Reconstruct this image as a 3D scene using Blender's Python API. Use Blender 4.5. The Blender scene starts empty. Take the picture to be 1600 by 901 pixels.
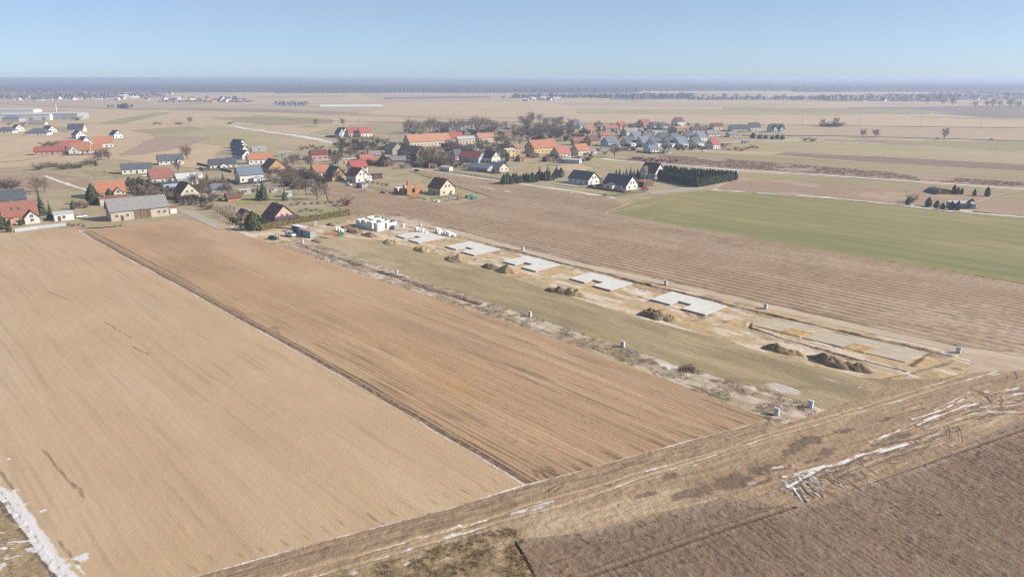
import bpy, bmesh, math, random
import numpy as np
from mathutils import Vector

random.seed(7)
RNG = np.random.default_rng(11)
scene = bpy.context.scene
COL = scene.collection

# ------------------------------------------------------------------ camera, sky, sun, exposure
FPX, CX, CY, CAM_H = 1100.0, 800.0, 450.5, 60.0
PITCH = math.atan(328.5 / FPX)
cam_data = bpy.data.cameras.new("camera")
cam_data.sensor_width = 36.0
cam_data.lens = 36.0 * FPX / 1600.0
cam_data.clip_start = 0.5
cam_data.clip_end = 60000.0
cam = bpy.data.objects.new("camera", cam_data)
COL.objects.link(cam)
cam.location = (0, 0, CAM_H)
cam.rotation_euler = (math.pi / 2 - PITCH, 0, 0)
scene.camera = cam

SUN_EL = math.radians(32.0)
SUN_AZ = math.atan2(1.0, -0.12)          # clockwise from +Y
world = bpy.data.worlds.new("World")
scene.world = world
world.use_nodes = True
wn = world.node_tree.nodes
wl = world.node_tree.links
sky = wn.new("ShaderNodeTexSky")
sky.sky_type = 'NISHITA'
sky.sun_disc = False
sky.sun_elevation = SUN_EL
sky.sun_rotation = SUN_AZ
sky.altitude = 0
sky.air_density = 0.46
sky.dust_density = 0.45
sky.ozone_density = 2.8
veil = wn.new("ShaderNodeMix")                 # thin even winter haze over the whole sky
veil.data_type = 'RGBA'
veil.inputs[0].default_value = 0.40
veil.inputs[7].default_value = (4.3, 5.4, 6.3, 1)
wl.new(sky.outputs[0], veil.inputs[6])
wl.new(veil.outputs[2], wn["Background"].inputs[0])
wn["Background"].inputs[1].default_value = 0.084

sun_data = bpy.data.lights.new("sun", 'SUN')
sun_data.energy = 5.0
sun_data.angle = math.radians(0.5)
sun_data.color = (1.0, 0.93, 0.84)
sun = bpy.data.objects.new("sun", sun_data)
COL.objects.link(sun)
SUN_DIR = Vector((math.sin(SUN_AZ) * math.cos(SUN_EL), math.cos(SUN_AZ) * math.cos(SUN_EL), math.sin(SUN_EL)))
sun.rotation_euler = SUN_DIR.to_track_quat('Z', 'Y').to_euler()
sun.location = SUN_DIR * 400

scene.view_settings.view_transform = 'Standard'
scene.view_settings.look = 'None'
scene.view_settings.exposure = 0.70
scene.view_settings.gamma = 1.0
scene.view_settings.use_curve_mapping = False
scene.cycles.use_denoising = False
scene.cycles.use_adaptive_sampling = False
scene.cycles.filter_width = 1.25
scene.cycles.volume_bounces = 1
scene.cycles.max_bounces = 5
scene.cycles.diffuse_bounces = 2

# ------------------------------------------------------------------ survey: photo pixel -> point on the ground
_s, _c = math.sin(PITCH), math.cos(PITCH)
def G(u, v, z=0.0):
    a = (u - CX) / FPX
    b = (CY - v) / FPX
    t = -(CAM_H - z) / (-_s + b * _c)
    return (a * t, (_c + b * _s) * t)
def GA(pts):
    return np.array([G(u, v) for u, v in pts])
ROW = math.radians(-46.4)                   # direction of the plots and furrows
RD = np.array([math.cos(ROW), math.sin(ROW)])
RN = np.array([-RD[1], RD[0]])

# ------------------------------------------------------------------ numpy noise and masks
def _hash(ix, iy, seed):
    h = (ix.astype(np.int64) * 374761393 + iy.astype(np.int64) * 668265263 + seed * 974711) & 0x7fffffff
    h = ((h ^ (h >> 13)) * 1274126177) & 0x7fffffff
    return ((h ^ (h >> 16)) & 0xffff) / 65535.0
def vnoise(x, y, seed=0):
    ix, iy = np.floor(x), np.floor(y)
    fx, fy = x - ix, y - iy
    fx, fy = fx * fx * (3 - 2 * fx), fy * fy * (3 - 2 * fy)
    a, b = _hash(ix, iy, seed), _hash(ix + 1, iy, seed)
    c, d = _hash(ix, iy + 1, seed), _hash(ix + 1, iy + 1, seed)
    return (a + (b - a) * fx) * (1 - fy) + (c + (d - c) * fx) * fy
def fbm(x, y, size, seed=0, oct=3):
    o, amp, tot = 0, 1.0, 0
    for i in range(oct):
        f = (2 ** i) / size
        o = o + amp * vnoise(x * f, y * f, seed + 17 * i)
        tot += amp
        amp *= 0.5
    return o / tot
def sstep(a, b, x):
    t = np.clip((x - a) / (b - a), 0, 1)
    return t * t * (3 - 2 * t)
def along(P):
    return P @ RD
def across(P):
    return P @ RN
def rfbm(P, sa, sc, seed=0, oct=3):         # streaky noise, sa metres along the furrows, sc across
    return fbm(along(P) / sa, across(P) / sc, 1.0, seed, oct)
def pdist(P, pts, world=False):             # distance to a polyline and running length along it
    W = np.array(pts) if world else GA(pts)
    best = np.full(len(P), 1e9)
    run = np.zeros(len(P))
    acc = 0.0
    for i in range(len(W) - 1):
        a, b = W[i], W[i + 1]
        d = b - a
        L = math.hypot(*d)
        t = np.clip(((P - a) @ d) / (L * L), 0, 1)
        q = a + t[:, None] * d
        D = np.hypot(P[:, 0] - q[:, 0], P[:, 1] - q[:, 1])
        m = D < best
        best[m] = D[m]
        run[m] = acc + t[m] * L
        acc += L
    return best, run
def line(P, pts, w, soft=0.5, wob=0.0, seed=0, broken=None, bl=6.0):
    d, r = pdist(P, pts)
    if wob:
        d = d + (fbm(P[:, 0], P[:, 1], 2.5, seed, 2) - 0.5) * wob * 2
    m = 1 - sstep(w * (1 - soft), w * (1 + soft) + 1e-4, d)
    if broken is not None:
        m = m * sstep(broken - 0.08, broken + 0.08, vnoise(r / bl, r * 0 + seed * 3.1, seed + 5))
    return m
def inside(P, poly):
    x, y = P[:, 0], P[:, 1]
    r = np.zeros(len(P), bool)
    n = len(poly)
    for i in range(n):
        x1, y1 = poly[i]
        x2, y2 = poly[(i + 1) % n]
        if y1 == y2:
            continue
        c = ((y1 > y) != (y2 > y)) & (x < (x2 - x1) * (y - y1) / (y2 - y1) + x1)
        r ^= c
    return r
def area(P, pts, soft=1.0, wob=0.0, seed=0, ws=4.0):   # soft-edged polygon mask
    W = GA(pts)
    ins = inside(P, W)
    d, _ = pdist(P, list(W) + [W[0]], True)
    sd = np.where(ins, d, -d)
    if wob:
        sd = sd + (fbm(P[:, 0], P[:, 1], ws, seed, 3) - 0.5) * 2 * wob
    return sstep(-soft, soft, sd)
def blob(P, u, v, rx, ry, ang=ROW, wob=0.5, seed=0):
    c = np.array(G(u, v))
    d = P - c
    ca, sa = math.cos(ang), math.sin(ang)
    x = (d[:, 0] * ca + d[:, 1] * sa) / rx
    y = (-d[:, 0] * sa + d[:, 1] * ca) / ry
    r = np.hypot(x, y) + (fbm(P[:, 0], P[:, 1], max(1.0, min(rx, ry)), seed, 3) - 0.5) * wob * 2
    return 1 - sstep(0.6, 1.1, r)

# ------------------------------------------------------------------ materials
def new_mat(name):
    m = bpy.data.materials.new(name)
    m.use_nodes = True
    return m, m.node_tree.nodes, m.node_tree.links, m.node_tree.nodes["Principled BSDF"]
def N(nodes, t, **kw):
    n = nodes.new(t)
    for k, v in kw.items():
        setattr(n, k, v)
    return n
def math_node(nodes, links, op, a, b=None, clamp=False):
    n = nodes.new("ShaderNodeMath")
    n.operation = op
    n.use_clamp = clamp
    for i, x in enumerate((a, b)):
        if x is None:
            continue
        if isinstance(x, (int, float)):
            n.inputs[i].default_value = x
        else:
            links.new(x, n.inputs[i])
    return n.outputs[0]
def mix_col(nodes, links, fac, a, b):
    n = nodes.new("ShaderNodeMix")
    n.data_type = 'RGBA'
    for sock, x in ((n.inputs[0], fac), (n.inputs[6], a), (n.inputs[7], b)):
        if isinstance(x, (int, float)):
            sock.default_value = x
        elif isinstance(x, tuple):
            sock.default_value = x + (1.0,)
        else:
            links.new(x, sock)
    return n.outputs[2]
def ramp(nodes, links, x, lo, hi):
    n = nodes.new("ShaderNodeMapRange")
    n.interpolation_type = 'SMOOTHSTEP'
    links.new(x, n.inputs[0])
    n.inputs[1].default_value = lo
    n.inputs[2].default_value = hi
    return n.outputs[0]
ALB = 0.78                                   # overall level of the base colours
SNOW = (0.50, 0.48, 0.475)
def scale_col(c):
    return tuple(x * ALB for x in c)
def ground_mat(name, c1, c2, big=40.0, streak=2.0, sa=60.0, grain=0.6, bump=0.5, bdist=0.12, ang=ROW,
               cd=(0.12, 0.085, 0.06), cp=(0.5, 0.4, 0.28), cw=(0.45, 0.27, 0.11), cg=(0.2, 0.2, 0.08),
               wbig=0.4, wstreak=0.35, wgrain=0.25, lo=0.36, hi=0.64, far=False, c3=None, c3size=9.0, c3t=0.6):
    c1, c2, cd, cp, cw, cg = (scale_col(q) for q in (c1, c2, cd, cp, cw, cg))
    c3 = scale_col(c3) if c3 else None
    m, nd, lk, bs = new_mat(name)
    bs.inputs["Roughness"].default_value = 1.0
    bs.inputs["Specular IOR Level"].default_value = 0.1
    geo = N(nd, "ShaderNodeNewGeometry")
    rot = N(nd, "ShaderNodeVectorRotate", rotation_type='Z_AXIS')
    lk.new(geo.outputs["Position"], rot.inputs["Vector"])
    rot.inputs["Angle"].default_value = -ang
    def noise(size, vec, detail=3.0, rough=0.55, mapscale=None):
        src = vec
        if mapscale:
            mp = N(nd, "ShaderNodeMapping")
            mp.inputs["Scale"].default_value = mapscale
            lk.new(vec, mp.inputs["Vector"])
            src = mp.outputs[0]
        n = N(nd, "ShaderNodeTexNoise")
        n.inputs["Scale"].default_value = 1.0 / size if size else 1.0
        n.inputs["Detail"].default_value = detail
        n.inputs["Roughness"].default_value = rough
        lk.new(src, n.inputs["Vector"])
        return n.outputs[0]
    nb = noise(big, geo.outputs["Position"], 4.0)
    ns = noise(None, rot.outputs[0], 3.0, 0.6, (1.0 / sa, 1.0 / streak, 1.0 / streak))
    ng = noise(grain, geo.outputs["Position"], 3.0, 0.7)
    a = math_node(nd, lk, 'MULTIPLY', nb, wbig)
    b = math_node(nd, lk, 'MULTIPLY', ns, wstreak)
    c = math_node(nd, lk, 'MULTIPLY', ng, wgrain)
    t = math_node(nd, lk, 'ADD', math_node(nd, lk, 'ADD', a, b), c)
    t = math_node(nd, lk, 'DIVIDE', t, wbig + wstreak + wgrain)
    col = mix_col(nd, lk, ramp(nd, lk, t, lo, hi), c1, c2)
    if c3:
        n3 = noise(c3size, geo.outputs["Position"], 5.0, 0.6)
        col = mix_col(nd, lk, ramp(nd, lk, n3, c3t - 0.06, c3t + 0.06), col, c3)
    if not far:
        nm = noise(grain * 1.6, geo.outputs["Position"], 4.0, 0.7)
        off = math_node(nd, lk, 'MULTIPLY', math_node(nd, lk, 'SUBTRACT', nm, 0.5), 1.1)
        for at, cc in (("green", cg), ("warm", cw), ("pale", cp), ("dark", cd), ("snow", SNOW)):
            an = N(nd, "ShaderNodeAttribute", attribute_name=at)
            v = an.outputs["Fac"]
            w = math_node(nd, lk, 'MULTIPLY', off, math_node(nd, lk, 'MULTIPLY', v, math_node(nd, lk, 'SUBTRACT', 1.25, v)))
            f = math_node(nd, lk, 'ADD', v, math_node(nd, lk, 'MULTIPLY', w, 2.0), True)
            if at == "snow":
                f = math_node(nd, lk, "MULTIPLY", ramp(nd, lk, f, 0.3, 0.95), 0.92)
            col = mix_col(nd, lk, f, col, cc)
    lk.new(col, bs.inputs["Base Color"])
    if bump > 0:
        bp = N(nd, "ShaderNodeBump")
        bp.inputs["Strength"].default_value = bump
        bp.inputs["Distance"].default_value = bdist
        h = math_node(nd, lk, 'ADD', math_node(nd, lk, 'MULTIPLY', ns, 0.5), ng)
        lk.new(h, bp.inputs["Height"])
        lk.new(bp.outputs[0], bs.inputs["Normal"])
    return m
def mat(name, c, c2=None, size=1.5, rough=0.85, spec=0.2, metal=0.0, bump=0.0, coord='Object', rnd=0.0, stretch=None):
    m, nd, lk, bs = new_mat(name)
    bs.inputs["Roughness"].default_value = rough
    bs.inputs["Specular IOR Level"].default_value = spec
    bs.inputs["Metallic"].default_value = metal
    c2 = scale_col(c2 or tuple(x * 0.78 for x in c))
    c = scale_col(c)
    tc = N(nd, "ShaderNodeTexCoord")
    n = N(nd, "ShaderNodeTexNoise")
    n.inputs["Scale"].default_value = 1.0 / size
    n.inputs["Detail"].default_value = 4.0
    n.inputs["Roughness"].default_value = 0.65
    vec = tc.outputs["Object"]
    if stretch:
        mp = N(nd, "ShaderNodeMapping")
        mp.inputs["Scale"].default_value = stretch
        lk.new(vec, mp.inputs["Vector"])
        vec = mp.outputs[0]
    lk.new(vec, n.inputs["Vector"])
    col = mix_col(nd, lk, ramp(nd, lk, n.outputs[0], 0.35, 0.65), c2, c)
    if rnd:
        oi = N(nd, "ShaderNodeObjectInfo")
        hs = N(nd, "ShaderNodeHueSaturation")
        lk.new(col, hs.inputs["Color"])
        v = math_node(nd, lk, 'ADD', math_node(nd, lk, 'MULTIPLY', oi.outputs["Random"], rnd * 2), 1 - rnd)
        lk.new(v, hs.inputs["Value"])
        col = hs.outputs[0]
    lk.new(col, bs.inputs["Base Color"])
    if bump:
        bp = N(nd, "ShaderNodeBump")
        bp.inputs["Strength"].default_value = bump
        bp.inputs["Distance"].default_value = 0.08
        lk.new(n.outputs[0], bp.inputs["Height"])
        lk.new(bp.outputs[0], bs.inputs["Normal"])
    return m

# ------------------------------------------------------------------ object helpers
def tag(o, label=None, cat=None, group=None, kind=None):
    if label: o["label"] = label
    if cat: o["category"] = cat
    if group: o["group"] = group
    if kind: o["kind"] = kind
    return o
def link(name, me, parent=None, m=None):
    o = bpy.data.objects.new(name, me)
    COL.objects.link(o)
    if parent is not None: o.parent = parent
    if m is not None and me is not None and not me.materials: me.materials.append(m)
    return o
def empty(name, loc, rz=0.0):
    o = bpy.data.objects.new(name, None)
    o.empty_display_size = 0.5
    COL.objects.link(o)
    o.location = loc
    o.rotation_euler = (0, 0, rz)
    return o
class MB:
    def __init__(s):
        s.v, s.f = [], []
    def add(s, vs, fs):
        k = len(s.v)
        s.v += [tuple(p) for p in vs]
        s.f += [tuple(i + k for i in f) for f in fs]
    def box(s, x0, x1, y0, y1, z0, z1):
        s.add([(x0, y0, z0), (x1, y0, z0), (x1, y1, z0), (x0, y1, z0), (x0, y0, z1), (x1, y0, z1), (x1, y1, z1), (x0, y1, z1)],
              [(0, 3, 2, 1), (4, 5, 6, 7), (0, 1, 5, 4), (1, 2, 6, 5), (2, 3, 7, 6), (3, 0, 4, 7)])
    def prism(s, poly, z0, z1):
        n = len(poly)
        s.add([(x, y, z0) for x, y in poly] + [(x, y, z1) for x, y in poly],
              [tuple(range(n - 1, -1, -1)), tuple(range(n, 2 * n))] + [(i, (i + 1) % n, n + (i + 1) % n, n + i) for i in range(n)])
    def tube(s, p, q, r0, r1, n=5):
        p, q = Vector(p), Vector(q)
        d = (q - p).normalized()
        a = d.orthogonal().normalized()
        b = d.cross(a)
        vs = []
        for c, r in ((p, r0), (q, r1)):
            for i in range(n):
                t = 2 * math.pi * i / n
                vs.append(c + a * (math.cos(t) * r) + b * (math.sin(t) * r))
        s.add(vs, [(i, (i + 1) % n, n + (i + 1) % n, n + i) for i in range(n)] + [tuple(range(n, 2 * n))])
    def me(s, name, m=None):
        me = bpy.data.meshes.new(name)
        me.from_pydata(s.v, [], s.f)
        me.update()
        if m: me.materials.append(m)
        return me
    def build(s, name, m, parent=None):
        return link(name, s.me(name, m), parent)

# ------------------------------------------------------------------ ground sheets
def sheet(name, poly, sp, m, zf=None, masks=None, ang=ROW, z=0.0, kind="structure", spa=None):
    """a fine grid clipped to a polygon; height from zf(P), wear and painted-shade masks from masks(P)"""
    W = GA(poly)
    R = np.array([[math.cos(ang), math.sin(ang)], [-math.sin(ang), math.cos(ang)]])
    Q = W @ R.T
    spa = spa or sp                          # spacing along the furrows, sp across them
    (x0, y0), (x1, y1) = Q.min(0) - sp, Q.max(0) + sp
    nx, ny = int((x1 - x0) / spa) + 2, int((y1 - y0) / sp) + 2
    gx, gy = np.meshgrid(x0 + spa * np.arange(nx), y0 + sp * np.arange(ny), indexing='ij')
    P = np.stack([gx.ravel(), gy.ravel()], 1)
    ins = inside(P, Q).reshape(nx, ny)
    cell = ins[:-1, :-1] | ins[1:, :-1] | ins[:-1, 1:] | ins[1:, 1:]
    ci, cj = np.nonzero(cell)
    idx = np.arange(nx * ny).reshape(nx, ny)
    quads = np.stack([idx[ci, cj], idx[ci + 1, cj], idx[ci + 1, cj + 1], idx[ci, cj + 1]], 1)
    used = np.unique(quads)
    remap = np.full(nx * ny, -1)
    remap[used] = np.arange(len(used))
    quads = remap[quads]
    P = P[used]
    out = ~ins.ravel()[used]
    if out.any():                            # pull the outer corners onto the outline
        Po = P[out]
        best = np.full(len(Po), 1e9)
        tgt = Po.copy()
        for i in range(len(Q)):
            a, b = Q[i], Q[(i + 1) % len(Q)]
            d = b - a
            t = np.clip(((Po - a) @ d) / max(d @ d, 1e-9), 0, 1)
            q = a + t[:, None] * d
            D = np.hypot(*(Po - q).T)
            k = D < best
            best[k] = D[k]
            tgt[k] = q[k]
        P[out] = tgt
    P = P @ R
    co = np.empty((len(P), 3), np.float32)
    co[:, :2] = P
    co[:, 2] = z + (zf(P) if zf else 0.0)
    co[out, 2] = 0.0                         # neighbouring sheets meet at one level
    me = bpy.data.meshes.new(name)
    me.vertices.add(len(P))
    me.vertices.foreach_set("co", co.ravel())
    nq = len(quads)
    me.loops.add(nq * 4)
    me.loops.foreach_set("vertex_index", quads.ravel().astype(np.int32))
    me.polygons.add(nq)
    me.polygons.foreach_set("loop_start", np.arange(nq, dtype=np.int32) * 4)
    me.polygons.foreach_set("use_smooth", np.ones(nq, bool))
    me.update(calc_edges=True)
    if masks:
        for k, v in masks(P).items():
            a = me.attributes.new(k, 'FLOAT', 'POINT')
            a.data.foreach_set("value", np.clip(v, 0, 1).astype(np.float32))
    me.materials.append(m)
    o = link(name, me)
    tag(o, kind=kind)
    return o
def flat(name, poly, m, z, sub=True):
    W = GA(poly)
    me = bpy.data.meshes.new(name)
    bm = bmesh.new()
    vs = [bm.verts.new((x, y, z)) for x, y in W]
    f = bm.faces.new(vs)
    bm.normal_update()
    if f.normal.z < 0: f.normal_flip()
    bmesh.ops.triangulate(bm, faces=[f])
    bm.to_mesh(me)
    bm.free()
    me.materials.append(m)
    return tag(link(name, me), kind="structure")
RIB_N = [0]
def ribbon(name, pts, w, m, z, step=6.0, wob=0.15, masks=None, seed=0):
    """a strip of ground along a polyline, w metres wide, edges a little uneven"""
    RIB_N[0] += 1
    z = z + 0.03 + 0.003 * RIB_N[0]
    W = GA(pts)
    P, T = [], []
    for i in range(len(W) - 1):
        a, b = W[i], W[i + 1]
        n = max(1, int(np.hypot(*(b - a)) / step))
        for k in range(n + (i == len(W) - 2)):
            P.append(a + (b - a) * k / n)
    P = np.array(P)
    T = np.gradient(P, axis=0)
    T /= np.hypot(T[:, 0], T[:, 1])[:, None] + 1e-9
    Nn = np.stack([-T[:, 1], T[:, 0]], 1)
    rr = np.random.default_rng(seed + 3)
    wl_ = w / 2 * (1 + wob * rr.normal(size=len(P)))
    wr_ = w / 2 * (1 + wob * rr.normal(size=len(P)))
    vs, fs = [], []
    for i in range(len(P)):
        l, r = P[i] + Nn[i] * wl_[i], P[i] - Nn[i] * wr_[i]
        vs += [(l[0], l[1], z), (r[0], r[1], z)]
        if i:
            fs.append((2 * i - 2, 2 * i - 1, 2 * i + 1, 2 * i))
    me = bpy.data.meshes.new(name)
    me.from_pydata(vs, [], fs)
    me.update()
    me.materials.append(m)
    return tag(link(name, me), kind="structure")
# ================================================================== THE LAND
M = {}
M['tan'] = ground_mat('tan_far_soil', (0.50, 0.37, 0.24), (0.42, 0.31, 0.19), big=160, streak=18, sa=500, grain=12, bump=0, far=True, ang=math.radians(-12), c3=(0.30, 0.26, 0.16), c3size=140, c3t=0.6)
M['village'] = ground_mat('village_ground', (0.41, 0.325, 0.21), (0.315, 0.245, 0.15), big=14, streak=3, sa=14, grain=1.2, bump=0.3, far=True, c3=(0.27, 0.245, 0.12), c3size=16, c3t=0.58)
def farm(name, c1, c2, ang=-10, big=90, streak=7, sa=400, grain=5, c3=None, c3size=60, c3t=0.6):
    return ground_mat(name, c1, c2, big=big, streak=streak, sa=sa, grain=grain, bump=0.15, far=True, ang=math.radians(ang), c3=c3, c3size=c3size, c3t=c3t, lo=0.33, hi=0.67)
M['f_tan'] = farm('field_tan', (0.52, 0.385, 0.25), (0.44, 0.325, 0.205))
M['f_pink'] = farm('field_pinkish', (0.45, 0.335, 0.225), (0.385, 0.285, 0.19))
M['f_brown'] = farm('field_brown', (0.36, 0.255, 0.175), (0.29, 0.20, 0.14), streak=5, c3=(0.40, 0.30, 0.2), c3size=30)
M['f_dark'] = farm('field_dark_brown', (0.27, 0.19, 0.14), (0.21, 0.15, 0.11))
M['f_purple'] = farm('field_grey_brown', (0.26, 0.20, 0.17), (0.22, 0.165, 0.14))
M['f_olive'] = farm('field_olive', (0.345, 0.28, 0.155), (0.285, 0.23, 0.125), streak=6)
M['f_grass'] = farm('field_pale_grass', (0.40, 0.325, 0.18), (0.335, 0.275, 0.145), c3=(0.38, 0.31, 0.2), c3size=40)
M['f_green'] = ground_mat('field_winter_crop', (0.275, 0.235, 0.115), (0.20, 0.185, 0.085), big=70, streak=2.6, sa=140, grain=1.6, bump=0.25, far=True, ang=ROW, c3=(0.32, 0.265, 0.14), c3size=60, c3t=0.62)
M['scrub'] = farm('dry_weeds', (0.40, 0.285, 0.21), (0.30, 0.205, 0.15), big=9, streak=4, sa=14, grain=2, c3=(0.36, 0.27, 0.18), c3size=7)
M['snowline'] = ground_mat('snowy_track', (0.66, 0.62, 0.58), (0.45, 0.37, 0.29), big=20, streak=2, sa=60, grain=2, bump=0, far=True, lo=0.42, hi=0.66)
M['dirt'] = ground_mat('dry_dirt_track', (0.44, 0.345, 0.255), (0.35, 0.265, 0.19), big=12, streak=1.2, sa=40, grain=1, bump=0.2, far=True)
M['asphalt'] = ground_mat('asphalt_road', (0.10, 0.10, 0.105), (0.08, 0.08, 0.085), big=20, streak=2, sa=80, grain=1, bump=0, far=True)
M['hedgeline'] = farm('ditch_weeds', (0.17, 0.135, 0.09), (0.24, 0.19, 0.12), big=12, streak=5, sa=12, grain=2)
M['yard'] = ground_mat('pale_yard', (0.44, 0.39, 0.33), (0.35, 0.29, 0.22), big=6, streak=2, sa=10, grain=0.7, bump=0.2, far=True)
M['lawn'] = ground_mat('winter_lawn', (0.27, 0.255, 0.11), (0.33, 0.27, 0.15), big=8, streak=2, sa=10, grain=0.8, bump=0.2, far=True)

base = MB()
EXT = 26000.0
n_ = 14
ys = [-900, -200, 60, 700, 1500, 3000, 5000, 8000, 12000, 17000, EXT]
ys[3:3] = [330]
for i in range(len(ys) - 1):
    bz = -0.45 if ys[i + 1] <= 330 else -0.06
    base.add([(-EXT, ys[i], bz), (EXT, ys[i], bz), (EXT, ys[i + 1], bz), (-EXT, ys[i + 1], bz)], [(0, 1, 2, 3)])
tag(base.build('ground', M['tan']), kind='structure')

# ---- near fields
def z_soil(P, a=0.05, s=1.0, row=0.0, rs=1.0, ang=ROW, seed=1):
    d = np.array([-math.sin(ang), math.cos(ang)])
    e = np.array([math.cos(ang), math.sin(ang)])
    q, w = P @ d, P @ e
    z = a * 2 * (fbm(P[:, 0], P[:, 1], s, seed, 3) - 0.5)
    if row:
        z = z + row * np.sin(2 * np.pi * q / rs + 1.5 * fbm(P[:, 0], P[:, 1], 9, seed + 4, 2)) * (0.4 + 1.2 * fbm(w / 4, q / 1.2, 1.0, seed + 9, 2))
    return z

# field of pale harrowed soil, left
A_poly = [(-150, 374), (0, 365), (60, 360), (118, 357), (126, 364), (250, 432), (400, 514), (560, 605), (700, 687), (817, 757),
          (700, 793), (500, 845), (300, 900), (180, 938), (140, 950), (105, 900), (75, 862), (40, 815), (0, 765), (-40, 725), (-300, 590)]
M['soil_pale'] = ground_mat('pale_harrowed_soil', (0.50, 0.35, 0.222), (0.42, 0.29, 0.178), big=30, streak=2.6, sa=38, grain=0.5, bump=0.8, bdist=0.10,
                            cd=(0.13, 0.09, 0.06), wbig=0.45, wstreak=0.22, wgrain=0.33, lo=0.33, hi=0.67)
def A_masks(P):
    q = across(P)
    dark = 0 * q
    for pts in ([(68, 702), (92, 733)], [(92, 733), (108, 752), (117, 762)], [(106, 750), (124, 762), (131, 778)], [(92, 845), (112, 870), (130, 890)],
                [(0, 736), (12, 752), (20, 763)], [(165, 503), (185, 516), (205, 527)], [(205, 540), (218, 547), (232, 553)], [(75, 455), (112, 470)]):
        dark = np.maximum(dark, line(P, pts, 0.14, 0.7, 0.08, 3) * 0.75)
    for zx, zy in ((10, 865), (115, 830), (225, 800), (325, 770), (437, 742), (535, 713), (630, 690), (700, 650), (850, 628), (940, 600), (1020, 575), (1130, 548), (1200, 525), (1280, 505), (1365, 490), (1430, 465)):
        x, y = 300 + zx / 2.994, 600 + zy / 2.994
        l = 4 + 9 * random.random()
        dark = np.maximum(dark, line(P, [(x - l, y - l * 0.85), (x + 3, y + 3)], 0.13, 0.7, 0.06, 5) * (0.35 + 0.4 * random.random()))
    warm = 0 * q
    dark = np.maximum(dark, 0.16 * sstep(0.56, 0.85, rfbm(P, 24, 0.7, 21, 2)))
    pale = 0.30 * sstep(0.5, 0.72, rfbm(P, 70, 9, 8))
    snow = line(P, [(0, 718), (14, 716)], 0.3, 0.5)
    for pts, w in (([(15, 768), (48, 760)], .28), ([(30, 790), (50, 785)], .4), ([(35, 800), (71, 797)], .30), ([(20, 770), (45, 805), (60, 832), (72, 850)], .55), ([(52, 846), (87, 840)], .36),
                   ([(75, 880), (105, 874), (138, 866)], .42), ([(83, 885), (120, 882), (134, 872)], .36), ([(85, 890), (112, 905), (130, 930)], .5), ([(120, 884), (136, 900)], .12)):
        snow = np.maximum(snow, line(P, pts, w, 0.6, 0.35, 4))
    snow = np.maximum(snow, line(P, [(-40, 722), (0, 765), (40, 815), (75, 862), (105, 900), (140, 950)], 0.9, 0.4, 0.5, 9))
    return dict(dark=dark, pale=pale, snow=snow)
sheet('field', A_poly, 0.30, M['soil_pale'], lambda P: z_soil(P, 0.05, 1.0, 0.008, 1.2, seed=2), A_masks, spa=0.9)

# snow strip and rough verge beyond its left edge
Lv = [(-300, 590), (-40, 725), (0, 765), (40, 815), (75, 862), (105, 900), (140, 950), (60, 990), (-300, 800)]
M['verge_snow'] = ground_mat('rough_verge', (0.38, 0.285, 0.175), (0.26, 0.185, 0.115), big=5, streak=1, sa=8, grain=0.35, bump=0.8, bdist=0.15, cd=(0.10, 0.075, 0.07))
def Lv_masks(P):
    snow = line(P, [(-40, 728), (0, 768), (40, 820), (72, 862), (100, 900), (136, 952)], 0.75, 0.3, 0.3, 2)
    st = fbm(P[:, 0] / 1.6, P[:, 1] / 0.5, 1.0, 31, 3)
    snow = np.maximum(snow, sstep(0.52, 0.66, st) * sstep(0.42, 0.55, fbm(P[:, 0], P[:, 1], 4.0, 33, 2)))
    dark = line(P, [(0, 785), (20, 812), (50, 850), (80, 893), (100, 930)], 0.35, 0.6, 0.3, 6, broken=0.35, bl=0.8)
    return dict(snow=snow, dark=dark * 0.8, warm=0.5 * line(P, [(0, 775), (45, 835), (88, 892)], 0.2, 0.5))
sheet('grass_verge', Lv, 0.2, M['verge_snow'], lambda P: z_soil(P, 0.14, 0.7, seed=8), Lv_masks)

# divider with ruts between the two fields
Dv = [(118, 357), (150, 357), (270, 425), (420, 512), (560, 590), (700, 668), (845, 750), (817, 757), (700, 687), (560, 605), (400, 514), (250, 432), (126, 364)]
M['soil_mid'] = ground_mat('brown_harrowed_soil', (0.455, 0.297, 0.178), (0.368, 0.236, 0.138), big=26, streak=1.6, sa=45, grain=0.6, bump=0.75, bdist=0.12,
                           cd=(0.13, 0.09, 0.06), cp=(0.52, 0.38, 0.25), cw=(0.46, 0.26, 0.11), wbig=0.40, wstreak=0.32, wgrain=0.32, lo=0.33, hi=0.67)
edge = [(126, 364), (250, 432), (400, 514), (560, 605), (700, 687), (817, 757)]
def Dv_d(P):
    d, r = pdist(P, edge)
    return d, r
def Dv_masks(P):
    d, r = Dv_d(P)
    wob = (vnoise(r / 9, r * 0, 3) - 0.5) * 0.25
    d = d + wob
    snow = (1 - sstep(0.18, 0.36, np.abs(d - 0.28))) * (0.5 + 0.4 * vnoise(r / 6, r * 0, 4))
    clod = sstep(0.35, 0.6, vnoise(r / 0.9, d / 0.5, 6))
    dark = (1 - sstep(0.35, 0.75, np.abs(d - 1.1))) * (0.6 + 0.4 * clod)
    for c, w, a in ((2.3, 0.32, 0.8), (3.2, 0.24, 0.65), (4.1, 0.34, 0.85)):
        dark = np.maximum(dark, (1 - sstep(w * 0.6, w * 1.5, np.abs(d - c))) * a * (0.6 + 0.4 * vnoise(r / 5, r * 0 + c, 9)))
    snow = np.maximum(snow, 0.6 * line(P, [(122, 360), (140, 372)], 1.4, 0.5, 0.8))
    return dict(snow=snow, dark=dark, pale=np.maximum(1 - sstep(0.2, 0.5, np.abs(d - 2.75)), 1 - sstep(0.2, 0.55, np.abs(d - 3.65))) * 0.75)
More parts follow.
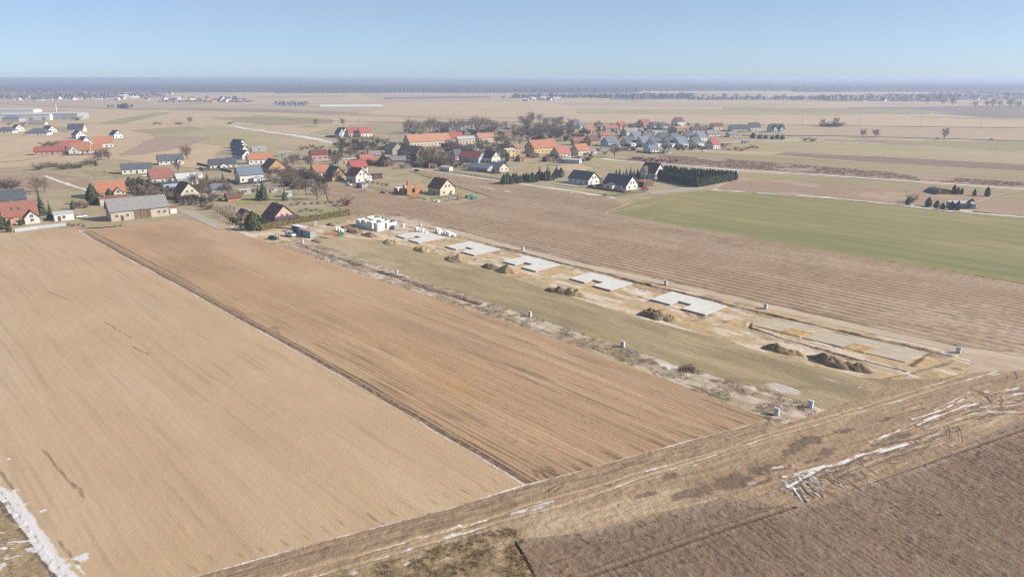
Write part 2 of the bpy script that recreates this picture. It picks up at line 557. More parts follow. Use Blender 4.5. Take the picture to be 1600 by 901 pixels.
def Dv_z(P):
    d, r = Dv_d(P)
    z = z_soil(P, 0.05, 0.8, seed=5)
    z += 0.22 * np.exp(-((d - 0.85) / 0.3) ** 2) * (0.4 + 0.9 * vnoise(r / 1.0, d / 0.6, 6)) - 0.16 * np.exp(-((d - 1.3) / 0.25) ** 2)
    for c in (2.3, 3.2, 4.1):
        z -= 0.14 * np.exp(-((d - c) / 0.16) ** 2) - 0.05 * np.exp(-((d - c - 0.35) / 0.18) ** 2)
    return z
sheet('field_divider', Dv, 0.22, M['soil_mid'], Dv_z, Dv_masks)

# brown field, centre
B_low = [(480, 398), (560, 427), (700, 472), (850, 521), (1000, 576), (1130, 627), (1200, 655)]
ditch = [(1200, 655), (1150, 668), (1100, 681), (1000, 708), (920, 731), (845, 750), (817, 757), (700, 793), (500, 845), (300, 900), (180, 938)]
B_poly = [(150, 357), (205, 352), (262, 345), (312, 346), (345, 356), (420, 379)] + B_low + ditch[1:6] + [(700, 668), (560, 590), (420, 512), (270, 425)]
def B_masks(P):
    warm = 0.30 * blob(P, 700, 600, 11, 4, wob=0.9, seed=3) + 0.18 * blob(P, 650, 565, 26, 9, wob=0.8, seed=5)
    near = sstep(230, 120, P[:, 1])
    st = rfbm(P, 26, 0.75, 41, 2)
    fine = rfbm(P, 16, 0.42, 48, 2)
    dark = 0.55 * sstep(0.54, 0.80, fine) * (0.12 + 0.88 * near) * (0.3 + 0.7 * sstep(0.3, 0.6, rfbm(P, 10, 6, 47))) + 0.2 * sstep(0.5, 0.8, st) * near
    dark = np.maximum(dark, 0.35 * sstep(0.66, 0.85, vnoise(P[:, 0] / 0.5, P[:, 1] / 0.5, 71)) * near * sstep(0.35, 0.6, rfbm(P, 9, 2, 6)))
    dark = np.maximum(dark, 0.22 * sstep(0.5, 0.75, rfbm(P, 60, 14, 43)))
    dark = np.maximum(dark, 0.18 * sstep(150, 100, P[:, 1] - 0.25 * P[:, 0] + 12) * sstep(0.35, 0.7, rfbm(P, 30, 6, 12)))
    d, r = pdist(P, ditch)
    seg = sstep(0.60, 0.68, vnoise(across(P) / 0.55, across(P) * 0, 12))
    dark = np.maximum(dark, 0.75 * (1 - sstep(1.5, 6.0, d)) * seg * sstep(0.35, 0.6, rfbm(P, 4, 0.5, 90)))
    for x, y in ((838, 741), (849, 739), (859, 735), (868, 738)):
        dark = np.maximum(dark, line(P, [(x - 4, y - 6), (x + 3, y + 5)], 0.22, 0.5))
    for u0 in (424, 430, 436):
        dark = np.maximum(dark, 0.6 * line(P, [(u0, 519), (u0 - 4, 513), (u0 + 3, 510)], 0.25, 0.5))
    pale = 0.5 * sstep(0.55, 0.75, rfbm(P, 45, 0.9, 61, 2)) * near + 0.3 * sstep(0.5, 0.7, rfbm(P, 60, 10, 62)) * (1 - near)
    return dict(warm=warm, dark=dark, pale=pale)
sheet('field', B_poly, 0.24, M['soil_mid'], lambda P: z_soil(P, 0.05, 0.8, 0.022, 1.05, seed=6), B_masks, spa=0.75)

# rough strip between the brown field and the plots
C_low = [(470, 377), (505, 384), (560, 402), (640, 432), (740, 464), (830, 494), (975, 542), (1080, 577), (1190, 607), (1265, 632), (1290, 640)]
S_poly = [(420, 379), (440, 377)] + C_low + [(1250, 656), (1210, 665)] + B_low[::-1]
M['rough'] = ground_mat('rough_dry_grass', (0.43, 0.335, 0.245), (0.34, 0.255, 0.175), big=9, streak=2.2, sa=14, grain=0.6, bump=0.8, bdist=0.2,
                        cd=(0.11, 0.08, 0.055), cp=(0.56, 0.46, 0.37), cg=(0.27, 0.23, 0.12))
sd_pts = [(468, 384), (503, 397), (534, 406), (573, 420), (622, 434), (657, 448), (699, 460), (745, 475)]
sd2 = [(745, 480), (818, 508), (880, 527), (965, 558), (1060, 592), (1110, 615), (1170, 638)]
def S_masks(P):
    dark = line(P, sd_pts, 0.8, 0.5, 0.8, 3, broken=0.35, bl=14) * 0.85  # ditch shadow painted dark along the bed, continued on the lower stretch
    dark = np.maximum(dark, 0.7 * line(P, sd2, 0.5, 0.6, 0.6, 5, broken=0.42, bl=8))
    dark = np.maximum(dark, 0.85 * line(P, [(1176, 641), (1192, 643), (1206, 648)], 0.4, 0.5, 0.3))  # shadow of the corner cabinet painted into the ground colour
    dark = np.maximum(dark, 0.7 * sstep(0.64, 0.75, fbm(P[:, 0], P[:, 1], 2.2, 19, 3)))
    pale = 0.9 * sstep(0.46, 0.62, rfbm(P, 12, 3, 23)) * (0.5 + 0.5 * sstep(0.4, 0.6, fbm(P[:, 0], P[:, 1], 1.0, 24, 2)))
    pale = np.maximum(pale, line(P, [(480, 399), (560, 428), (700, 473), (850, 522), (1000, 577), (1130, 628)], 0.6, 0.5, 0.4, 2, broken=0.3, bl=15) * 0.8)
    snow = np.maximum(blob(P, 1050, 574, 2.6, 1.2, wob=0.8, seed=4), blob(P, 1242, 632, 1.3, 0.8, wob=0.7, seed=8))
    snow = np.maximum(snow, blob(P, 1262, 642, 1.6, 0.5, wob=0.8, seed=12) * 0.8)
    snow = np.maximum(snow, 0.6 * sstep(0.66, 0.76, rfbm(P, 9, 1.5, 83)))
    warm = 0.7 * blob(P, 1075, 577, 4, 1.3, wob=0.6, seed=5)
    green = 0.7 * sstep(0.55, 0.7, fbm(P[:, 0], P[:, 1], 6, 29, 2))
    return dict(dark=dark, pale=pale, snow=snow, warm=warm, green=green)
def S_z(P):
    z = z_soil(P, 0.16, 1.6, seed=9)
    d, r = pdist(P, sd_pts)
    return z - 0.5 * np.exp(-(d / 0.9) ** 2) + 0.25 * np.exp(-((d - 1.8) / 0.9) ** 2)
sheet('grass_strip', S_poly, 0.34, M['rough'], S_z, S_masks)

# olive plot with drilled rows
C_up = [(545, 371), (600, 376), (690, 398), (800, 434), (900, 466), (1000, 497), (1100, 523), (1180, 546), (1260, 569), (1350, 590), (1392, 592)]
C_poly = [(470, 377)] + C_up + [(1380, 606), (1290, 640)] + C_low[-2:0:-1]
M['plot'] = ground_mat('olive_rows', (0.47, 0.355, 0.22), (0.385, 0.285, 0.17), big=30, streak=0.9, sa=45, grain=0.5, bump=0.8, bdist=0.12,
                       cd=(0.17, 0.135, 0.08), cg=(0.30, 0.245, 0.13), cp=(0.48, 0.39, 0.26), wbig=0.3, wstreak=0.5, wgrain=0.25, lo=0.34, hi=0.64)
def C_masks(P):
    q = across(P)
    near = sstep(270, 140, P[:, 1])
    row = 0.5 + 0.5 * np.sin(2 * np.pi * q / 0.95 + 1.2 * fbm(P[:, 0], P[:, 1], 14, 3, 2))
    dark = (0.15 + 0.6 * near) * sstep(0.6, 0.95, row) * sstep(0.25, 0.55, rfbm(P, 9, 2, 14))
    dark = np.maximum(dark, 0.55 * near * sstep(0.5, 0.7, rfbm(P, 30, 6, 15)))
    dark = np.maximum(dark, 0.5 * line(P, [(1150, 592), (1262, 606), (1340, 604)], 1.2, 0.7, 1.0, 3))
    snow = blob(P, 1226, 608, 4.8, 2.3, wob=0.35, seed=6) * (0.42 + 0.5 * (1 - sstep(0.3, 0.8, row)))
    snow = np.maximum(snow, 0.85 * blob(P, 1292, 592, 3.0, 0.25, wob=0.4, seed=7))
    snow = np.maximum(snow, 0.7 * blob(P, 1345, 604, 2.6, 0.3, ang=math.radians(30), wob=0.5, seed=9))
    green = 0.45 * sstep(0.42, 0.62, rfbm(P, 40, 7, 16)) + 0.2 * near
    dark = np.maximum(dark, 0.35 * sstep(0.55, 0.72, rfbm(P, 14, 5, 27)))
    pale = 0.8 * (sstep(0.4, 0.62, rfbm(P, 40, 2.4, 17)) * (1 - near) * 0.6)
    pale = np.maximum(pale, 0.8 * line(P, [(488, 381), (545, 373)], 1.0, 0.5, 0.5))
    return dict(dark=dark, snow=snow, green=green, pale=pale)
sheet('field', C_poly, 0.2, M['plot'], lambda P: z_soil(P, 0.05, 0.9, 0.035, 0.95, seed=11), C_masks, spa=0.6)

# building site: bare sand between the plot and the access track
T_low = [(620, 345), (700, 364), (760, 380), (800, 390), (900, 416), (1040, 447), (1200, 484), (1330, 514), (1490, 550), (1520, 565)]
site_poly = [(345, 356), (330, 346), (400, 352), (400, 364), (470, 358), (548, 344), (600, 334)] + T_low + [(1512, 582), (1460, 592)] + C_up[::-1] + [(470, 377), (440, 377), (420, 379)]
M['sand'] = ground_mat('churned_sand', (0.50, 0.375, 0.235), (0.40, 0.285, 0.17), big=10, streak=2.0, sa=14, grain=0.6, bump=0.8, bdist=0.18,
                       cd=(0.12, 0.085, 0.05), cp=(0.60, 0.50, 0.40), cw=(0.52, 0.345, 0.17), cg=(0.30, 0.25, 0.13))
trench = [(690, 362), (760, 379), (800, 391), (830, 398), (870, 409), (930, 424), (1000, 443), (1045, 454), (1090, 464), (1130, 475), (1165, 484), (1260, 507), (1330, 523), (1400, 538), (1480, 556)]
slabs = [((624, 371), (650, 362), (695, 371), (664, 381)), ((697, 386), (733, 379), (783, 391), (742, 400)), ((785, 411), (818, 402), (877, 415), (842, 424)),
         ((888, 437), (922, 428), (989, 445), (957, 454)), ((1015, 469), (1048, 459), (1137, 480), (1104, 493))]
pad = [(1174, 508), (1214, 497), (1452, 552), (1418, 574)]
def site_masks(P):
    dark = line(P, trench, 0.75, 0.5, 0.7, 3, broken=0.30, bl=9) * 0.9
    t2 = [(725, 377), (790, 394), (860, 412), (930, 432), (990, 447), (1100, 474), (1180, 492), (1240, 506), (1330, 528), (1400, 544), (1455, 556)]
    dark = np.maximum(dark, 0.7 * line(P, t2, 0.35, 0.5, 0.5, 5, broken=0.5, bl=6))
    dark = np.maximum(dark, line(P, [(1172, 505), (1170, 512), (1205, 524), (1260, 540), (1330, 560), (1412, 580)], 0.32, 0.5, 0.25, 7, broken=0.25, bl=5) * 0.9)
    dark = np.maximum(dark, line(P, [(1424, 571), (1440, 560), (1452, 551)], 0.5, 0.5, 0.3, 7) * 0.9)
    dark = np.maximum(dark, 0.65 * sstep(0.63, 0.75, fbm(P[:, 0], P[:, 1], 2.6, 51, 3)) * sstep(0.35, 0.6, fbm(P[:, 0], P[:, 1], 16, 55, 2)))
    dark = np.maximum(dark, 0.75 * blob(P, 1300, 552, 9, 1.2, wob=0.6, seed=18) * sstep(0.4, 0.6, fbm(P[:, 0], P[:, 1], 1.6, 56, 2)))
    warm = 0 * dark
    for i, q in enumerate(slabs):
        c = np.mean(np.array(q), 0)
        warm = np.maximum(warm, 0.6 * blob(P, c[0], c[1] + 3, 13, 8, wob=0.6, seed=20 + i))
    for u, v in ((1440, 566), (1190, 505), (1130, 488), (928, 443)):
        warm = np.maximum(warm, blob(P, u, v, 3.0, 1.4, ang=math.radians(44), wob=0.4, seed=u))
    warm = np.maximum(warm, 0.8 * sstep(0.62, 0.72, rfbm(P, 7, 3, 57)))
    pale = 0.85 * sstep(0.52, 0.66, rfbm(P, 9, 2.2, 52))
    snow = 0.85 * sstep(0.66, 0.76, rfbm(P, 6, 1.1, 53)) * sstep(0.42, 0.6, fbm(P[:, 0], P[:, 1], 18, 58, 2))
    for u, v, a, b in ((1172, 522, 3.6, 1.2), (1192, 534, 2.6, 0.9), (1482, 552, 4.5, 1.6), (1500, 566, 3.5, 1.4), (1002, 468, 2.0, 1.2), (1000, 458, 2.2, 1.6), (1440, 590, 4, 0.8), (1390, 585, 6, 0.6),
                       (862, 432, 3, 0.8), (700, 372, 2.5, 1), (365, 356, 9, 3.0), (385, 366, 8, 2.0), (1320, 578, 5, 0.5), (1130, 510, 4, 0.6), (682, 384, 3, 0.8), (690, 398, 4, 0.7), (1215, 541, 3, 0.5)):
        snow = np.maximum(snow, 0.8 * blob(P, u, v, a, b, wob=0.9, seed=int(u)) * sstep(0.36, 0.52, rfbm(P, 2.5, 0.8, int(v))))
    for k in range(8):
        o = k * 7
        dark = np.maximum(dark, 0.6 * line(P, [(1370 + o, 594 - k), (1410 + o, 586 - 2 * k), (1450 + o * 0.8, 578 - 2 * k), (1490, 566 - k)], 0.14, 0.6, 0.4, k, broken=0.4, bl=3))
    green = 0.7 * area(P, [(440, 377), (560, 371), (540, 366), (470, 372)], 1, 1.5, 2) + 0.5 * sstep(0.6, 0.72, fbm(P[:, 0], P[:, 1], 8, 59, 2))
    return dict(dark=dark, warm=warm, pale=pale, snow=snow, green=green)
def site_z(P):
    z = z_soil(P, 0.12, 1.5, seed=13)
    d, r = pdist(P, trench)
    z += -0.55 * np.exp(-(d / 0.6) ** 2) + 0.35 * np.exp(-((d - 1.3) / 0.6) ** 2) * (0.3 + vnoise(r / 2, r * 0, 2))
    d, r = pdist(P, [(1172, 505), (1170, 512), (1205, 524), (1260, 540), (1330, 560), (1412, 580)])
    z += -0.4 * np.exp(-(d / 0.35) ** 2) + 0.25 * np.exp(-((d - 0.8) / 0.4) ** 2) * (0.3 + vnoise(r / 1.5, r * 0, 2))
    return z
sheet('building_site_ground', site_poly, 0.32, M['sand'], site_z, site_masks)
tr = ground_mat('gravel_bed', (0.50, 0.425, 0.33), (0.41, 0.34, 0.255), big=5, streak=1.5, sa=6, grain=0.4, bump=0.4, far=True, c3=(0.56, 0.44, 0.28), c3size=5, c3t=0.6)
W = GA(pad)
ex = (W[3] - W[0]) / np.linalg.norm(W[3] - W[0])
pad_l = np.linalg.norm(W[2] - W[1])
e1 = (W[2] - W[1]) / pad_l
e2 = (W[0] - W[1])
pad_w = np.linalg.norm(e2)
e2 = e2 / pad_w
def pad_pt(a, b):
    p = W[1] + e1 * a + e2 * b
    return (p[0], p[1])
mb = MB()
L_, w_ = pad_l, pad_w
outl = [(0, 0), (L_ * 0.25, -0.3), (L_ * 0.6, 0.2), (L_, 0), (L_ - 0.4, w_ * 0.5), (L_, w_), (L_ * 0.78, w_ + .2), (L_ * 0.765, w_ - 4.0), (L_ * 0.63, w_ - 4.2), (L_ * 0.62, w_), (L_ * 0.37, w_ + 0.3), (L_ * 0.36, w_ - 4.3), (L_ * 0.21, w_ - 4.0), (L_ * 0.2, w_), (0, w_)]
mb.prism([pad_pt(a, b) for a, b in outl][::-1], -0.3, 0.22)
tag(mb.build('gravel_pad', tr), kind='structure')
orange = ground_mat('orange_sand_fill', (0.50, 0.34, 0.165), (0.40, 0.26, 0.12), big=3, streak=0.8, sa=3, grain=0.5, bump=0.6, far=True)
for a0, a1 in ((0.205, 0.355), (0.625, 0.77)):
    mb = MB()
    n1, n2 = 14, 10
    vs = []
    for i in range(n1):
        for j in range(n2):
            a = L_ * (a0 + (a1 - a0) * i / (n1 - 1)); b = w_ - 4.3 + 4.7 * j / (n2 - 1)
            e = min(i, n1 - 1 - i, j, n2 - 1 - j)
            p = pad_pt(a, b)
            vs.append((p[0], p[1], 0.06 + (0.0 if e == 0 else 0.12 + 0.3 * float(vnoise(np.array([a]), np.array([b]), 5)[0]) * min(e, 2) / 2)))
    mb.add(vs, [(i * n2 + j, i * n2 + j + 1, (i + 1) * n2 + j + 1, (i + 1) * n2 + j) for i in range(n1 - 1) for j in range(n2 - 1)])
    tag(mb.build('sand_fill', orange), kind='structure')

# access track
T_poly = [(598, 334), (618, 335), (700, 356), (760, 372), (900, 408), (1040, 438), (1200, 474), (1330, 504), (1500, 541), (1560, 549), (1700, 556), (1800, 552), (1800, 575), (1650, 577), (1600, 578), (1512, 582)] + T_low[::-1]
def T_masks(P):
    d, r = pdist(P, [(610, 339), (700, 360), (760, 376), (900, 412), (1040, 442), (1200, 479), (1330, 509), (1500, 546), (1600, 562), (1800, 563)])
    rut = np.exp(-((d - 0.85) / 0.25) ** 2)
    return dict(dark=0.5 * sstep(1.4, 2.4, d) * sstep(0.5, 0.6, vnoise(r / 5, r * 0, 3)) * sstep(140, 160, P[:, 1]), pale=0.7 * rut + 0.4 * sstep(0.5, 0.7, rfbm(P, 12, 1.5, 4)),
                snow=0.6 * line(P, [(1512, 578), (1560, 573), (1620, 566)], 0.25, 0.5, 0.2, 2, broken=0.5, bl=3))
M['track'] = ground_mat('packed_dirt', (0.47, 0.36, 0.265), (0.39, 0.29, 0.205), big=8, streak=0.8, sa=25, grain=0.5, bump=0.4, bdist=0.08, cp=(0.56, 0.455, 0.36))
sheet('dirt_track', T_poly, 0.4, M['track'], lambda P: z_soil(P, 0.04, 1.5, seed=15), T_masks)

# furrowed brown field to the right of the access track
E_poly = [(545, 338), (512, 314), (506, 291), (530, 289), (570, 297), (640, 311), (700, 322), (768, 309), (700, 287), (640, 268), (660, 266), (720, 275), (800, 288), (880, 301), (960, 313), (985, 318), (945, 333),
          (1050, 351), (1200, 376), (1400, 409), (1600, 442), (1800, 478), (1800, 552), (1700, 556), (1560, 549), (1500, 541), (1330, 504), (1200, 474), (1040, 438), (900, 408), (760, 372), (700, 356), (618, 335), (598, 334)]
M['furrow'] = ground_mat('furrowed_soil', (0.415, 0.29, 0.19), (0.33, 0.228, 0.148), big=28, streak=1.6, sa=18, grain=0.8, bump=0.7, bdist=0.15,
                         cd=(0.185, 0.128, 0.088), cp=(0.48, 0.37, 0.27), cg=(0.26, 0.23, 0.11))
def E_row(P):
    q, w = across(P), along(P)
    return 0.5 + 0.5 * np.sin(2 * np.pi * q / 3.1 + 0.5 * fbm(P[:, 0], P[:, 1], 40, 3, 2)), q, w
def E_masks(P):
    row, q, w = E_row(P)
    dots = vnoise(w / 1.1, q / 3.1, 5)
    deep = sstep(150, 200, P[:, 1])
    dark = 0.85 * sstep(0.50, 0.86, row * (0.72 + 0.36 * dots)) * (0.7 + 0.3 * sstep(0.3, 0.5, rfbm(P, 40, 14, 7)))
    right = area(P, [(1330, 505), (1420, 470), (1600, 470), (1800, 480), (1800, 560), (1560, 552)], 6, 5, 3, 10)
    dark = dark * (1 - 0.55 * right)
    dark = np.maximum(dark, 0.5 * right * sstep(0.52, 0.68, fbm(P[:, 0], P[:, 1], 1.4, 31, 3)))
    dark = np.maximum(dark, 0.7 * line(P, [(700, 354), (760, 370), (900, 406), (1040, 436), (1200, 472), (1330, 502), (1500, 540)], 0.6, 0.6, 0.8, 3, broken=0.35, bl=7))
    green = 0.45 * line(P, [(640, 311), (700, 322), (768, 309)], 3, 0.7, 2) + 0.4 * area(P, [(945, 333), (1000, 322), (1000, 345)], 3, 2)
    pale = 0.4 * sstep(0.5, 0.7, rfbm(P, 50, 9, 8)) + 0.5 * right * sstep(0.5, 0.7, fbm(P[:, 0], P[:, 1], 1.2, 33, 3))
    snow = line(P, [(690, 279), (740, 290), (800, 301)], 0.8, 0.5, 0.5, 3, broken=0.4, bl=12) * 0.7
    snow = np.maximum(snow, 0.8 * line(P, [(1528, 547), (1555, 549)], 0.35, 0.5, 0.3))
    return dict(dark=dark, green=green, pale=pale, snow=snow)
def E_z(P):
    row, q, w = E_row(P)
    return 0.24 * sstep(300, 328, P[:, 1]) + z_soil(P, 0.07, 1.3, seed=17) + 0.20 * (0.5 - row) * (0.6 + 0.8 * vnoise(w / 1.1, q / 3.1, 5))
sheet('field', E_poly, 0.42, M['furrow'], E_z, E_masks, spa=0.5)

# ---- verge, wheel tracks and churned soil along the lower track
V_poly = ditch[::-1] + [(1210, 665), (1250, 656), (1290, 640), (1380, 606), (1392, 592), (1460, 592), (1512, 582), (1600, 578), (1650, 577), (1800, 575), (1900, 570), (1900, 585), (1800, 612), (1600, 652), (1450, 722), (1250, 792),
         (1130, 778), (1040, 800), (915, 832), (805, 842), (822, 870), (840, 905), (870, 960), (760, 1010), (300, 1010), (130, 960)]
RD_ANG = math.atan2(*(np.array(G(1290, 657)) - np.array(G(800, 803)))[::-1])
M['vergesoil'] = ground_mat('trodden_verge', (0.37, 0.255, 0.165), (0.285, 0.192, 0.122), big=7, streak=0.7, sa=16, grain=0.4, bump=0.9, bdist=0.14, ang=RD_ANG,
                            cd=(0.135, 0.095, 0.07), cp=(0.48, 0.36, 0.235), cg=(0.285, 0.205, 0.115), cw=(0.34, 0.21, 0.135), wbig=0.35, wstreak=0.4, wgrain=0.3, lo=0.36, hi=0.64)
rut_u = [(420, 905), (460, 894), (530, 876), (587, 859), (654, 840), (701, 829), (758, 812), (800, 798), (830, 787), (944, 757), (994, 739), (1071, 720), (1134, 702), (1198, 678), (1278, 656), (1400, 620), (1500, 588), (1560, 572)]
rut_l = [(450, 910), (494, 899), (544, 886), (624, 862), (694, 842), (764, 820), (800, 809), (880, 789), (944, 768), (997, 747), (1064, 728), (1114, 711), (1181, 689), (1278, 663), (1410, 624), (1515, 592), (1570, 577)]
snow_tr = [([(1233, 760), (1284, 730), (1317, 723), (1350, 708), (1384, 703), (1427, 690)], .34, .9), ([(1243, 764), (1250, 774), (1257, 783)], .2, 1), ([(1250, 760), (1260, 771), (1270, 777)], .18, 1), ([(1258, 757), (1283, 775)], .2, 1),
           ([(1270, 750), (1282, 757)], .16, 1), ([(1297, 748), (1324, 764)], .13, .8), ([(1320, 740), (1367, 755)], .11, .7), ([(1225, 745), (1262, 735), (1290, 729)], .2, .8), ([(1205, 731), (1232, 727)], .3, .8), ([(1172, 755), (1198, 747)], .45, .6),
           ([(1360, 690), (1395, 677), (1434, 660), (1480, 645), (1517, 630)], .2, .85), ([(1434, 664), (1487, 641), (1531, 630)], .18, .9), ([(1425, 655), (1471, 641), (1509, 622)], .15, .8), ([(1459, 641), (1490, 626), (1517, 611)], .15, .8),
           ([(1540, 612), (1570, 610), (1600, 605), (1640, 598)], .3, .9), ([(1555, 622), (1600, 614), (1650, 606)], .2, .8), ([(1545, 644), (1600, 642), (1660, 632)], .16, .8), ([(1530, 636), (1570, 634), (1620, 628)], .14, .8), ([(1560, 630), (1600, 627), (1640, 622)], .18, .8),
           ([(1350, 716), (1400, 700), (1440, 688), (1470, 676)], .18, .6), ([(1455, 694), (1490, 695), (1515, 704), (1535, 716)], .12, .8), ([(1497, 694), (1503, 690), (1500, 672), (1495, 665)], .1, .6), ([(1482, 690), (1483, 672), (1478, 662)], .1, .6),
           ([(1415, 640), (1440, 633)], .16, .6), ([(1460, 664), (1500, 652), (1545, 640)], .12, .7)]
_rf = random.Random(12)
fingers = []
for k in range(58):
    f = k / 57
    cx, cy = 1212 + 128 * f, 758 - 40 * f + _rf.uniform(-9, 12)
    l = _rf.uniform(9, 38) * (1.2 - .5 * f)
    bend = _rf.uniform(-4, 4)
    fingers.append(([(cx, cy), (cx + l * .5, cy + l * .36 + bend), (cx + l, cy + l * (.62 + _rf.uniform(-.16, .16)))], _rf.uniform(.09, .2), _rf.uniform(.45, 1.0) if f < .6 else _rf.uniform(.1, .7)))
for k in range(22):
    f = _rf.random()
    cx, cy = 1205 + 120 * f, 760 - 34 * f + _rf.uniform(-6, 14)
    l = _rf.uniform(14, 36)
    fingers.append(([(cx, cy), (cx + l * .5, cy - l * .22 + _rf.uniform(-3, 3)), (cx + l, cy - l * .36)], _rf.uniform(.1, .2), _rf.uniform(.4, 1.0)))
for k in range(46):
    cx = _rf.uniform(1340, 1600)
    cy = 712 - (cx - 1340) * .40 + _rf.uniform(-16, 20)
    l = _rf.uniform(16, 60)
    fingers.append(([(cx, cy), (cx + l * .5, cy - l * _rf.uniform(.05, .2)), (cx + l, cy - l * _rf.uniform(.14, .36))], _rf.uniform(.08, .17), _rf.uniform(.3, .95)))
for k in range(18):
    cx = _rf.uniform(1340, 1560)
    cy = 742 - (cx - 1290) * .30 + _rf.uniform(-8, 8)
    l = _rf.uniform(12, 44)
    fingers.append(([(cx, cy), (cx + l, cy + l * _rf.uniform(.3, .6))], _rf.uniform(.06, .11), _rf.uniform(.1, .5)))
def finger_masks(P):
    s, p, d = 0 * P[:, 0], 0 * P[:, 0], 0 * P[:, 0]
    for i, (pts, w, a) in enumerate(fingers):
        W = GA(pts)
        lo, hi = W.min(0) - 2.5, W.max(0) + 2.5
        k = np.nonzero((P[:, 0] > lo[0]) & (P[:, 0] < hi[0]) & (P[:, 1] > lo[1]) & (P[:, 1] < hi[1]))[0]
        if not len(k):
            continue
        m = line(P[k], pts, w, 0.7, 0.14, i)
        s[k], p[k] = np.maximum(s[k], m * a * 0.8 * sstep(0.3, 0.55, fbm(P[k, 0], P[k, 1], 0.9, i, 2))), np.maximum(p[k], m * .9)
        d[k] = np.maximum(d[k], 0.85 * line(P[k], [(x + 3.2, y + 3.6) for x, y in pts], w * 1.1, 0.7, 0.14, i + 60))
    return s, p, d
def V_masks(P):
    cr_, sr_ = math.cos(RD_ANG), math.sin(RD_ANG)
    P_al, P_ac = P[:, 0] * cr_ + P[:, 1] * sr_, -P[:, 0] * sr_ + P[:, 1] * cr_
    snow = np.maximum(0.8 * line(P, rut_u, 0.14, 0.7, 0.16, 3, broken=0.58, bl=3.5), 0.8 * line(P, rut_l, 0.15, 0.7, 0.16, 6, broken=0.58, bl=3.0))
    for pts, w, a in (([(590, 858), (632, 846)], .35, 1), ([(655, 838), (680, 834), (705, 828), (718, 822)], .5, 1), ([(620, 864), (640, 858)], .3, 1), ([(690, 840), (716, 832)], .4, .9), ([(525, 878), (548, 871)], .25, 1),
                      ([(562, 866), (574, 864)], .3, 1), ([(738, 814), (760, 811)], .3, 1), ([(752, 824), (764, 820)], .35, 1), ([(800, 800), (838, 793), (872, 788)], .55, .95), ([(815, 797), (862, 782)], .25, .9), ([(540, 896), (555, 893)], .2, .8),
                      ([(905, 782), (918, 778)], .2, .8), ([(994, 740), (1010, 735)], .3, .9), ([(1060, 732), (1090, 724)], .3, .9), ([(1180, 684), (1205, 679)], .4, .9), ([(1208, 686), (1230, 681)], .35, .9), ([(1272, 666), (1315, 654)], .22, .9),
                      ([(914, 745), (926, 742)], .3, .6), ([(1545, 586), (1600, 568), (1700, 538)], .75, 1)):
        snow = np.maximum(snow, a * line(P, pts, w, 0.7, 0.45, int(pts[0][0])) * 0.8 * sstep(0.38, 0.6, fbm(P_al / 2.4, P_ac / 0.4, 1.0, int(pts[0][0]), 3)))
    dt, rt = pdist(P, ditch)
    snow = np.maximum(snow, (1 - sstep(0.16, 0.34, np.abs(dt - 0.16))) * (0.35 + 0.35 * vnoise(rt / 3, rt * 0, 3)))
    dark2 = 0 * snow
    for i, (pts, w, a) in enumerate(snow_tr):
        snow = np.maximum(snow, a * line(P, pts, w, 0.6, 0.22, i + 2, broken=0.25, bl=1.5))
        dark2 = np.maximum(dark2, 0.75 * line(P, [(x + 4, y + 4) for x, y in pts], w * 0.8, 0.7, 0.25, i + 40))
    fs_, fp_, fd_ = finger_masks(P)
    snow = np.maximum(snow, fs_)
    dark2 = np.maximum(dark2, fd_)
    ca, sa = math.cos(RD_ANG), math.sin(RD_ANG)
    A_, X_ = P[:, 0] * ca + P[:, 1] * sa, -P[:, 0] * sa + P[:, 1] * ca
    churn = area(P, [(1150, 775), (1330, 700), (1500, 622), (1600, 598), (1800, 580), (1800, 615), (1600, 652), (1450, 715), (1250, 790)], 2, 2.5, 5)
    st = fbm(A_ / 3.2, X_ / 0.36, 1.0, 71, 3)
    snow = np.maximum(snow, churn * 0.6 * sstep(0.64, 0.76, st) * sstep(0.4, 0.6, fbm(P[:, 0], P[:, 1], 6, 72, 2)))
    st2 = fbm(A_ / 5.0, X_ / 0.45, 1.0, 75, 3)
    road = area(P, [(420, 890), (800, 775), (1000, 715), (1290, 645), (1510, 580), (1600, 575), (1515, 612), (1290, 690), (1000, 765), (800, 835), (560, 900)], 1, 1.2, 3)
    dark = np.maximum(0.30 * sstep(0.56, 0.76, st2), dark2)
    patches = 0 * dark
    for u, v, a, b in ((1140, 752, 6.0, 2.6), (1085, 770, 3.5, 1.5), (1190, 733, 3.6, 1.6), (1045, 742, 1.6, .7), (1262, 690, 3.8, 1.6), (1290, 706, 2.6, 1.1), (1402, 682, 3.0, 1.0), (1275, 718, 2.6, .8), (1235, 705, 2.2, .9), (1322, 672, 2.4, .8), (1385, 655, 2.2, .7), (1010, 772, 2, .6), (1570, 640, 3, .7)):
        patches = np.maximum(patches, 0.9 * blob(P, u, v, a, b, ang=RD_ANG, wob=0.75, seed=int(u)))
    dark = np.maximum(dark, patches * 0.85)
    for pts, w in (([(1513, 606), (1530, 612), (1545, 618), (1560, 622)], .3), ([(1530, 614), (1543, 622), (1550, 630)], .25), ([(1562, 618), (1567, 626), (1562, 632)], .18), ([(1540, 618), (1548, 626)], .2), ([(1585, 580), (1589, 588), (1587, 594)], .15), ([(1574, 588), (1572, 600)], .12),
                   ([(866, 768), (880, 758)], .14), ([(848, 770), (872, 757), (890, 752)], .12), ([(808, 848), (818, 864), (828, 880), (838, 900), (860, 950)], .42), ([(945, 757), (951, 760), (956, 755)], .12)):
        dark = np.maximum(dark, 0.95 * line(P, pts, w, 0.6, 0.15, int(pts[0][0])))
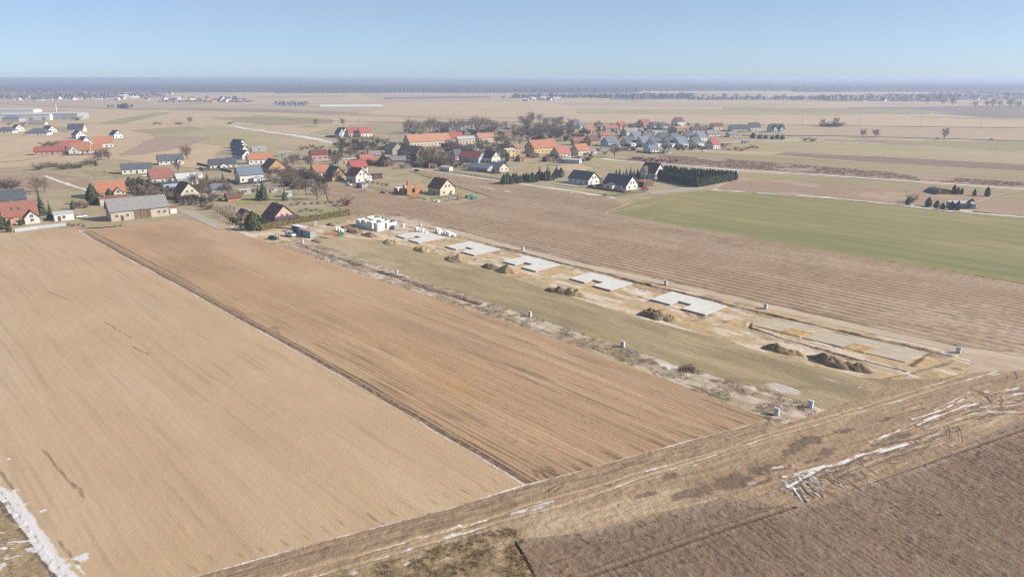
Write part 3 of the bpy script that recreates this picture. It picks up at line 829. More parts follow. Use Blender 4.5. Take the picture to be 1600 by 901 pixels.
    for k, (a, b) in enumerate(((30, 0.4), (55, 0.5), (85, 0.45))):
        off = [(x, y + 8 + a * 0.22) for x, y in ditch]
        dark = np.maximum(dark, 0.6 * line(P, off, 0.16, 0.6, 0.25, k, broken=b, bl=4))
    pale = 0.95 * area(P, [(828, 822), (850, 803), (930, 792), (1000, 768), (1080, 760), (1128, 768), (1040, 793), (940, 821), (890, 831), (822, 839)], 0.8, 1.0, 7, 2.5) * (0.45 + 0.55 * sstep(0.35, 0.6, st2))
    pale = np.maximum(pale, 0.35 * road * sstep(0.42, 0.62, fbm(A_ / 7, X_ / 0.8, 1.0, 77, 3)))
    pale = np.maximum(pale, 0.5 * (np.maximum(line(P, rut_u, 0.26, 0.6, 0.1), line(P, rut_l, 0.26, 0.6, 0.1))))
    pale = np.maximum(pale, 0.65 * churn * sstep(0.5, 0.66, st) + 0.5 * area(P, [(1520, 612), (1620, 585), (1620, 650), (1450, 700)], 2, 2, 9) * sstep(0.4, 0.6, st2))
    pale = np.maximum(pale, 0.8 * line(P, [(1030, 797), (1100, 783), (1125, 775)], 0.35, 0.5, 0.3))
    green = 0.95 * area(P, [(300, 935), (430, 905), (520, 893), (640, 862), (760, 825), (800, 815), (826, 845), (850, 905), (880, 1000), (300, 1010)], 1.2, 1.2, 4)
    dark = np.maximum(dark, green * 0.6 * sstep(0.55, 0.7, fbm(P[:, 0], P[:, 1], 1.0, 61, 3)))
    pale = np.maximum(pale, green * 0.75 * sstep(0.60, 0.72, fbm(P[:, 0], P[:, 1], 0.8, 63, 3)))
    snow = np.maximum(snow, 0.75 * line(P, [(590, 893), (630, 883), (660, 868)], 0.18, 0.6, 0.3, 3, broken=0.3, bl=1))
    green = np.maximum(green, 0.18 * sstep(0.5, 0.7, fbm(A_ / 14, X_ / 1.2, 1.0, 79, 2)))
    dk = (1 - sstep(0.2, 3.2, np.abs(dt - 2.0))) * (1 - green)
    dark = np.maximum(dark, 0.5 * dk * sstep(0.4, 0.7, fbm(A_ / 2.0, X_ / 0.4, 1.0, 81, 3)))
    warm = 0.8 * sstep(0.5, 0.66, fbm(P[:, 0], P[:, 1], 7, 64, 3)) * churn
    return dict(snow=snow, dark=dark, pale=pale, green=green, warm=warm)
def V_z(P):
    z = z_soil(P, 0.10, 0.9, seed=21) + z_soil(P, 0.05, 0.45, seed=25)
    for pl in (rut_u, rut_l):
        d, r = pdist(P, pl)
        z += -0.12 * np.exp(-(d / 0.25) ** 2) + 0.05 * np.exp(-((d - 0.5) / 0.2) ** 2)
    for pts, w, a in snow_tr:
        d, r = pdist(P, pts)
        z += -0.10 * np.exp(-(d / w) ** 2) + 0.12 * np.exp(-((d - w * 2) / w) ** 2)
    d, r = pdist(P, [(808, 848), (818, 864), (828, 880), (838, 900), (860, 950)])
    z -= 0.5 * np.exp(-(d / 0.4) ** 2)
    d, r = pdist(P, ditch)
    z -= 0.15 * np.exp(-(d / 0.3) ** 2)
    return z
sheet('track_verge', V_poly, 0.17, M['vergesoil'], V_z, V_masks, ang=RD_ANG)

# dark ploughed field, lower right
D_ANG = math.radians(-64)
D_poly = [(805, 842), (915, 832), (1040, 800), (1130, 778), (1250, 792), (1450, 722), (1600, 652), (1800, 612), (1900, 585), (1900, 1000), (870, 970), (840, 905), (822, 870)]
M['ploughed'] = ground_mat('dark_ploughed_soil', (0.25, 0.171, 0.115), (0.182, 0.122, 0.082), big=14, streak=0.8, sa=9, grain=0.26, bump=1.0, bdist=0.16, ang=D_ANG,
                           cd=(0.075, 0.053, 0.04), cp=(0.30, 0.225, 0.165), cw=(0.27, 0.175, 0.12), cg=(0.2, 0.165, 0.1), wbig=0.25, wstreak=0.3, wgrain=0.45, lo=0.35, hi=0.65)
head = [(880, 912), (947, 890), (1150, 820), (1278, 779), (1450, 722), (1600, 670), (1800, 615)]
head2 = [(860, 880), (1000, 838), (1150, 795), (1260, 792)]
def D_axes(P):
    ca, sa = math.cos(D_ANG), math.sin(D_ANG)
    return P[:, 0] * ca + P[:, 1] * sa, -P[:, 0] * sa + P[:, 1] * ca
def D_split(P):
    d, r = pdist(P, head)
    W = GA([(860, 935)] + head + [(1900, 560), (1900, 1100), (860, 1100)])
    return d, r, inside(P, W)
def D_masks(P):
    d, r, low = D_split(P)
    a, x = D_axes(P)
    row = 0.5 + 0.5 * np.sin(2 * np.pi * x / 0.95 + 1.4 * fbm(P[:, 0], P[:, 1], 5, 3, 2))
    keep = sstep(0.45, 0.62, fbm(a / 5, x / 1.2, 1.0, 4, 2))
    dark = 0.6 * np.where(low, sstep(0.75, 0.97, row) * keep * (0.2 + 0.8 * sstep(12, 2, d)), 0)
    dark = np.maximum(dark, 0.8 * (1 - sstep(0.12, 0.4, d)) * (0.5 + 0.5 * vnoise(r / 1.5, r * 0, 5)))
    dark = np.maximum(dark, 0.45 * line(P, head2, 0.16, 0.7, 0.2, 3, broken=0.3, bl=2))
    dark = np.maximum(dark, 0.6 * sstep(0.68, 0.84, vnoise(P[:, 0] / 0.42, P[:, 1] / 0.42, 12)) * sstep(0.3, 0.6, fbm(P[:, 0], P[:, 1], 3, 13, 2)))
    pale = 0.55 * sstep(0.58, 0.75, fbm(P[:, 0], P[:, 1], 0.9, 14, 3)) + 0.25 * sstep(0.5, 0.7, fbm(P[:, 0], P[:, 1], 9, 17, 2))
    de, re_ = pdist(P, [(805, 842), (915, 832), (1040, 800), (1130, 778), (1250, 792), (1450, 722), (1600, 652), (1800, 612)])
    pale = np.maximum(pale, 0.9 * sstep(2.2, 0.0, de + 2.4 * (fbm(P[:, 0], P[:, 1], 1.6, 23, 3) - .5)))
    warm = 0.8 * area(P, [(1430, 722), (1600, 656), (1800, 612), (1800, 640), (1600, 682), (1450, 735)], 1, 1.2, 4) + 0.45 * sstep(0.55, 0.72, fbm(a / 12, x / 3, 1.0, 15, 2))
    snow = 0 * dark
    for i, (pts, w, al) in enumerate(snow_tr[:12]):
        snow = np.maximum(snow, al * line(P, pts, w, 0.6, 0.22, i + 2, broken=0.25, bl=1.5))
    fs_, fp_, fd_ = finger_masks(P)
    snow = np.maximum(snow, fs_)
    pale = np.maximum(pale, fp_)
    dark = np.maximum(dark, fd_)
    for k, (u, v) in enumerate(((1198, 775), (1212, 780), (1226, 782), (1300, 752), (1318, 750), (1346, 742), (1360, 738), (1385, 735))):
        snow = np.maximum(snow, 0.35 * line(P, [(u - 8, v - 16), (u, v - 4), (u + 14, v + 6)], 0.08, 0.7, 0.12, k))
    green = 0.25 * sstep(0.6, 0.75, fbm(P[:, 0], P[:, 1], 5, 18, 3))
    return dict(dark=dark, pale=pale, warm=warm, snow=snow, green=green)
def D_z(P):
    d, r, low = D_split(P)
    a, x = D_axes(P)
    z = z_soil(P, 0.10, 0.7, seed=31) + z_soil(P, 0.09, 0.38, seed=35)
    row = np.sin(2 * np.pi * x / 0.95 + 1.4 * fbm(P[:, 0], P[:, 1], 5, 3, 2))
    z += np.where(low, 0.03 * -row * sstep(0.3, 0.7, fbm(a / 5, x / 1.2, 1.0, 4, 2)), 0)
    z += -0.22 * np.exp(-(d / 0.3) ** 2) + 0.12 * np.exp(-((d - 0.6) / 0.3) ** 2)
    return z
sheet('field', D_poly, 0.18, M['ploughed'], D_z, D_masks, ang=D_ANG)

# ---- village floor and the far fields
flat('village_ground', [(-300, 375), (0, 365), (118, 357), (205, 352), (262, 345), (312, 346), (330, 347), (345, 356), (400, 364), (400, 352), (470, 358), (548, 344), (600, 334), (545, 338), (512, 314), (506, 291), (570, 297), (640, 311), (700, 322), (768, 309), (700, 287), (640, 268), (720, 275), (880, 301),
                        (985, 318), (1035, 305), (1110, 297), (1150, 268), (960, 251), (1000, 232), (1150, 225), (1240, 215), (1240, 200), (900, 186), (800, 184), (620, 186), (520, 200), (330, 240), (180, 250), (0, 262), (-300, 290)], M['village'], -0.02)
FAR_N = [0]
def far(name, poly, m, k=0.0):
    FAR_N[0] += 1                            # every sheet on its own level
    return flat(name, poly, M[m], -0.012 + 0.2 * k + 0.0016 * FAR_N[0])
F_poly = [(945, 333), (985, 318), (1035, 305), (1110, 297), (1250, 307), (1400, 320), (1600, 340), (1900, 368), (1900, 496), (1600, 443), (1400, 410), (1200, 377), (1050, 352)]
M['crop'] = ground_mat('winter_crop', (0.30, 0.25, 0.115), (0.235, 0.207, 0.092), big=60, streak=2.2, sa=90, grain=1.2, bump=0.5, bdist=0.15, cd=(0.16, 0.14, 0.075), cp=(0.35, 0.28, 0.16), cg=(0.19, 0.20, 0.088), lo=0.34, hi=0.66)
def F_masks(P):
    q, w = across(P), along(P)
    low = area(P, [(945, 333), (1010, 328), (1200, 352), (1400, 378), (1600, 405), (1900, 440), (1900, 500), (1600, 445), (1200, 380)], 12, 8, 4, 30)
    tram = np.abs(((q / 13.5) % 1) - .5) * 13.5
    dark = 0.45 * (1 - sstep(0.3, 0.7, np.abs(tram - 0.9))) * (0.5 + 0.5 * vnoise(w / 15, q * 0, 3)) + 0.25 * sstep(0.55, 0.75, rfbm(P, 60, 3, 17))
    pale = 0.5 * sstep(0.58, 0.75, rfbm(P, 120, 16, 18)) * (1 - low) + 0.45 * sstep(0.62, 0.75, rfbm(P, 26, 8, 19)) + 0.8 * line(P, [(952, 332), (990, 325), (1025, 317)], 1.4, 0.5, 1)
    return dict(green=0.85 * low * (0.6 + 0.4 * sstep(0.4, 0.6, rfbm(P, 30, 4, 20))), dark=dark, pale=pale)
sheet('field', F_poly, 0.9, M['crop'], lambda P: 0.05 + z_soil(P, 0.05, 2.0, seed=37), F_masks, spa=2.2)
far('field', [(1115, 297), (1150, 278), (1300, 287), (1420, 299), (1600, 314), (1900, 342), (1900, 366), (1600, 338), (1400, 318), (1250, 305)], 'f_brown', 0.1)
far('field', [(1150, 269), (1300, 277), (1600, 298), (1900, 320), (1900, 340), (1600, 313), (1420, 298), (1300, 286), (1152, 277)], 'f_olive', 0.1)
far('field', [(960, 250), (1040, 242), (1150, 249), (1300, 261), (1450, 274), (1600, 284), (1900, 305), (1900, 318), (1600, 295), (1300, 274), (1150, 264)], 'scrub', 0.1)
far('field', [(1000, 233), (1200, 243), (1360, 254), (1600, 268), (1900, 287), (1900, 304), (1600, 283), (1400, 269), (1200, 253), (1040, 242), (940, 248)], 'f_olive', 0.11)
far('field', [(1205, 241), (1230, 238), (1400, 246), (1600, 257), (1900, 273), (1900, 286), (1600, 267), (1370, 254)], 'f_dark', 0.12)
far('field', [(1000, 228), (1150, 222), (1270, 221), (1420, 228), (1600, 238), (1900, 253), (1900, 272), (1600, 256), (1400, 245), (1230, 237), (1020, 234)], 'f_grass', 0.1)
far('field', [(1290, 220), (1430, 220), (1600, 222), (1900, 232), (1900, 252), (1600, 237), (1420, 227)], 'f_olive', 0.11)
far('field', [(1280, 219), (1345, 217), (1425, 220), (1414, 226)], 'f_brown', 0.15)
far('field', [(1180, 200), (1300, 198), (1600, 201), (1900, 205), (1900, 230), (1600, 220), (1310, 211), (1240, 212)], 'f_pink', 0.1)
far('field', [(560, 190), (600, 160), (780, 158), (1000, 159), (1320, 162), (1450, 176), (1600, 188), (1900, 196), (1900, 203), (1600, 199), (1300, 195), (930, 192), (800, 191)], 'f_tan', 0.1)
far('field', [(1310, 168), (1420, 167), (1600, 164), (1900, 163), (1900, 195), (1600, 188), (1450, 177)], 'f_purple', 0.13)
far('field', [(600, 160), (560, 147), (800, 145), (800, 157)], 'f_pink', 0.1)
far('field', [(270, 150), (450, 146), (560, 147), (595, 160), (420, 163), (300, 160)], 'f_tan', 0.11)
far('field', [(0, 162), (0, 157), (180, 158), (400, 166), (600, 168), (560, 182), (400, 173), (170, 170)], 'f_pink', 0.1)
far('field', [(120, 192), (150, 172), (300, 173), (560, 184), (560, 190), (400, 196), (330, 195)], 'f_tan', 0.1)
far('field', [(150, 193), (240, 176), (270, 176), (190, 194)], 'f_olive', 0.14)
far('field', [(240, 212), (320, 196), (410, 204), (530, 226), (460, 232), (330, 226), (240, 215)], 'f_grass', 0.12)
far('field', [(360, 190), (400, 180), (520, 186), (520, 193), (420, 196)], 'f_olive', 0.13)
far('field', [(185, 242), (225, 222), (250, 213), (335, 214), (300, 226), (260, 240)], 'scrub', 0.13)
far('field', [(120, 214), (130, 194), (330, 196), (250, 211), (180, 218)], 'f_tan', 0.13)
far('field', [(-200, 240), (0, 224), (60, 214), (110, 216), (70, 228), (0, 246), (-200, 262)], 'f_tan', 0.12)
far('field', [(-300, 292), (0, 268), (60, 268), (130, 277), (152, 290), (60, 297), (-300, 330)], 'f_brown', 0.14)
far('field', [(175, 248), (260, 236), (300, 226), (345, 228), (330, 255), (300, 262)], 'f_tan', 0.12)
far('field', [(640, 268), (700, 287), (768, 309), (850, 300), (720, 277)], 'f_brown', 0.16)
far('field', [(905, 252), (930, 242), (985, 246), (975, 256), (930, 262)], 'f_grass', 0.14)
far('field', [(860, 262), (900, 255), (930, 263), (900, 270)], 'f_tan', 0.15)
for poly, mm, kk in (([(280, 168), (420, 170), (560, 176), (555, 179), (400, 175), (270, 172)], 'f_brown', .2), ([(560, 178), (700, 181), (900, 184), (900, 187), (700, 186), (555, 182)], 'f_pink', .2), ([(900, 170), (1300, 172), (1400, 177), (1300, 181), (900, 178)], 'f_grass', .2),
                     ([(620, 168), (880, 166), (890, 171), (610, 174)], 'f_tan', .2), ([(880, 160), (1200, 161), (1300, 165), (1180, 168), (880, 165)], 'f_pink', .22), ([(600, 152), (760, 150), (770, 153), (600, 155)], 'f_dark', .2), ([(400, 150), (540, 149), (545, 152), (400, 153)], 'f_grass', .2),
                     ([(1300, 146), (1600, 146), (1800, 147), (1800, 149), (1300, 149)], 'f_tan', .2), ([(820, 146), (1180, 146), (1180, 149), (820, 150)], 'f_grass', .2), ([(60, 200), (110, 199), (118, 203), (60, 206)], 'f_olive', .2), ([(330, 186), (400, 181), (470, 185), (400, 191)], 'f_olive', .24),
                     ([(430, 215), (520, 223), (525, 230), (440, 226)], 'f_pink', .2), ([(200, 204), (300, 197), (320, 202), (240, 211)], 'f_olive', .2), ([(130, 268), (240, 262), (250, 268), (150, 276)], 'f_olive', .2), ([(300, 262), (330, 250), (345, 255), (322, 268)], 'f_pink', .2),
                     ([(1130, 168), (1400, 170), (1500, 176), (1420, 179), (1130, 173)], 'f_olive', .25), ([(1640, 190), (1420, 183), (1440, 181), (1650, 187)], 'f_grass', .25)):
    far('field', poly, mm, kk)
far('lawn', [(930, 303), (1000, 296), (1012, 300), (960, 309), (915, 305)], 'lawn', 0.15)
far('lawn', [(350, 338), (395, 330), (470, 330), (545, 318), (548, 332), (470, 342), (400, 348)], 'lawn', 0.12)
far('lawn', [(190, 311), (215, 303), (222, 312), (200, 316)], 'lawn', 0.12)
far('yard', [(280, 330), (300, 328), (345, 352), (338, 358), (315, 347)], 'yard', 0.12)
far('yard', [(370, 308), (400, 300), (470, 306), (420, 318), (370, 320)], 'lawn', 0.1)
far('yard', [(1010, 300), (1095, 291), (1100, 296), (1020, 304)], 'yard', 0.14)
far('yard', [(1415, 297), (1450, 293), (1545, 302), (1530, 326), (1420, 320)], 'f_brown', 0.2)
ribbon('dirt_track', [(275, 326), (300, 334), (330, 348), (352, 358)], 5, M['dirt'], 0.03, 4)
ribbon('dirt_track', [(940, 248), (962, 251), (1050, 258), (1150, 266), (1300, 275), (1450, 285.5), (1600, 296), (1900, 319)], 4.6, M['snowline'], 0.08, 12)
ribbon('dirt_track', [(1115, 297), (1250, 306), (1400, 319), (1440, 325), (1600, 340), (1900, 367)], 3.0, M['snowline'], 0.1, 6, 0.6)
ribbon('dirt_track', [(636, 262), (700, 272), (760, 280), (850, 293), (900, 300), (960, 310)], 3.4, M['snowline'], 0.1, 6)
ribbon('dirt_track', [(900, 236), (1050, 231), (1180, 219), (1280, 221), (1410, 227)], 5.0, M['snowline'], 0.08, 12, 0.3)
ribbon('road', [(1160, 212), (1310, 212.5), (1400, 215), (1490, 217), (1600, 221), (1900, 231)], 7, M['asphalt'], 0.11, 20, 0.05)
ribbon('road_verge', [(1310, 213.6), (1400, 216.2), (1490, 218.2), (1600, 222.3), (1900, 232)], 5, M['snowline'], 0.1, 20, 0.4)
ribbon('dirt_track', [(70, 275), (105, 288), (140, 299)], 2.6, M['snowline'], 0.1, 5, 0.3)
ribbon('dirt_track', [(360, 196), (400, 204), (470, 213), (530, 225)], 10, M['snowline'], 0.08, 12, 0.4)
ribbon('dirt_track', [(440, 205), (530, 215)], 5, M['snowline'], 0.08, 12, 0.4)
ribbon('dirt_track', [(-100, 262), (40, 250), (60, 245), (110, 235)], 3.5, M['dirt'], 0.08, 8)
ribbon('road', [(-200, 161), (0, 162.5), (100, 167), (170, 169.5), (400, 173), (640, 182.5), (800, 190.5)], 7, M['hedgeline'], 0.11, 40, 0.2)
ribbon('ditch', [(800, 190.6), (930, 193), (1100, 195), (1240, 196), (1600, 200), (1900, 204)], 8, M['hedgeline'], 0.1, 20, 0.4)
ribbon('dirt_track', [(330, 183.5), (480, 188), (640, 192)], 5, M['hedgeline'], 0.1, 20, 0.4)
ribbon('dirt_track', [(1410, 246.5), (1300, 242), (1210, 241)], 2, M['snowline'], 0.1, 12, 0.4)
ribbon('dirt_track', [(1530, 325), (1520, 318), (1560, 305), (1600, 299)], 1.6, M['dirt'], 0.14, 6, 0.3)
ribbon('snow_patch', [(1420, 322), (1460, 327), (1520, 330)], 4.5, M['snowline'], 0.13, 4, 0.5)
ribbon('snow_patch', [(890, 302), (920, 305), (945, 308)], 1.2, M['snowline'], 0.14, 4, 0.4)
water, nd_, lk_, bs_ = new_mat('pond_water')
bs_.inputs["Base Color"].default_value = (0.12, 0.16, 0.2, 1)
bs_.inputs["Roughness"].default_value = 0.15
flat('pond', [(415, 165.5), (428, 162.5), (478, 163), (480, 165), (450, 167)], water, 0.12)
flat('pond', [(955, 153.5), (1075, 152.5), (1080, 155), (950, 156.5)], water, 0.12)
# ================================================================== BUILDERS
WALL = {
    'white': mat('wall_white_render', (0.74, 0.71, 0.66), (0.62, 0.59, 0.54), 2.0),
    'cream': mat('wall_cream_render', (0.68, 0.60, 0.46), (0.58, 0.50, 0.38), 1.5),
    'beige': mat('wall_beige_render', (0.56, 0.49, 0.39), (0.45, 0.39, 0.31), 1.2),
    'yellow': mat('wall_yellow_render', (0.66, 0.50, 0.22), (0.56, 0.42, 0.18), 1.5),
    'ochre': mat('wall_ochre_brick', (0.50, 0.33, 0.16), (0.42, 0.27, 0.13), 0.8),
    'salmon': mat('wall_salmon_render', (0.60, 0.34, 0.25), (0.50, 0.28, 0.2), 1.5),
    'pink': mat('wall_pink_render', (0.66, 0.44, 0.37), (0.6, 0.40, 0.34), 2.0),
    'stone': mat('wall_fieldstone', (0.42, 0.37, 0.31), (0.30, 0.26, 0.21), 0.7),
    'brick': mat('wall_bare_brick', (0.50, 0.24, 0.13), (0.40, 0.18, 0.10), 0.5),
    'wood': mat('wall_brown_boards', (0.20, 0.125, 0.08), (0.14, 0.085, 0.055), 0.6, stretch=(3, 3, 0.3)),
    'grey': mat('wall_grey_render', (0.45, 0.44, 0.43), (0.37, 0.36, 0.35), 1.5),
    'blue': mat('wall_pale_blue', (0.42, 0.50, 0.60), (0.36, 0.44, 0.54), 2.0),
    'block': mat('wall_white_blocks', (0.76, 0.75, 0.73), (0.66, 0.64, 0.62), 0.5),
}
def roof_mat(name, c, c2=None, size=1.3):
    return mat(name, c, c2, size, rough=0.75, spec=0.25, bump=0.25, rnd=0.06, stretch=(1.0, 2.5, 2.5))
ROOF = {
    'slate': roof_mat('roof_slate', (0.115, 0.125, 0.145), (0.088, 0.095, 0.112)),
    'anthracite': roof_mat('roof_anthracite', (0.085, 0.092, 0.11), (0.062, 0.068, 0.084)),
    'bluegrey': roof_mat('roof_blue_grey', (0.17, 0.20, 0.24), (0.13, 0.155, 0.19)),
    'grey': roof_mat('roof_fibre_cement', (0.27, 0.26, 0.25), (0.20, 0.195, 0.19)),
    'pale': roof_mat('roof_pale_sheet', (0.52, 0.52, 0.53), (0.44, 0.44, 0.45)),
    'orange': roof_mat('roof_orange_tiles', (0.44, 0.195, 0.11), (0.33, 0.14, 0.08)),
    'salmon': roof_mat('roof_salmon_tiles', (0.47, 0.245, 0.155), (0.38, 0.185, 0.115)),
    'old': roof_mat('roof_weathered_tiles', (0.46, 0.27, 0.17), (0.36, 0.2, 0.12)),
    'red': roof_mat('roof_red_tiles', (0.38, 0.11, 0.08), (0.30, 0.085, 0.065)),
    'pinkred': roof_mat('roof_faded_red_tiles', (0.42, 0.17, 0.13), (0.34, 0.13, 0.10)),
    'brown': roof_mat('roof_brown_tiles', (0.15, 0.085, 0.07), (0.11, 0.062, 0.052)),
    'maroon': roof_mat('roof_maroon_tiles', (0.20, 0.075, 0.06), (0.15, 0.055, 0.048)),
    'redbrown': roof_mat('roof_red_brown_tiles', (0.31, 0.135, 0.10), (0.25, 0.105, 0.08)),
    'purple': roof_mat('roof_dark_purple_tiles', (0.12, 0.085, 0.09), (0.085, 0.06, 0.065)),
}
glass, nd_, lk_, bs_ = new_mat('window_glass')
bs_.inputs["Base Color"].default_value = (0.05, 0.06, 0.075, 1)
bs_.inputs["Roughness"].default_value = 0.12
framem = mat('window_frame_white', (0.75, 0.75, 0.75))
doorm = mat('door_brown', (0.16, 0.10, 0.065))
chim = mat('chimney_brick', (0.38, 0.19, 0.12))
concrete = mat('concrete', (0.66, 0.63, 0.59), (0.57, 0.54, 0.50), 1.8, bump=0.2)
darkm = mat('dark_metal', (0.05, 0.05, 0.055), rough=0.4, spec=0.5)
rubber = mat('tyre_rubber', (0.02, 0.02, 0.02))

def window_meshes(w, h):
    f = MB()
    t = 0.09
    for x0, x1, z0, z1 in ((-w / 2, -w / 2 + t, 0, h), (w / 2 - t, w / 2, 0, h), (-w / 2 + t, w / 2 - t, 0, t), (-w / 2 + t, w / 2 - t, h - t, h), (-0.03, 0.03, t, h - t)):
        f.box(x0, x1, -0.07, 0.03, z0, z1)
    p = MB()
    p.box(-w / 2 + t, w / 2 - t, -0.035, 0.03, t, h - t)
    return f.me('window', framem), p.me('pane', glass)
WIN = window_meshes(1.25, 1.35)
WINL = window_meshes(1.8, 1.5)
_dm = MB(); _dm.box(-0.55, 0.55, -0.06, 0.03, 0, 2.15)
DOOR = _dm.me('door', doorm)
_dm = MB(); _dm.box(-1.25, 1.25, -0.05, 0.03, 0, 2.2)
GARAGE = _dm.me('garage_door', mat('garage_door_grey', (0.35, 0.35, 0.37), stretch=(0.3, 1, 4)))
def put(name, me, parent, loc, rz=0):
    o = link(name, me, parent)
    o.location = loc
    o.rotation_euler = (0, 0, rz)
    return o
def window(parent, loc, rz, kind=None):
    a, b = kind or WIN
    o = put('window', a, parent, loc, rz)
    put('pane', b, o, (0, 0, 0))
    return o

def gable_block(root, L, W, e, r, wm, rm, off=(0, 0), rot=0, over=0.45, hip=0.0, roofname='roof', wallname='wall', gm=None, z0=-0.35):
    """walls with gables, roof with eaves; ridge along local x, turned by rot"""
    ca, sa = math.cos(rot), math.sin(rot)
    def T(p):
        x, y, z = p
        return (off[0] + x * ca - y * sa, off[1] + x * sa + y * ca, z)
    h, b = L / 2, W / 2
    hipx = hip * h
    w = MB()
    if hip:
        w.box(-h, h, -b, b, z0, e)
    else:
        vs = [(-h, -b, z0), (h, -b, z0), (h, b, z0), (-h, b, z0), (-h, -b, e), (h, -b, e), (h, b, e), (-h, b, e), (-h, 0, r), (h, 0, r)]
        w.add(vs, [(0, 1, 5, 4), (2, 3, 7, 6), (1, 2, 6, 9, 5), (3, 0, 4, 8, 7), (4, 5, 9, 8), (6, 7, 8, 9), (3, 2, 1, 0)])
    w.v = [T(p) for p in w.v]
    wall = w.build(wallname, wm, root)
    q = MB()
    t = 0.22
    sl = (r - e) / b
    if hip:
        ho, bo = h + over, b + over
        ez = e - over * sl + 0.05
        top = [(-h + hipx, 0, r + t), (h - hipx, 0, r + t)]
        vs = [(-ho, -bo, ez), (ho, -bo, ez), (ho, bo, ez), (-ho, bo, ez), (-ho, -bo, ez + t), (ho, -bo, ez + t), (ho, bo, ez + t), (-ho, bo, ez + t)] + top
        q.add(vs, [(0, 3, 2, 1), (0, 1, 5, 4), (1, 2, 6, 5), (2, 3, 7, 6), (3, 0, 4, 7), (4, 5, 9, 8), (5, 6, 9), (6, 7, 8, 9), (7, 4, 8)])
    else:
        ho = h + over
        for s in (-1, 1):
            ey = s * (b + over)
            ez = e - over * sl
            vs = [(-ho, ey, ez + .02), (ho, ey, ez + .02), (ho, 0, r + .02), (-ho, 0, r + .02), (-ho, ey, ez + t), (ho, ey, ez + t), (ho, 0, r + t), (-ho, 0, r + t)]
            fs = [(0, 3, 2, 1), (4, 5, 6, 7), (0, 1, 5, 4), (1, 2, 6, 5), (3, 0, 4, 7)]
            if s > 0:
                fs = [tuple(reversed(f)) for f in fs]
            q.add(vs, fs)
    q.v = [T(p) for p in q.v]
    roof = q.build(roofname, rm, root)
    return wall, roof

def house(u, v, ang, L, W, e, r, wm, rm, label, cat='house', name=None, group=None, chimney=1, wins=True, hip=0.0, wings=(), door=True, gable_windows=True, over=0.45, garage=False, skylights=0):
    x, y = G(u, v)
    root = empty(name or 'house', (x, y, 0), math.radians(ang))
    tag(root, label, cat, group)
    near = math.hypot(x, y)
    wall, roof = gable_block(root, L, W, e, r, WALL[wm], ROOF[rm], hip=hip, over=over)
    h, b = L / 2, W / 2
    rn = random.Random(int(u * 31 + v * 7))
    if near < 900 and cat == 'house':
        yard(x, y, ang, L, W, int(u * 17 + v))
        if rn.random() < .5 and len(label.split()) <= 12 and group is None:
            garden_fence(x, y, ang, L, W, 'garden fence of the ' + label, int(u * 5 + v))
    if chimney:
        for k in range(chimney):
            cx = h * (0.35 if k == 0 else -0.4) * (1 if rn.random() < 0.5 else -1)
            c = MB()
            c.box(cx - 0.35, cx + 0.35, 0.25, 0.85, r - (r - e) / b * 0.9, r + 0.9)
            cc = c.build('chimney', chim, roof)
    if wins:
        n = max(2, int(L / 3.3))
        zs = [min(1.0, e - 1.75)] if e < 5 else [0.9, 3.6]
        if e > 2.2:
            for s in (-1, 1):
                for i in range(n):
                    xx = -h + L * (i + 0.5) / n
                    for z in zs:
                        if door and i == n // 2 and z == zs[0]:
                            put('door', DOOR, root, (xx, s * (b + 0.031), 0), 0 if s < 0 else math.pi)
                        else:
                            window(root, (xx, s * (b + 0.031), max(0.6, z)), 0 if s < 0 else math.pi, WINL if (i == n - 1 and near < 700) else WIN)
        if gable_windows and not hip:
            for s in (-1, 1):
                rz = math.pi / 2 if s > 0 else -math.pi / 2
                if r - e > 2.6 and W > 6:
                    for yy in ((-1.2, 1.2) if W > 8.5 else (0,)):
                        window(root, (s * (h + 0.031), yy, e + 0.35), rz)
                if e > 2.6:
                    for yy in (-W / 4, W / 4):
                        window(root, (s * (h + 0.031), yy, 0.95), rz)
    if garage:
        put('garage_door', GARAGE, root, (-h + 2.2, -b - 0.034, 0), 0)
    for k in range(skylights):
        s = MB()
        sl = (r - e) / b
        cx = -h * 0.5 + k * 2.4
        y0, y1 = -b * 0.62, -b * 0.42
        zz = lambda yy: r - sl * abs(yy) + 0.25
        s.add([(cx, y0, zz(y0)), (cx + 0.8, y0, zz(y0)), (cx + 0.8, y1, zz(y1)), (cx, y1, zz(y1)), (cx, y0, zz(y0) - .1), (cx + 0.8, y0, zz(y0) - .1), (cx + 0.8, y1, zz(y1) - .1), (cx, y1, zz(y1) - .1)],
              [(0, 1, 2, 3), (0, 4, 5, 1), (1, 5, 6, 2), (2, 6, 7, 3), (3, 7, 4, 0)])
        s.build('skylight', glass, roof)
    for wg in wings:
        (ox, oy, rot, l2, w2, e2, r2) = wg[:7]
        wm2 = wg[7] if len(wg) > 7 else wm
        rm2 = wg[8] if len(wg) > 8 else rm
        wall2, roof2 = gable_block(root, l2, w2, e2, r2, WALL[wm2], ROOF[rm2], off=(ox, oy), rot=math.radians(rot), over=0.3)
        ca, sa = math.cos(math.radians(rot)), math.sin(math.radians(rot))
        if e2 > 2.3 and wins:
            q = l2 / 2 + 0.031
            window(root, (ox + q * ca, oy + q * sa, 0.9), math.radians(rot) + math.pi / 2)
            if r2 - e2 > 1.8:
                window(root, (ox + q * ca, oy + q * sa, e2 + 0.1), math.radians(rot) + math.pi / 2)
    return root
YARD_N = [0]
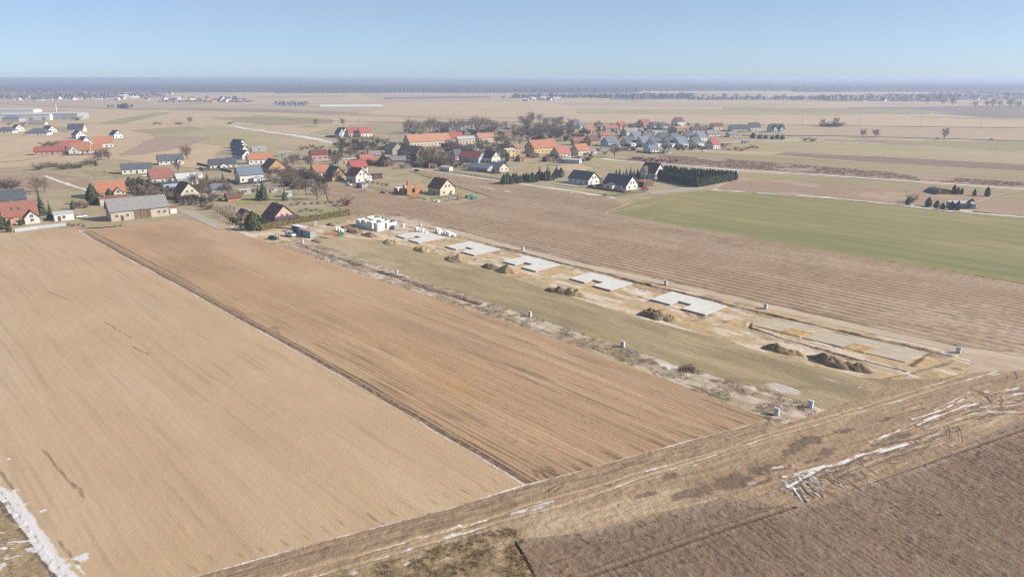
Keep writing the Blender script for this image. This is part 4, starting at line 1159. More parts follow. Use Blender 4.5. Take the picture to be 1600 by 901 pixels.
def yard(x, y, ang, L, W, seed):
    r = random.Random(seed)
    a = math.radians(ang)
    ca, sa = math.cos(a), math.sin(a)
    hx, y0, y1 = L * r.uniform(.55, .95), -W * r.uniform(.8, 1.7), W * r.uniform(.55, 1.1)
    pts = [(-hx + r.uniform(-1, 1), y0), (hx * r.uniform(.3, 1), y0 + r.uniform(-1.5, 1.5)), (hx + r.uniform(-1, 1), y1 * .4), (hx * .8, y1), (-hx * .9, y1 + r.uniform(-1, 1))]
    YARD_N[0] += 1
    z = 0.125 + 0.0013 * YARD_N[0]
    me = bpy.data.meshes.new('yard')
    me.from_pydata([(x + p * ca - q * sa, y + p * sa + q * ca, z) for p, q in pts], [], [(0, 1, 2, 3, 4)])
    me.update()
    m = r.choice(('yard', 'yard', 'lawn', 'dirt', 'lawn'))
    me.materials.append(M[m])
    tag(link('lawn' if m == 'lawn' else 'yard', me), kind='structure')
def garden_fence(x, y, ang, L, W, label, seed):
    r = random.Random(seed)
    m = r.choice((WALL['wood'], WALL['grey'], darkm))
    h = r.uniform(1.1, 1.6)
    root = empty('garden_fence', (x, y, 0), math.radians(ang))
    tag(root, label, 'fence')
    hx, y0, y1 = L * .5 + r.uniform(3, 7), -W * .5 - r.uniform(5, 9), W * .5 + r.uniform(3, 6)
    P = [(-hx, y1), (-hx, y0), (hx * r.uniform(.2, 1), y0), (hx, y0 * .6)]
    post = MB(); post.box(-.06, .06, -.06, .06, -.3, h + .1); pm = post.me('post', m)
    for i in range(3):
        d = Vector((P[i + 1][0] - P[i][0], P[i + 1][1] - P[i][1]))
        n = max(1, int(d.length / 4.0)); an = math.atan2(d.y, d.x); q = d.length / n
        b = MB(); b.box(.07, q - .07, -.025, .025, .05, h); bm_ = b.me('panel', m)
        for k in range(n):
            for me in (pm, bm_):
                o = link(me.name.split('.')[0], me, root)
                o.location = (P[i][0] + d.x * k / n, P[i][1] + d.y * k / n, 0); o.rotation_euler = (0, 0, an)
def flatbox(u, v, ang, L, W, h, wm, rm, label, cat='shed', name='shed', group=None, door=True, wins=0, fall=0.25):
    x, y = G(u, v)
    root = empty(name, (x, y, 0), math.radians(ang))
    tag(root, label, cat, group)
    m = MB()
    m.box(-L / 2, L / 2, -W / 2, W / 2, -0.35, h)
    m.build('wall', WALL[wm], root)
    q = MB()
    a, b = L / 2 + 0.2, W / 2 + 0.2
    q.add([(-a, -b, h + .01), (a, -b, h + .01), (a, b, h + .01 + fall), (-a, b, h + .01 + fall), (-a, -b, h + .2), (a, -b, h + .2), (a, b, h + .2 + fall), (-a, b, h + .2 + fall)],
          [(0, 3, 2, 1), (4, 5, 6, 7), (0, 1, 5, 4), (1, 2, 6, 5), (2, 3, 7, 6), (3, 0, 4, 7)])
    q.build('roof', ROOF[rm], root)
    if door and h > 2.2:
        put('door', DOOR, root, (-L * 0.25, -W / 2 - 0.031, 0), 0)
    for i in range(wins):
        window(root, (-L / 2 + L * (i + 0.7) / (wins + .4), -W / 2 - 0.031, 0.95), 0)
    return root

# ------------------------------------------------------------------ plants
bark = mat('bark', (0.17, 0.13, 0.10), (0.11, 0.085, 0.065), 0.4)
twig = mat('bare_twigs', (0.27, 0.20, 0.15), (0.195, 0.145, 0.11), 1.2, rnd=0.18)
twig_red = mat('bare_twigs_purplish', (0.25, 0.155, 0.135), (0.18, 0.11, 0.10), 1.2, rnd=0.15)
twig_pale = mat('bare_twigs_pale', (0.42, 0.31, 0.24), (0.33, 0.24, 0.18), 1.2, rnd=0.15)
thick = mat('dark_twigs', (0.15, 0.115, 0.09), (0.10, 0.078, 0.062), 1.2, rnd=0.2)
needle = mat('spruce_needles', (0.10, 0.115, 0.065), (0.06, 0.075, 0.042), 0.8, rnd=0.25)
thuja = mat('thuja_leaves', (0.12, 0.13, 0.06), (0.075, 0.085, 0.042), 0.7, rnd=0.25)
olive = mat('hedge_leaves', (0.20, 0.165, 0.06), (0.125, 0.105, 0.045), 0.5, rnd=0.12)

def bare_tree_meshes(seed, h=10.0, spread=1.0, dens=1.0, m=twig, clear=0.22, wk=1.0):
    r = random.Random(seed)
    tr, cr = MB(), MB()
    def twigseg(p, d, l, w):
        q = p + d * l
        s = d.cross(Vector((r.uniform(-1, 1), r.uniform(-1, 1), r.uniform(-1, 1)))).normalized() * w * wk
        cr.add([p - s, p + s, q], [(0, 1, 2)])
        return q
    top = Vector((r.uniform(-.4, .4), r.uniform(-.4, .4), h * 0.62))
    tr.tube((0, 0, -0.4), (0, 0, h * clear), h * 0.025, h * 0.02, 6)
    tr.tube((0, 0, h * clear), top, h * 0.02, h * 0.009, 6)
    nl = int(10 * dens) + 2
    for i in range(nl):
        f = clear + (0.62 - clear) * (i / nl) ** 0.9
        p = Vector((0, 0, h * f)) if f < clear else Vector((0, 0, h * clear)).lerp(top, (f - clear) / (0.62 - clear))
        a = i * 2.4 + r.uniform(-.5, .5)
        up = r.uniform(0.55, 1.0) + f * 0.7
        d = Vector((math.cos(a) * spread, math.sin(a) * spread, up)).normalized()
        l = h * r.uniform(0.26, 0.40) * (1.12 - f * 0.6)
        q = p + d * l
        tr.tube(p, q, h * 0.0095, h * 0.004, 4)
        for j in range(int(7 * dens) + 1):
            t = r.uniform(0.25, 1.0)
            p2 = p.lerp(q, t)
            d2 = (d + Vector((r.uniform(-1, 1), r.uniform(-1, 1), r.uniform(-.4, 1)))).normalized()
            q2 = twigseg(p2, d2, h * r.uniform(0.12, 0.24), h * 0.0042)
            for k in range(6):
                t3 = r.uniform(0.2, 1.0)
                p3 = p2.lerp(q2, t3)
                d3 = (d2 + Vector((r.uniform(-1, 1), r.uniform(-1, 1), r.uniform(-.5, .9)))).normalized()
                twigseg(p3, d3, h * r.uniform(0.06, 0.14), h * 0.0030)
    return tr.me('trunk', bark), cr.me('crown', m)
def conifer_meshes(seed, h=10.0, w=2.6, m=needle, low=0.06, tiers=15):
    r = random.Random(seed)
    tr, cr = MB(), MB()
    tr.tube((0, 0, -0.4), (0, 0, h * 0.95), h * 0.018, h * 0.004, 6)
    # ragged inner cone
    n = 9
    prev = None
    for i in range(tiers + 1):
        f = i / tiers
        z = h * (low + (1 - low) * f)
        rad = w * (1 - f) ** 0.85
        k = int(6 + 9 * (1 - f))
        a0 = r.uniform(0, 6)
        for j in range(k):
            a = a0 + 6.283 * j / k + r.uniform(-.25, .25)
            rr = max(0.25, rad * r.uniform(0.65, 1.15))
            droop = rr * r.uniform(0.25, 0.5)
            ww = 0.16 * rr + 0.28
            c, s = math.cos(a), math.sin(a)
            p0 = (0, 0, z + 0.3)
            tip = (c * rr, s * rr, z - droop)
            l = (c * rr * .6 - s * ww, s * rr * .6 + c * ww, z - droop * .75)
            g = (c * rr * .6 + s * ww, s * rr * .6 - c * ww, z - droop * .75)
            mid = (c * rr * .6, s * rr * .6, z - droop * .2)
            cr.add([p0, l, mid, g, tip], [(0, 1, 2), (0, 2, 3), (1, 4, 2), (2, 4, 3)])
    return tr.me('trunk', bark), cr.me('crown', m)
def leafy_meshes(seed, h=5.0, w=1.2, m=thuja, n=330, point=0.55):
    r = random.Random(seed)
    tr, cr = MB(), MB()
    tr.tube((0, 0, -0.4), (0, 0, h * 0.7), 0.12, 0.03, 5)
    for i in range(n):
        f = r.random() ** 0.9
        z = h * f
        prof = (min(1, f / 0.18) ** 0.5) * (1 - max(0, (f - 0.25) / 0.75) ** (1 + point)) * (0.85 + 0.3 * r.random())
        a = r.uniform(0, 6.283)
        rad = w * prof * r.uniform(0.55, 1.0)
        p = Vector((math.cos(a) * rad, math.sin(a) * rad, z))
        o = Vector((math.cos(a), math.sin(a), r.uniform(0.0, 1.2))).normalized()
        s1 = o.cross(Vector((0, 0, 1))).normalized() * r.uniform(.15, .32) * (w ** 0.5)
        s2 = (o * 0.25 + Vector((0, 0, 1))).normalized() * r.uniform(.2, .5) * (w ** 0.5)
        cr.add([p - s1, p + s1 * 0.8 + o * .1, p + s2 + s1 * .2, p - s2 * .6 + o * .12], [(0, 1, 2), (0, 3, 1)])
    return tr.me('trunk', bark), cr.me('crown', m)
def bush_meshes(seed, h=2.5, w=1.6, m=twig, n=42, wk=1.0):
    r = random.Random(seed)
    tr, cr = MB(), MB()
    for i in range(5):
        a = r.uniform(0, 6.28)
        tr.tube((0, 0, -.3), (math.cos(a) * w * .35, math.sin(a) * w * .35, h * 0.5), 0.05, 0.02, 4)
    for i in range(n):
        a = r.uniform(0, 6.283)
        e = r.uniform(0.25, 1.2)
        p = Vector((math.cos(a) * w * .15, math.sin(a) * w * .15, h * r.uniform(0, .35)))
        d = Vector((math.cos(a) * w, math.sin(a) * w, h * e)).normalized()
        q = p + d * r.uniform(.4, .8) * max(h, w)
        s = d.cross(Vector((r.uniform(-1, 1), r.uniform(-1, 1), 1))).normalized() * 0.045 * wk
        cr.add([p - s, p + s, q], [(0, 1, 2)])
        for k in range(4):
            p2 = p.lerp(q, r.uniform(.3, 1))
            d2 = (d + Vector((r.uniform(-1, 1), r.uniform(-1, 1), r.uniform(-.4, 1)))).normalized()
            s = d2.cross(Vector((r.uniform(-1, 1), r.uniform(-1, 1), 1))).normalized() * 0.035 * wk
            cr.add([p2 - s, p2 + s, p2 + d2 * r.uniform(.25, .7)], [(0, 1, 2)])
    return tr.me('trunk', bark), cr.me('crown', m)
PL = {
    'bare': [bare_tree_meshes(s, 10, 1.05, 1.45, clear=0.13, wk=1.15) for s in range(1, 6)],
    'bare_far': [bare_tree_meshes(s, 10, 1.15, 1.3, clear=0.13, wk=2.0) for s in range(11, 15)],
    'bare_red': [bare_tree_meshes(s, 10, 0.9, 1.3, m=twig_red, clear=0.12, wk=1.7) for s in range(21, 24)],
    'sapling': [bare_tree_meshes(s, 10, 0.45, 0.7, m=twig_pale, clear=0.12, wk=1.4) for s in range(31, 34)],
    'bush': [bush_meshes(s, 2.5, 1.7, wk=1.6) for s in range(41, 44)],
    'thicket': [bush_meshes(s, 2.5, 1.5, m=thick, n=80, wk=2.2) for s in range(47, 50)],
    'bush_red': [bush_meshes(s, 2.5, 1.7, m=twig_red, wk=1.6) for s in range(44, 46)],
    'spruce': [conifer_meshes(s, 10, 2.5) for s in range(51, 55)],
    'dense': [leafy_meshes(s, 5, 1.5, m=needle, n=300, point=0.5) for s in range(71, 75)],
    'thuja': [leafy_meshes(s, 5, 1.15) for s in range(61, 64)],
    'evergreen': [leafy_meshes(s, 5, 2.0, n=480, point=0.9) for s in range(65, 67)],
}
BASEH = {'bare': 10, 'bare_far': 10, 'bare_red': 10, 'sapling': 10, 'bush': 2.5, 'thicket': 2.5, 'bush_red': 2.5, 'spruce': 10, 'thuja': 5, 'dense': 5, 'evergreen': 5}
def plant(kind, u, v, h, label, cat='tree', group=None, name='bare_tree', wide=1.0, xy=None):
    """one plant, h metres tall, crown and trunk as children"""
    x, y = xy if xy is not None else G(u, v)
    r = random.Random(int(x * 13.7 + y * 7.1 + h * 3))
    t, c = r.choice(PL[kind])
    root = empty(name, (x, y, 0), r.uniform(0, 6.28))
    k = h / BASEH[kind]
    root.scale = (k * wide * r.uniform(.92, 1.08), k * wide * r.uniform(.92, 1.08), k)
    link('trunk', t, root)
    link('crown', c, root)
    tag(root, label, cat, group)
    return root
def nth(i, n):
    if i == 0: return 'first from the left'
    if i == n - 1: return 'last on the right'
    k = i + 1
    return ('%d' % k) + ('th' if 10 < k % 100 < 14 else {1: 'st', 2: 'nd', 3: 'rd'}.get(k % 10, 'th')) + ' from the left'
def grove(kind, pts, h, label, group, name='bare_tree', cat='tree', wide=1.0, jit=0.25):
    listed = isinstance(pts, list) and len(label.split()) <= 12 and len(pts) > 1
    for i, (u, v) in enumerate(sorted(pts)):
        plant(kind, u, v, h * random.uniform(1 - jit, 1 + jit), label + ', ' + nth(i, len(pts)) if listed else label, cat, group, name, wide)
def scatter(poly, n, seed=1):
    r = random.Random(seed)
    us, vs = [p[0] for p in poly], [p[1] for p in poly]
    out = []
    P = np.array(poly, float)
    while len(out) < n:
        u, v = r.uniform(min(us), max(us)), r.uniform(min(vs), max(vs))
        if inside(np.array([[u, v]]), P)[0]:
            out.append((u, v))
    return tuple(out)
# ================================================================== THE VILLAGE
a_, b_ = -46, 44
# --- near left corner
house(8, 324, 40, 17, 10, 4.0, 8.2, 'white', 'anthracite', 'house with dark slate roof cut by the left edge, behind the red-brown roof', skylights=2)
house(33, 346, 38, 12.5, 10.5, 3.4, 8.8, 'beige', 'redbrown', 'house with red-brown tiled roof and small white gabled porch beside the concrete fence', skylights=2,
      wings=[(3.6, -6.2, -90, 5.0, 5.4, 2.6, 5.4, 'white', 'brown'), (-1.6, -6.0, -90, 3.0, 5.0, 2.4, 3.4, 'salmon', 'orange')])
flatbox(100, 343, 38, 7.4, 5.4, 2.9, 'white', 'pale', 'white flat-roofed garage between tall spruce and grey barn', cat='garage', name='garage', wins=1)
# --- grey barn
bx_, by_ = G(209, 341)
barn = empty('barn', (bx_, by_, 0), math.radians(39))
barn.location = (bx_, by_ + 4.0, 0)
tag(barn, 'long beige barn with grey sheet roof and tall plank doors facing the field', 'barn')
BL, BW, BE, BR = 23.5, 11.0, 4.4, 8.8
gable_block(barn, BL, BW, BE, BR, WALL['beige'], ROOF['grey'], over=0.5)
plank = mat('barn_planks', (0.27, 0.19, 0.13), (0.17, 0.115, 0.08), 0.6, stretch=(4, 4, 0.3), rnd=0.2)
for dx in (-0.9, 2.6):
    d_ = MB(); d_.box(-1.65, 1.65, -0.06, 0.02, 0, 3.9)
    dr = d_.build('door', plank, barn)
    dr.location = (dx, -BW / 2 - 0.025, 0)
    pm = MB(); pm.box(-0.24, 0.24, -0.05, 0.02, 0.05, 3.85)
    pme = pm.me('plank', plank)
    for i in range(6):
        p_ = link('plank', pme, dr)
        p_.location = (-1.35 + i * 0.54, -0.065 - 0.012 * (i % 2), 0)
for x_ in (-9.5, -5.2, 7.6, 10.0):
    window(barn, (x_, -BW / 2 - 0.032, 1.5), 0)
put('door', DOOR, barn, (-7.4, -BW / 2 - 0.032, 0))
for y_ in (-2.5, 2.5):
    window(barn, (BL / 2 + 0.032, y_, 1.5), math.pi / 2)
flatbox(178, 318, 39, 13, 7, 3.2, 'beige', 'redbrown', 'low outbuilding with brown roof close behind the grey barn', wins=1)
house(175, 308, 30, 13, 10.5, 3.5, 8.4, 'cream', 'orange', 'cream house with bright orange tiled roof behind the grey barn', chimney=1, wings=[(3.2, -4.6, -90, 4.5, 4.6, 2.9, 5.6)])
flatbox(267, 333, 39, 4.6, 3.2, 2.5, 'white', 'redbrown', 'tiny white shed with brown roof at the right end of the barn')
# --- left middle
house(214, 270, 30, 17.5, 9.5, 3.2, 6.2, 'white', 'slate', 'long white bungalow with grey roof beside a yellow soil heap', wins=True)
house(267, 256, 32, 16.5, 9.5, 3.0, 6.8, 'white', 'slate', 'white house with dark slate roof and porch next to the purplish bare tree', wings=[(5.5, -5.5, -90, 4, 4, 2.5, 4.6)])
house(252, 285, 36, 12, 10, 3.4, 8.2, 'white', 'redbrown', 'white house with faded red-brown roof and a blue shaded gable', chimney=2)
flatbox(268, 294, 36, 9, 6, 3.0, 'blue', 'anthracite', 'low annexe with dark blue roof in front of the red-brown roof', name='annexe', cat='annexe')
house(292, 289, 36, 11, 8, 4.4, 6.8, 'white', 'pale', 'white house with pale grey roof right of the red-brown one')
flatbox(300, 278, 36, 12, 5, 2.6, 'white', 'pale', 'low white shed with snowy roof behind the pale grey house', wins=1)
house(292, 310, a_, 11, 9.5, 3.4, 8.6, 'cream', 'brown', 'pale yellow gable house with dark roof among bare shrubs right of the barn', chimney=1)
house(341, 300, 30, 7, 5.2, 2.2, 4.2, 'grey', 'bluegrey', 'small shed with blue-grey roof near the ruined brown shed', cat='shed', name='shed', chimney=0, wins=False)
house(364, 313, 40, 6.5, 5, 1.8, 4.0, 'brick', 'brown', 'half-collapsed brown shed beside the dark spruce', cat='shed', name='shed', chimney=0, wins=False)
house(348, 263, 30, 17, 9, 3.3, 6.6, 'white', 'anthracite', 'white bungalow with long dark roof below the row of narrow gables', wings=[(0, -5.5, -90, 4.5, 5, 2.6, 4.2, 'white', 'anthracite')])
for i, (u, v) in enumerate(((373, 231), (374, 236.5), (376, 241.5))):
    house(u, v, -35, 13, 8, 3.2, 7.4, 'white', 'anthracite', ['farthest', 'middle', 'nearest'][i] + ' of three narrow white gables in a staggered row', group='row of narrow gabled houses', chimney=0)
house(379, 247.5, -40, 15, 8.5, 3.0, 6.6, 'white', 'anthracite', 'white gabled house in front of the three narrow gables with dark roof running left')
flatbox(404, 236, 30, 12, 7, 3.0, 'grey', 'pale', 'pale unfinished house ground floor right of the narrow gables', name='house_shell', cat='house', wins=1, door=False)
house(406, 255, 32, 17, 9, 3.4, 7.0, 'white', 'orange', 'white house with orange roof and brown left gable above the large grey roof', gable_windows=False)
house(390, 283, 36, 14, 11, 4.6, 8.8, 'white', 'bluegrey', 'large white house with broad grey roof behind the tall spruce', wings=[(3, -7, -90, 4, 6, 2.5, 3.4, 'white', 'pale')])
house(428, 268, a_, 11, 11, 3.6, 8.4, 'ochre', 'brown', 'old barn with ochre stone gable among bare trees', cat='barn', name='barn', chimney=0, wins=False)
flatbox(462, 273, 20, 8, 5, 2.6, 'blue', 'bluegrey', 'small blue-grey shed left of the orange roof with rounded gable', name='shed')
house(498, 249, 30, 12.5, 9, 4.2, 7.2, 'salmon', 'maroon', 'salmon farmhouse with dark maroon roof on the meadow edge')
house(501, 274, 40, 10.5, 9, 2.8, 6.6, 'cream', 'orange', 'cream cottage with orange roof left of the ochre barn gable')
house(524, 281, a_, 9.5, 9.5, 2.6, 8.4, 'ochre', 'slate', 'barn with bare ochre gable and dark slate roof', cat='barn', name='barn', chimney=0, wins=False)
house(559, 272, 34, 10.5, 9, 5.2, 9.0, 'white', 'red', 'house with vivid red roof right behind the white gable house')
house(559, 284, a_, 10.5, 9, 4.2, 8.4, 'white', 'maroon', 'white gable house with maroon roof by the lane', wings=[(3.2, 5.2, 90, 3, 4, 2.6, 3.6, 'white', 'pale')])
flatbox(544, 255, 20, 13, 5, 3.0, 'yellow', 'pale', 'long low yellow building behind the vivid red roof', name='building', cat='building', wins=3)
house(573, 255, 28, 10, 8, 2.8, 6.4, 'ochre', 'pinkred', 'low house with faded red roof right of the yellow building')
house(602, 259, a_, 9, 8, 2.6, 6.2, 'wood', 'purple', 'dark wooden barn standing apart left of the big purple roof', cat='barn', name='barn', chimney=0, wins=False)
house(621, 256, 10, 12, 7, 3.0, 5.6, 'beige', 'grey', 'grey-roofed shed just below the big purple barn roof', cat='shed', name='shed', chimney=0, wins=False)
house(585, 247, 30, 9, 7, 2.5, 5.5, 'ochre', 'grey', 'small barn with grey roof between the faded red roof and the stone gable', cat='barn', name='barn', chimney=0, wins=False)
house(643, 247, -30, 18, 11.5, 4.0, 9.4, 'wood', 'purple', 'big barn with dark purple roof and pale right gable', cat='barn', name='barn', chimney=0, wins=False)
house(616, 240, a_, 11, 11, 4.0, 9.0, 'stone', 'grey', 'old fieldstone barn with broad pale gable left of the salmon roof', cat='barn', name='barn', chimney=0, wins=False)
# --- manor yard
house(668, 227, 32, 42, 14, 4.4, 10.4, 'cream', 'salmon', 'very long farm building with salmon tiled roof', cat='barn', name='barn', chimney=0, wins=True, door=False)
house(711, 222, 32, 14, 11, 4.2, 9.4, 'cream', 'red', 'short farm wing with bright red roof at the end of the long salmon roof', cat='barn', name='barn', chimney=0)
house(727, 224, 25, 17, 9, 4.6, 6.4, 'cream', 'pale', 'low cream building right of the bright red wing', cat='building', name='building', chimney=0)
house(757, 222, 30, 17, 10, 4.6, 8.6, 'cream', 'salmon', 'cream house with salmon roof between bare trees right of the long barn')
flatbox(716, 203, 10, 22, 8, 3.6, 'white', 'pale', 'white low hall under the bare trees behind the farm', name='building', cat='building', wins=3)
flatbox(745, 206, 10, 20, 7, 3.4, 'cream', 'pale', 'pale low shed row among bare trees above the salmon roof', name='building', cat='building', wins=3)
flatbox(790, 209, 10, 14, 7, 3.6, 'salmon', 'pale', 'small salmon building with white roof at the edge of the grove', name='building', cat='building', wins=2)
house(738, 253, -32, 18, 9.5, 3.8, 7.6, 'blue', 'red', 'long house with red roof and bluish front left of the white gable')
house(768, 254, a_, 10, 9, 4.0, 8.4, 'white', 'purple', 'white gable house joined to the long red roof')
house(714, 250, 32, 6, 6, 4.0, 8.0, 'white', 'slate', 'small white gable house at the left end of the long red roof')
house(752, 267, -36, 17, 8, 2.5, 4.6, 'grey', 'bluegrey', 'low building with blue-grey roof across the lane from the red roof', cat='shed', name='shed', chimney=0)
house(778, 267, a_, 12, 8, 3.0, 5.6, 'cream', 'bluegrey', 'low cream gable house next to the blue-grey roof', chimney=0)
flatbox(697, 267, -35, 9, 4, 2.6, 'white', 'pale', 'white trailer shed beside the snowy lane', name='shed')
house(794, 245, 40, 9, 8, 5.6, 6.6, 'yellow', 'pale', 'square yellow house with shallow roof', wins=True, chimney=1)
house(807, 240, 40, 6, 6, 5.0, 7.0, 'salmon', 'orange', 'small orange house right of the square yellow one', chimney=0)
house(846, 238, 34, 25, 13.5, 4.6, 10.4, 'yellow', 'orange', 'huge orange-roofed barn with yellow walls', cat='barn', name='barn', chimney=0, door=False)
house(876, 246, 38, 12.5, 10, 3.6, 8.4, 'cream', 'pinkred', 'house with faded pinkish-red roof in front of the huge orange barn')
house(906, 242, 38, 12.5, 10, 4.0, 8.8, 'cream', 'orange', 'house with rusty orange roof and dark left gable right of the pinkish-red one')
flatbox(890, 254.5, -25, 17, 6, 2.6, 'blue', 'pale', 'low white-roofed container building on the grass below the pinkish-red roof', name='building', cat='building')
house(924, 227, 38, 11, 10, 4.6, 9.4, 'ochre', 'brown', 'ochre house with brown roof and salmon gable near the bare grove', chimney=1)
house(905, 226, 20, 14, 8, 3.4, 7.0, 'ochre', 'redbrown', 'old farm shed with red-brown roof left of the ochre house', cat='shed', name='shed', chimney=0)
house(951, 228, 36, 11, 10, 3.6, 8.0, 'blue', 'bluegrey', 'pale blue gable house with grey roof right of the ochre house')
house(944, 216, 20, 11, 8, 3.4, 6.8, 'cream', 'orange', 'small house with orange roof behind the pale blue gable')
# --- dark-roofed pair and conifer yard
house(912, 287, a_, 15.5, 10, 3.4, 7.4, 'white', 'anthracite', 'white house with dark roof left of its twin on the field edge', skylights=2)
house(969, 294, a_, 16.5, 10.5, 3.0, 7.6, 'white', 'anthracite', 'white house with dark roof next to the brown flat garage', wings=[(-2, -6.5, -90, 4, 6, 2.6, 3.4, 'white', 'anthracite')])
flatbox(1007, 291, b_, 9.5, 5.5, 3.0, 'wood', 'redbrown', 'brown flat-roofed garage between white house and conifers', cat='garage', name='garage')
house(1019, 278, a_, 11, 10, 4.0, 9.4, 'white', 'brown', 'tall white gable house with brown roof inside the conifer hedge', wings=[(-2, -5, -90, 4, 5, 4, 7.4, 'white', 'brown')])
flatbox(934, 286, a_, 5, 3.5, 2.3, 'wood', 'anthracite', 'small dark shed between the two dark-roofed houses')
# --- estate of blue-shaded terraces
for i, (u, v) in enumerate(((983, 228), (1003, 228.5), (1022, 229), (1042, 229.5), (1063, 229), (1084, 228.5))):
    house(u + (-2, 1, 0, 2, -1, 1)[i], v + (.3, -.4, .2, -.2, .4, 0)[i], 38 + (0, 3, -2, 2, -4, 1)[i], 11.5, 9, 3.6, 8.2 + (0, .6, -.4, .3, .8, 0)[i], 'white', ('slate', 'bluegrey', 'slate', 'anthracite', 'bluegrey', 'slate')[i], ['first', 'second', 'third', 'fourth', 'fifth', 'sixth'][i] + ' from the left in the front row of grey-roofed terraced houses', group='front row of terraced houses', cat='house',
          wings=[(-1, -6, -90, 4.5, 7.5, 2.8, 3.6, 'white', 'pale')])
for i, (u, v) in enumerate(((992, 220), (1012, 220.5), (1032, 220.5), (1052, 220.5), (1074, 220), (1094, 219.5))):
    house(u + (1, -2, 2, 0, 1, -1)[i], v + (0, .5, -.3, .3, -.5, .2)[i], 38 + (-3, 2, 0, 4, -2, 0)[i], 11.5, 9, 3.6, 8.2 + (.5, 0, .4, -.3, 0, .6)[i], 'white', ('bluegrey', 'slate', 'anthracite', 'slate', 'slate', 'bluegrey')[i], ['first', 'second', 'third', 'fourth', 'fifth', 'sixth'][i] + ' from the left in the back row of grey-roofed terraced houses', group='back row of terraced houses')
house(1113, 232, 40, 10, 9, 3.8, 8.6, 'white', 'red', 'white house with bright red roof at the right end of the terraces', wings=[(6, 0, 0, 5, 5, 2.5, 3.6, 'brick', 'redbrown')])
house(1017, 238, 38, 10, 8, 3.0, 6.0, 'white', 'bluegrey', 'small white gable house standing alone below the terraces')
# --- upper row
up = [(858, 194, 30, 14, 10, 4, 8.4, 'white', 'slate', 'white house with dark roof behind the bare grove'),
      (898, 197, 36, 11, 9, 4, 8, 'blue', 'slate', 'blue-white house with slate gable at the upper end of the village'),
      (908, 201, 36, 11, 9, 3.4, 7, 'white', 'bluegrey', 'white house with blue-grey roof below the slate gable'),
      (918, 207, 34, 11, 9, 3.4, 7, 'cream', 'orange', 'cream house with small orange roof below the blue-grey roof'),
      (954, 205, 20, 16, 9, 3.2, 7, 'white', 'pinkred', 'house with wide faded red roof behind dark bushes'),
      (970, 201, 36, 11, 9, 4, 8, 'pink', 'red', 'pink gabled house with red roof between two bare trees'),
      (980, 212, 36, 11, 9, 4.4, 8, 'white', 'grey', 'white house with pale grey roof under the pink gabled house'),
      (1006, 198, 36, 15, 11, 5, 9.4, 'salmon', 'redbrown', 'large red-brown house in the upper row'),
      (1022, 201, 36, 10, 9, 4, 8, 'white', 'purple', 'white gable with purple roof right of the large red-brown house'),
      (1034, 202, 36, 10, 9, 4, 8, 'white', 'purple', 'dark-roofed white house beside the ochre-fronted house'),
      (1059, 197, 36, 13, 11, 6, 11, 'white', 'brown', 'tall house with dark brown roof behind the ochre front'),
      (1060, 207, 36, 18, 11, 5, 7, 'ochre', 'salmon', 'broad ochre-fronted house below the tall dark brown roof'),
      (1090, 206, 15, 18, 8, 3, 6, 'pink', 'brown', 'low pinkish row with brown roof in the upper row'),
      (1119, 202, 20, 14, 9, 4, 7.4, 'cream', 'maroon', 'house with maroon roof between the low row and the dark roofs'),
      (1152, 205, 15, 20, 10, 3.2, 7.4, 'white', 'anthracite', 'long white bungalow with dark roof by the upper road'),
      (1177, 204, 15, 13, 10, 4.4, 9.2, 'white', 'anthracite', 'tall white house with steep dark roof by the upper road'),
      (1212, 206, 10, 17, 10, 3.6, 9, 'white', 'anthracite', 'rightmost white house with dark roof and two dormers'),
      (1112, 213, 20, 14, 7, 3, 5, 'white', 'grey', 'low white building behind the bright red house'),
      (1143, 214, 20, 10, 8, 3, 5.4, 'cream', 'grey', 'cream bungalow shell with grey roof right of the terraces')]
for t in up:
    house(*t[:9], t[9], chimney=1, wings=([(-4, -4.2, -90, 3.5, 3.5, 5, 7.6, 'white', 'anthracite'), (4, -4.2, -90, 3.5, 3.5, 5, 7.6, 'white', 'anthracite')] if t[0] == 1212 else ()))
for u, v in ((1027, 209), (990, 206), (1085, 212)):
    flatbox(u, v, 12, 22, 7, 3.2, 'white', 'pale', {1027: 'long white shed roof below the purple gables', 990: 'pale garage between pink house and red-brown house', 1085: 'flat pale shed behind the terraces'}[u], name='shed', wins=2)
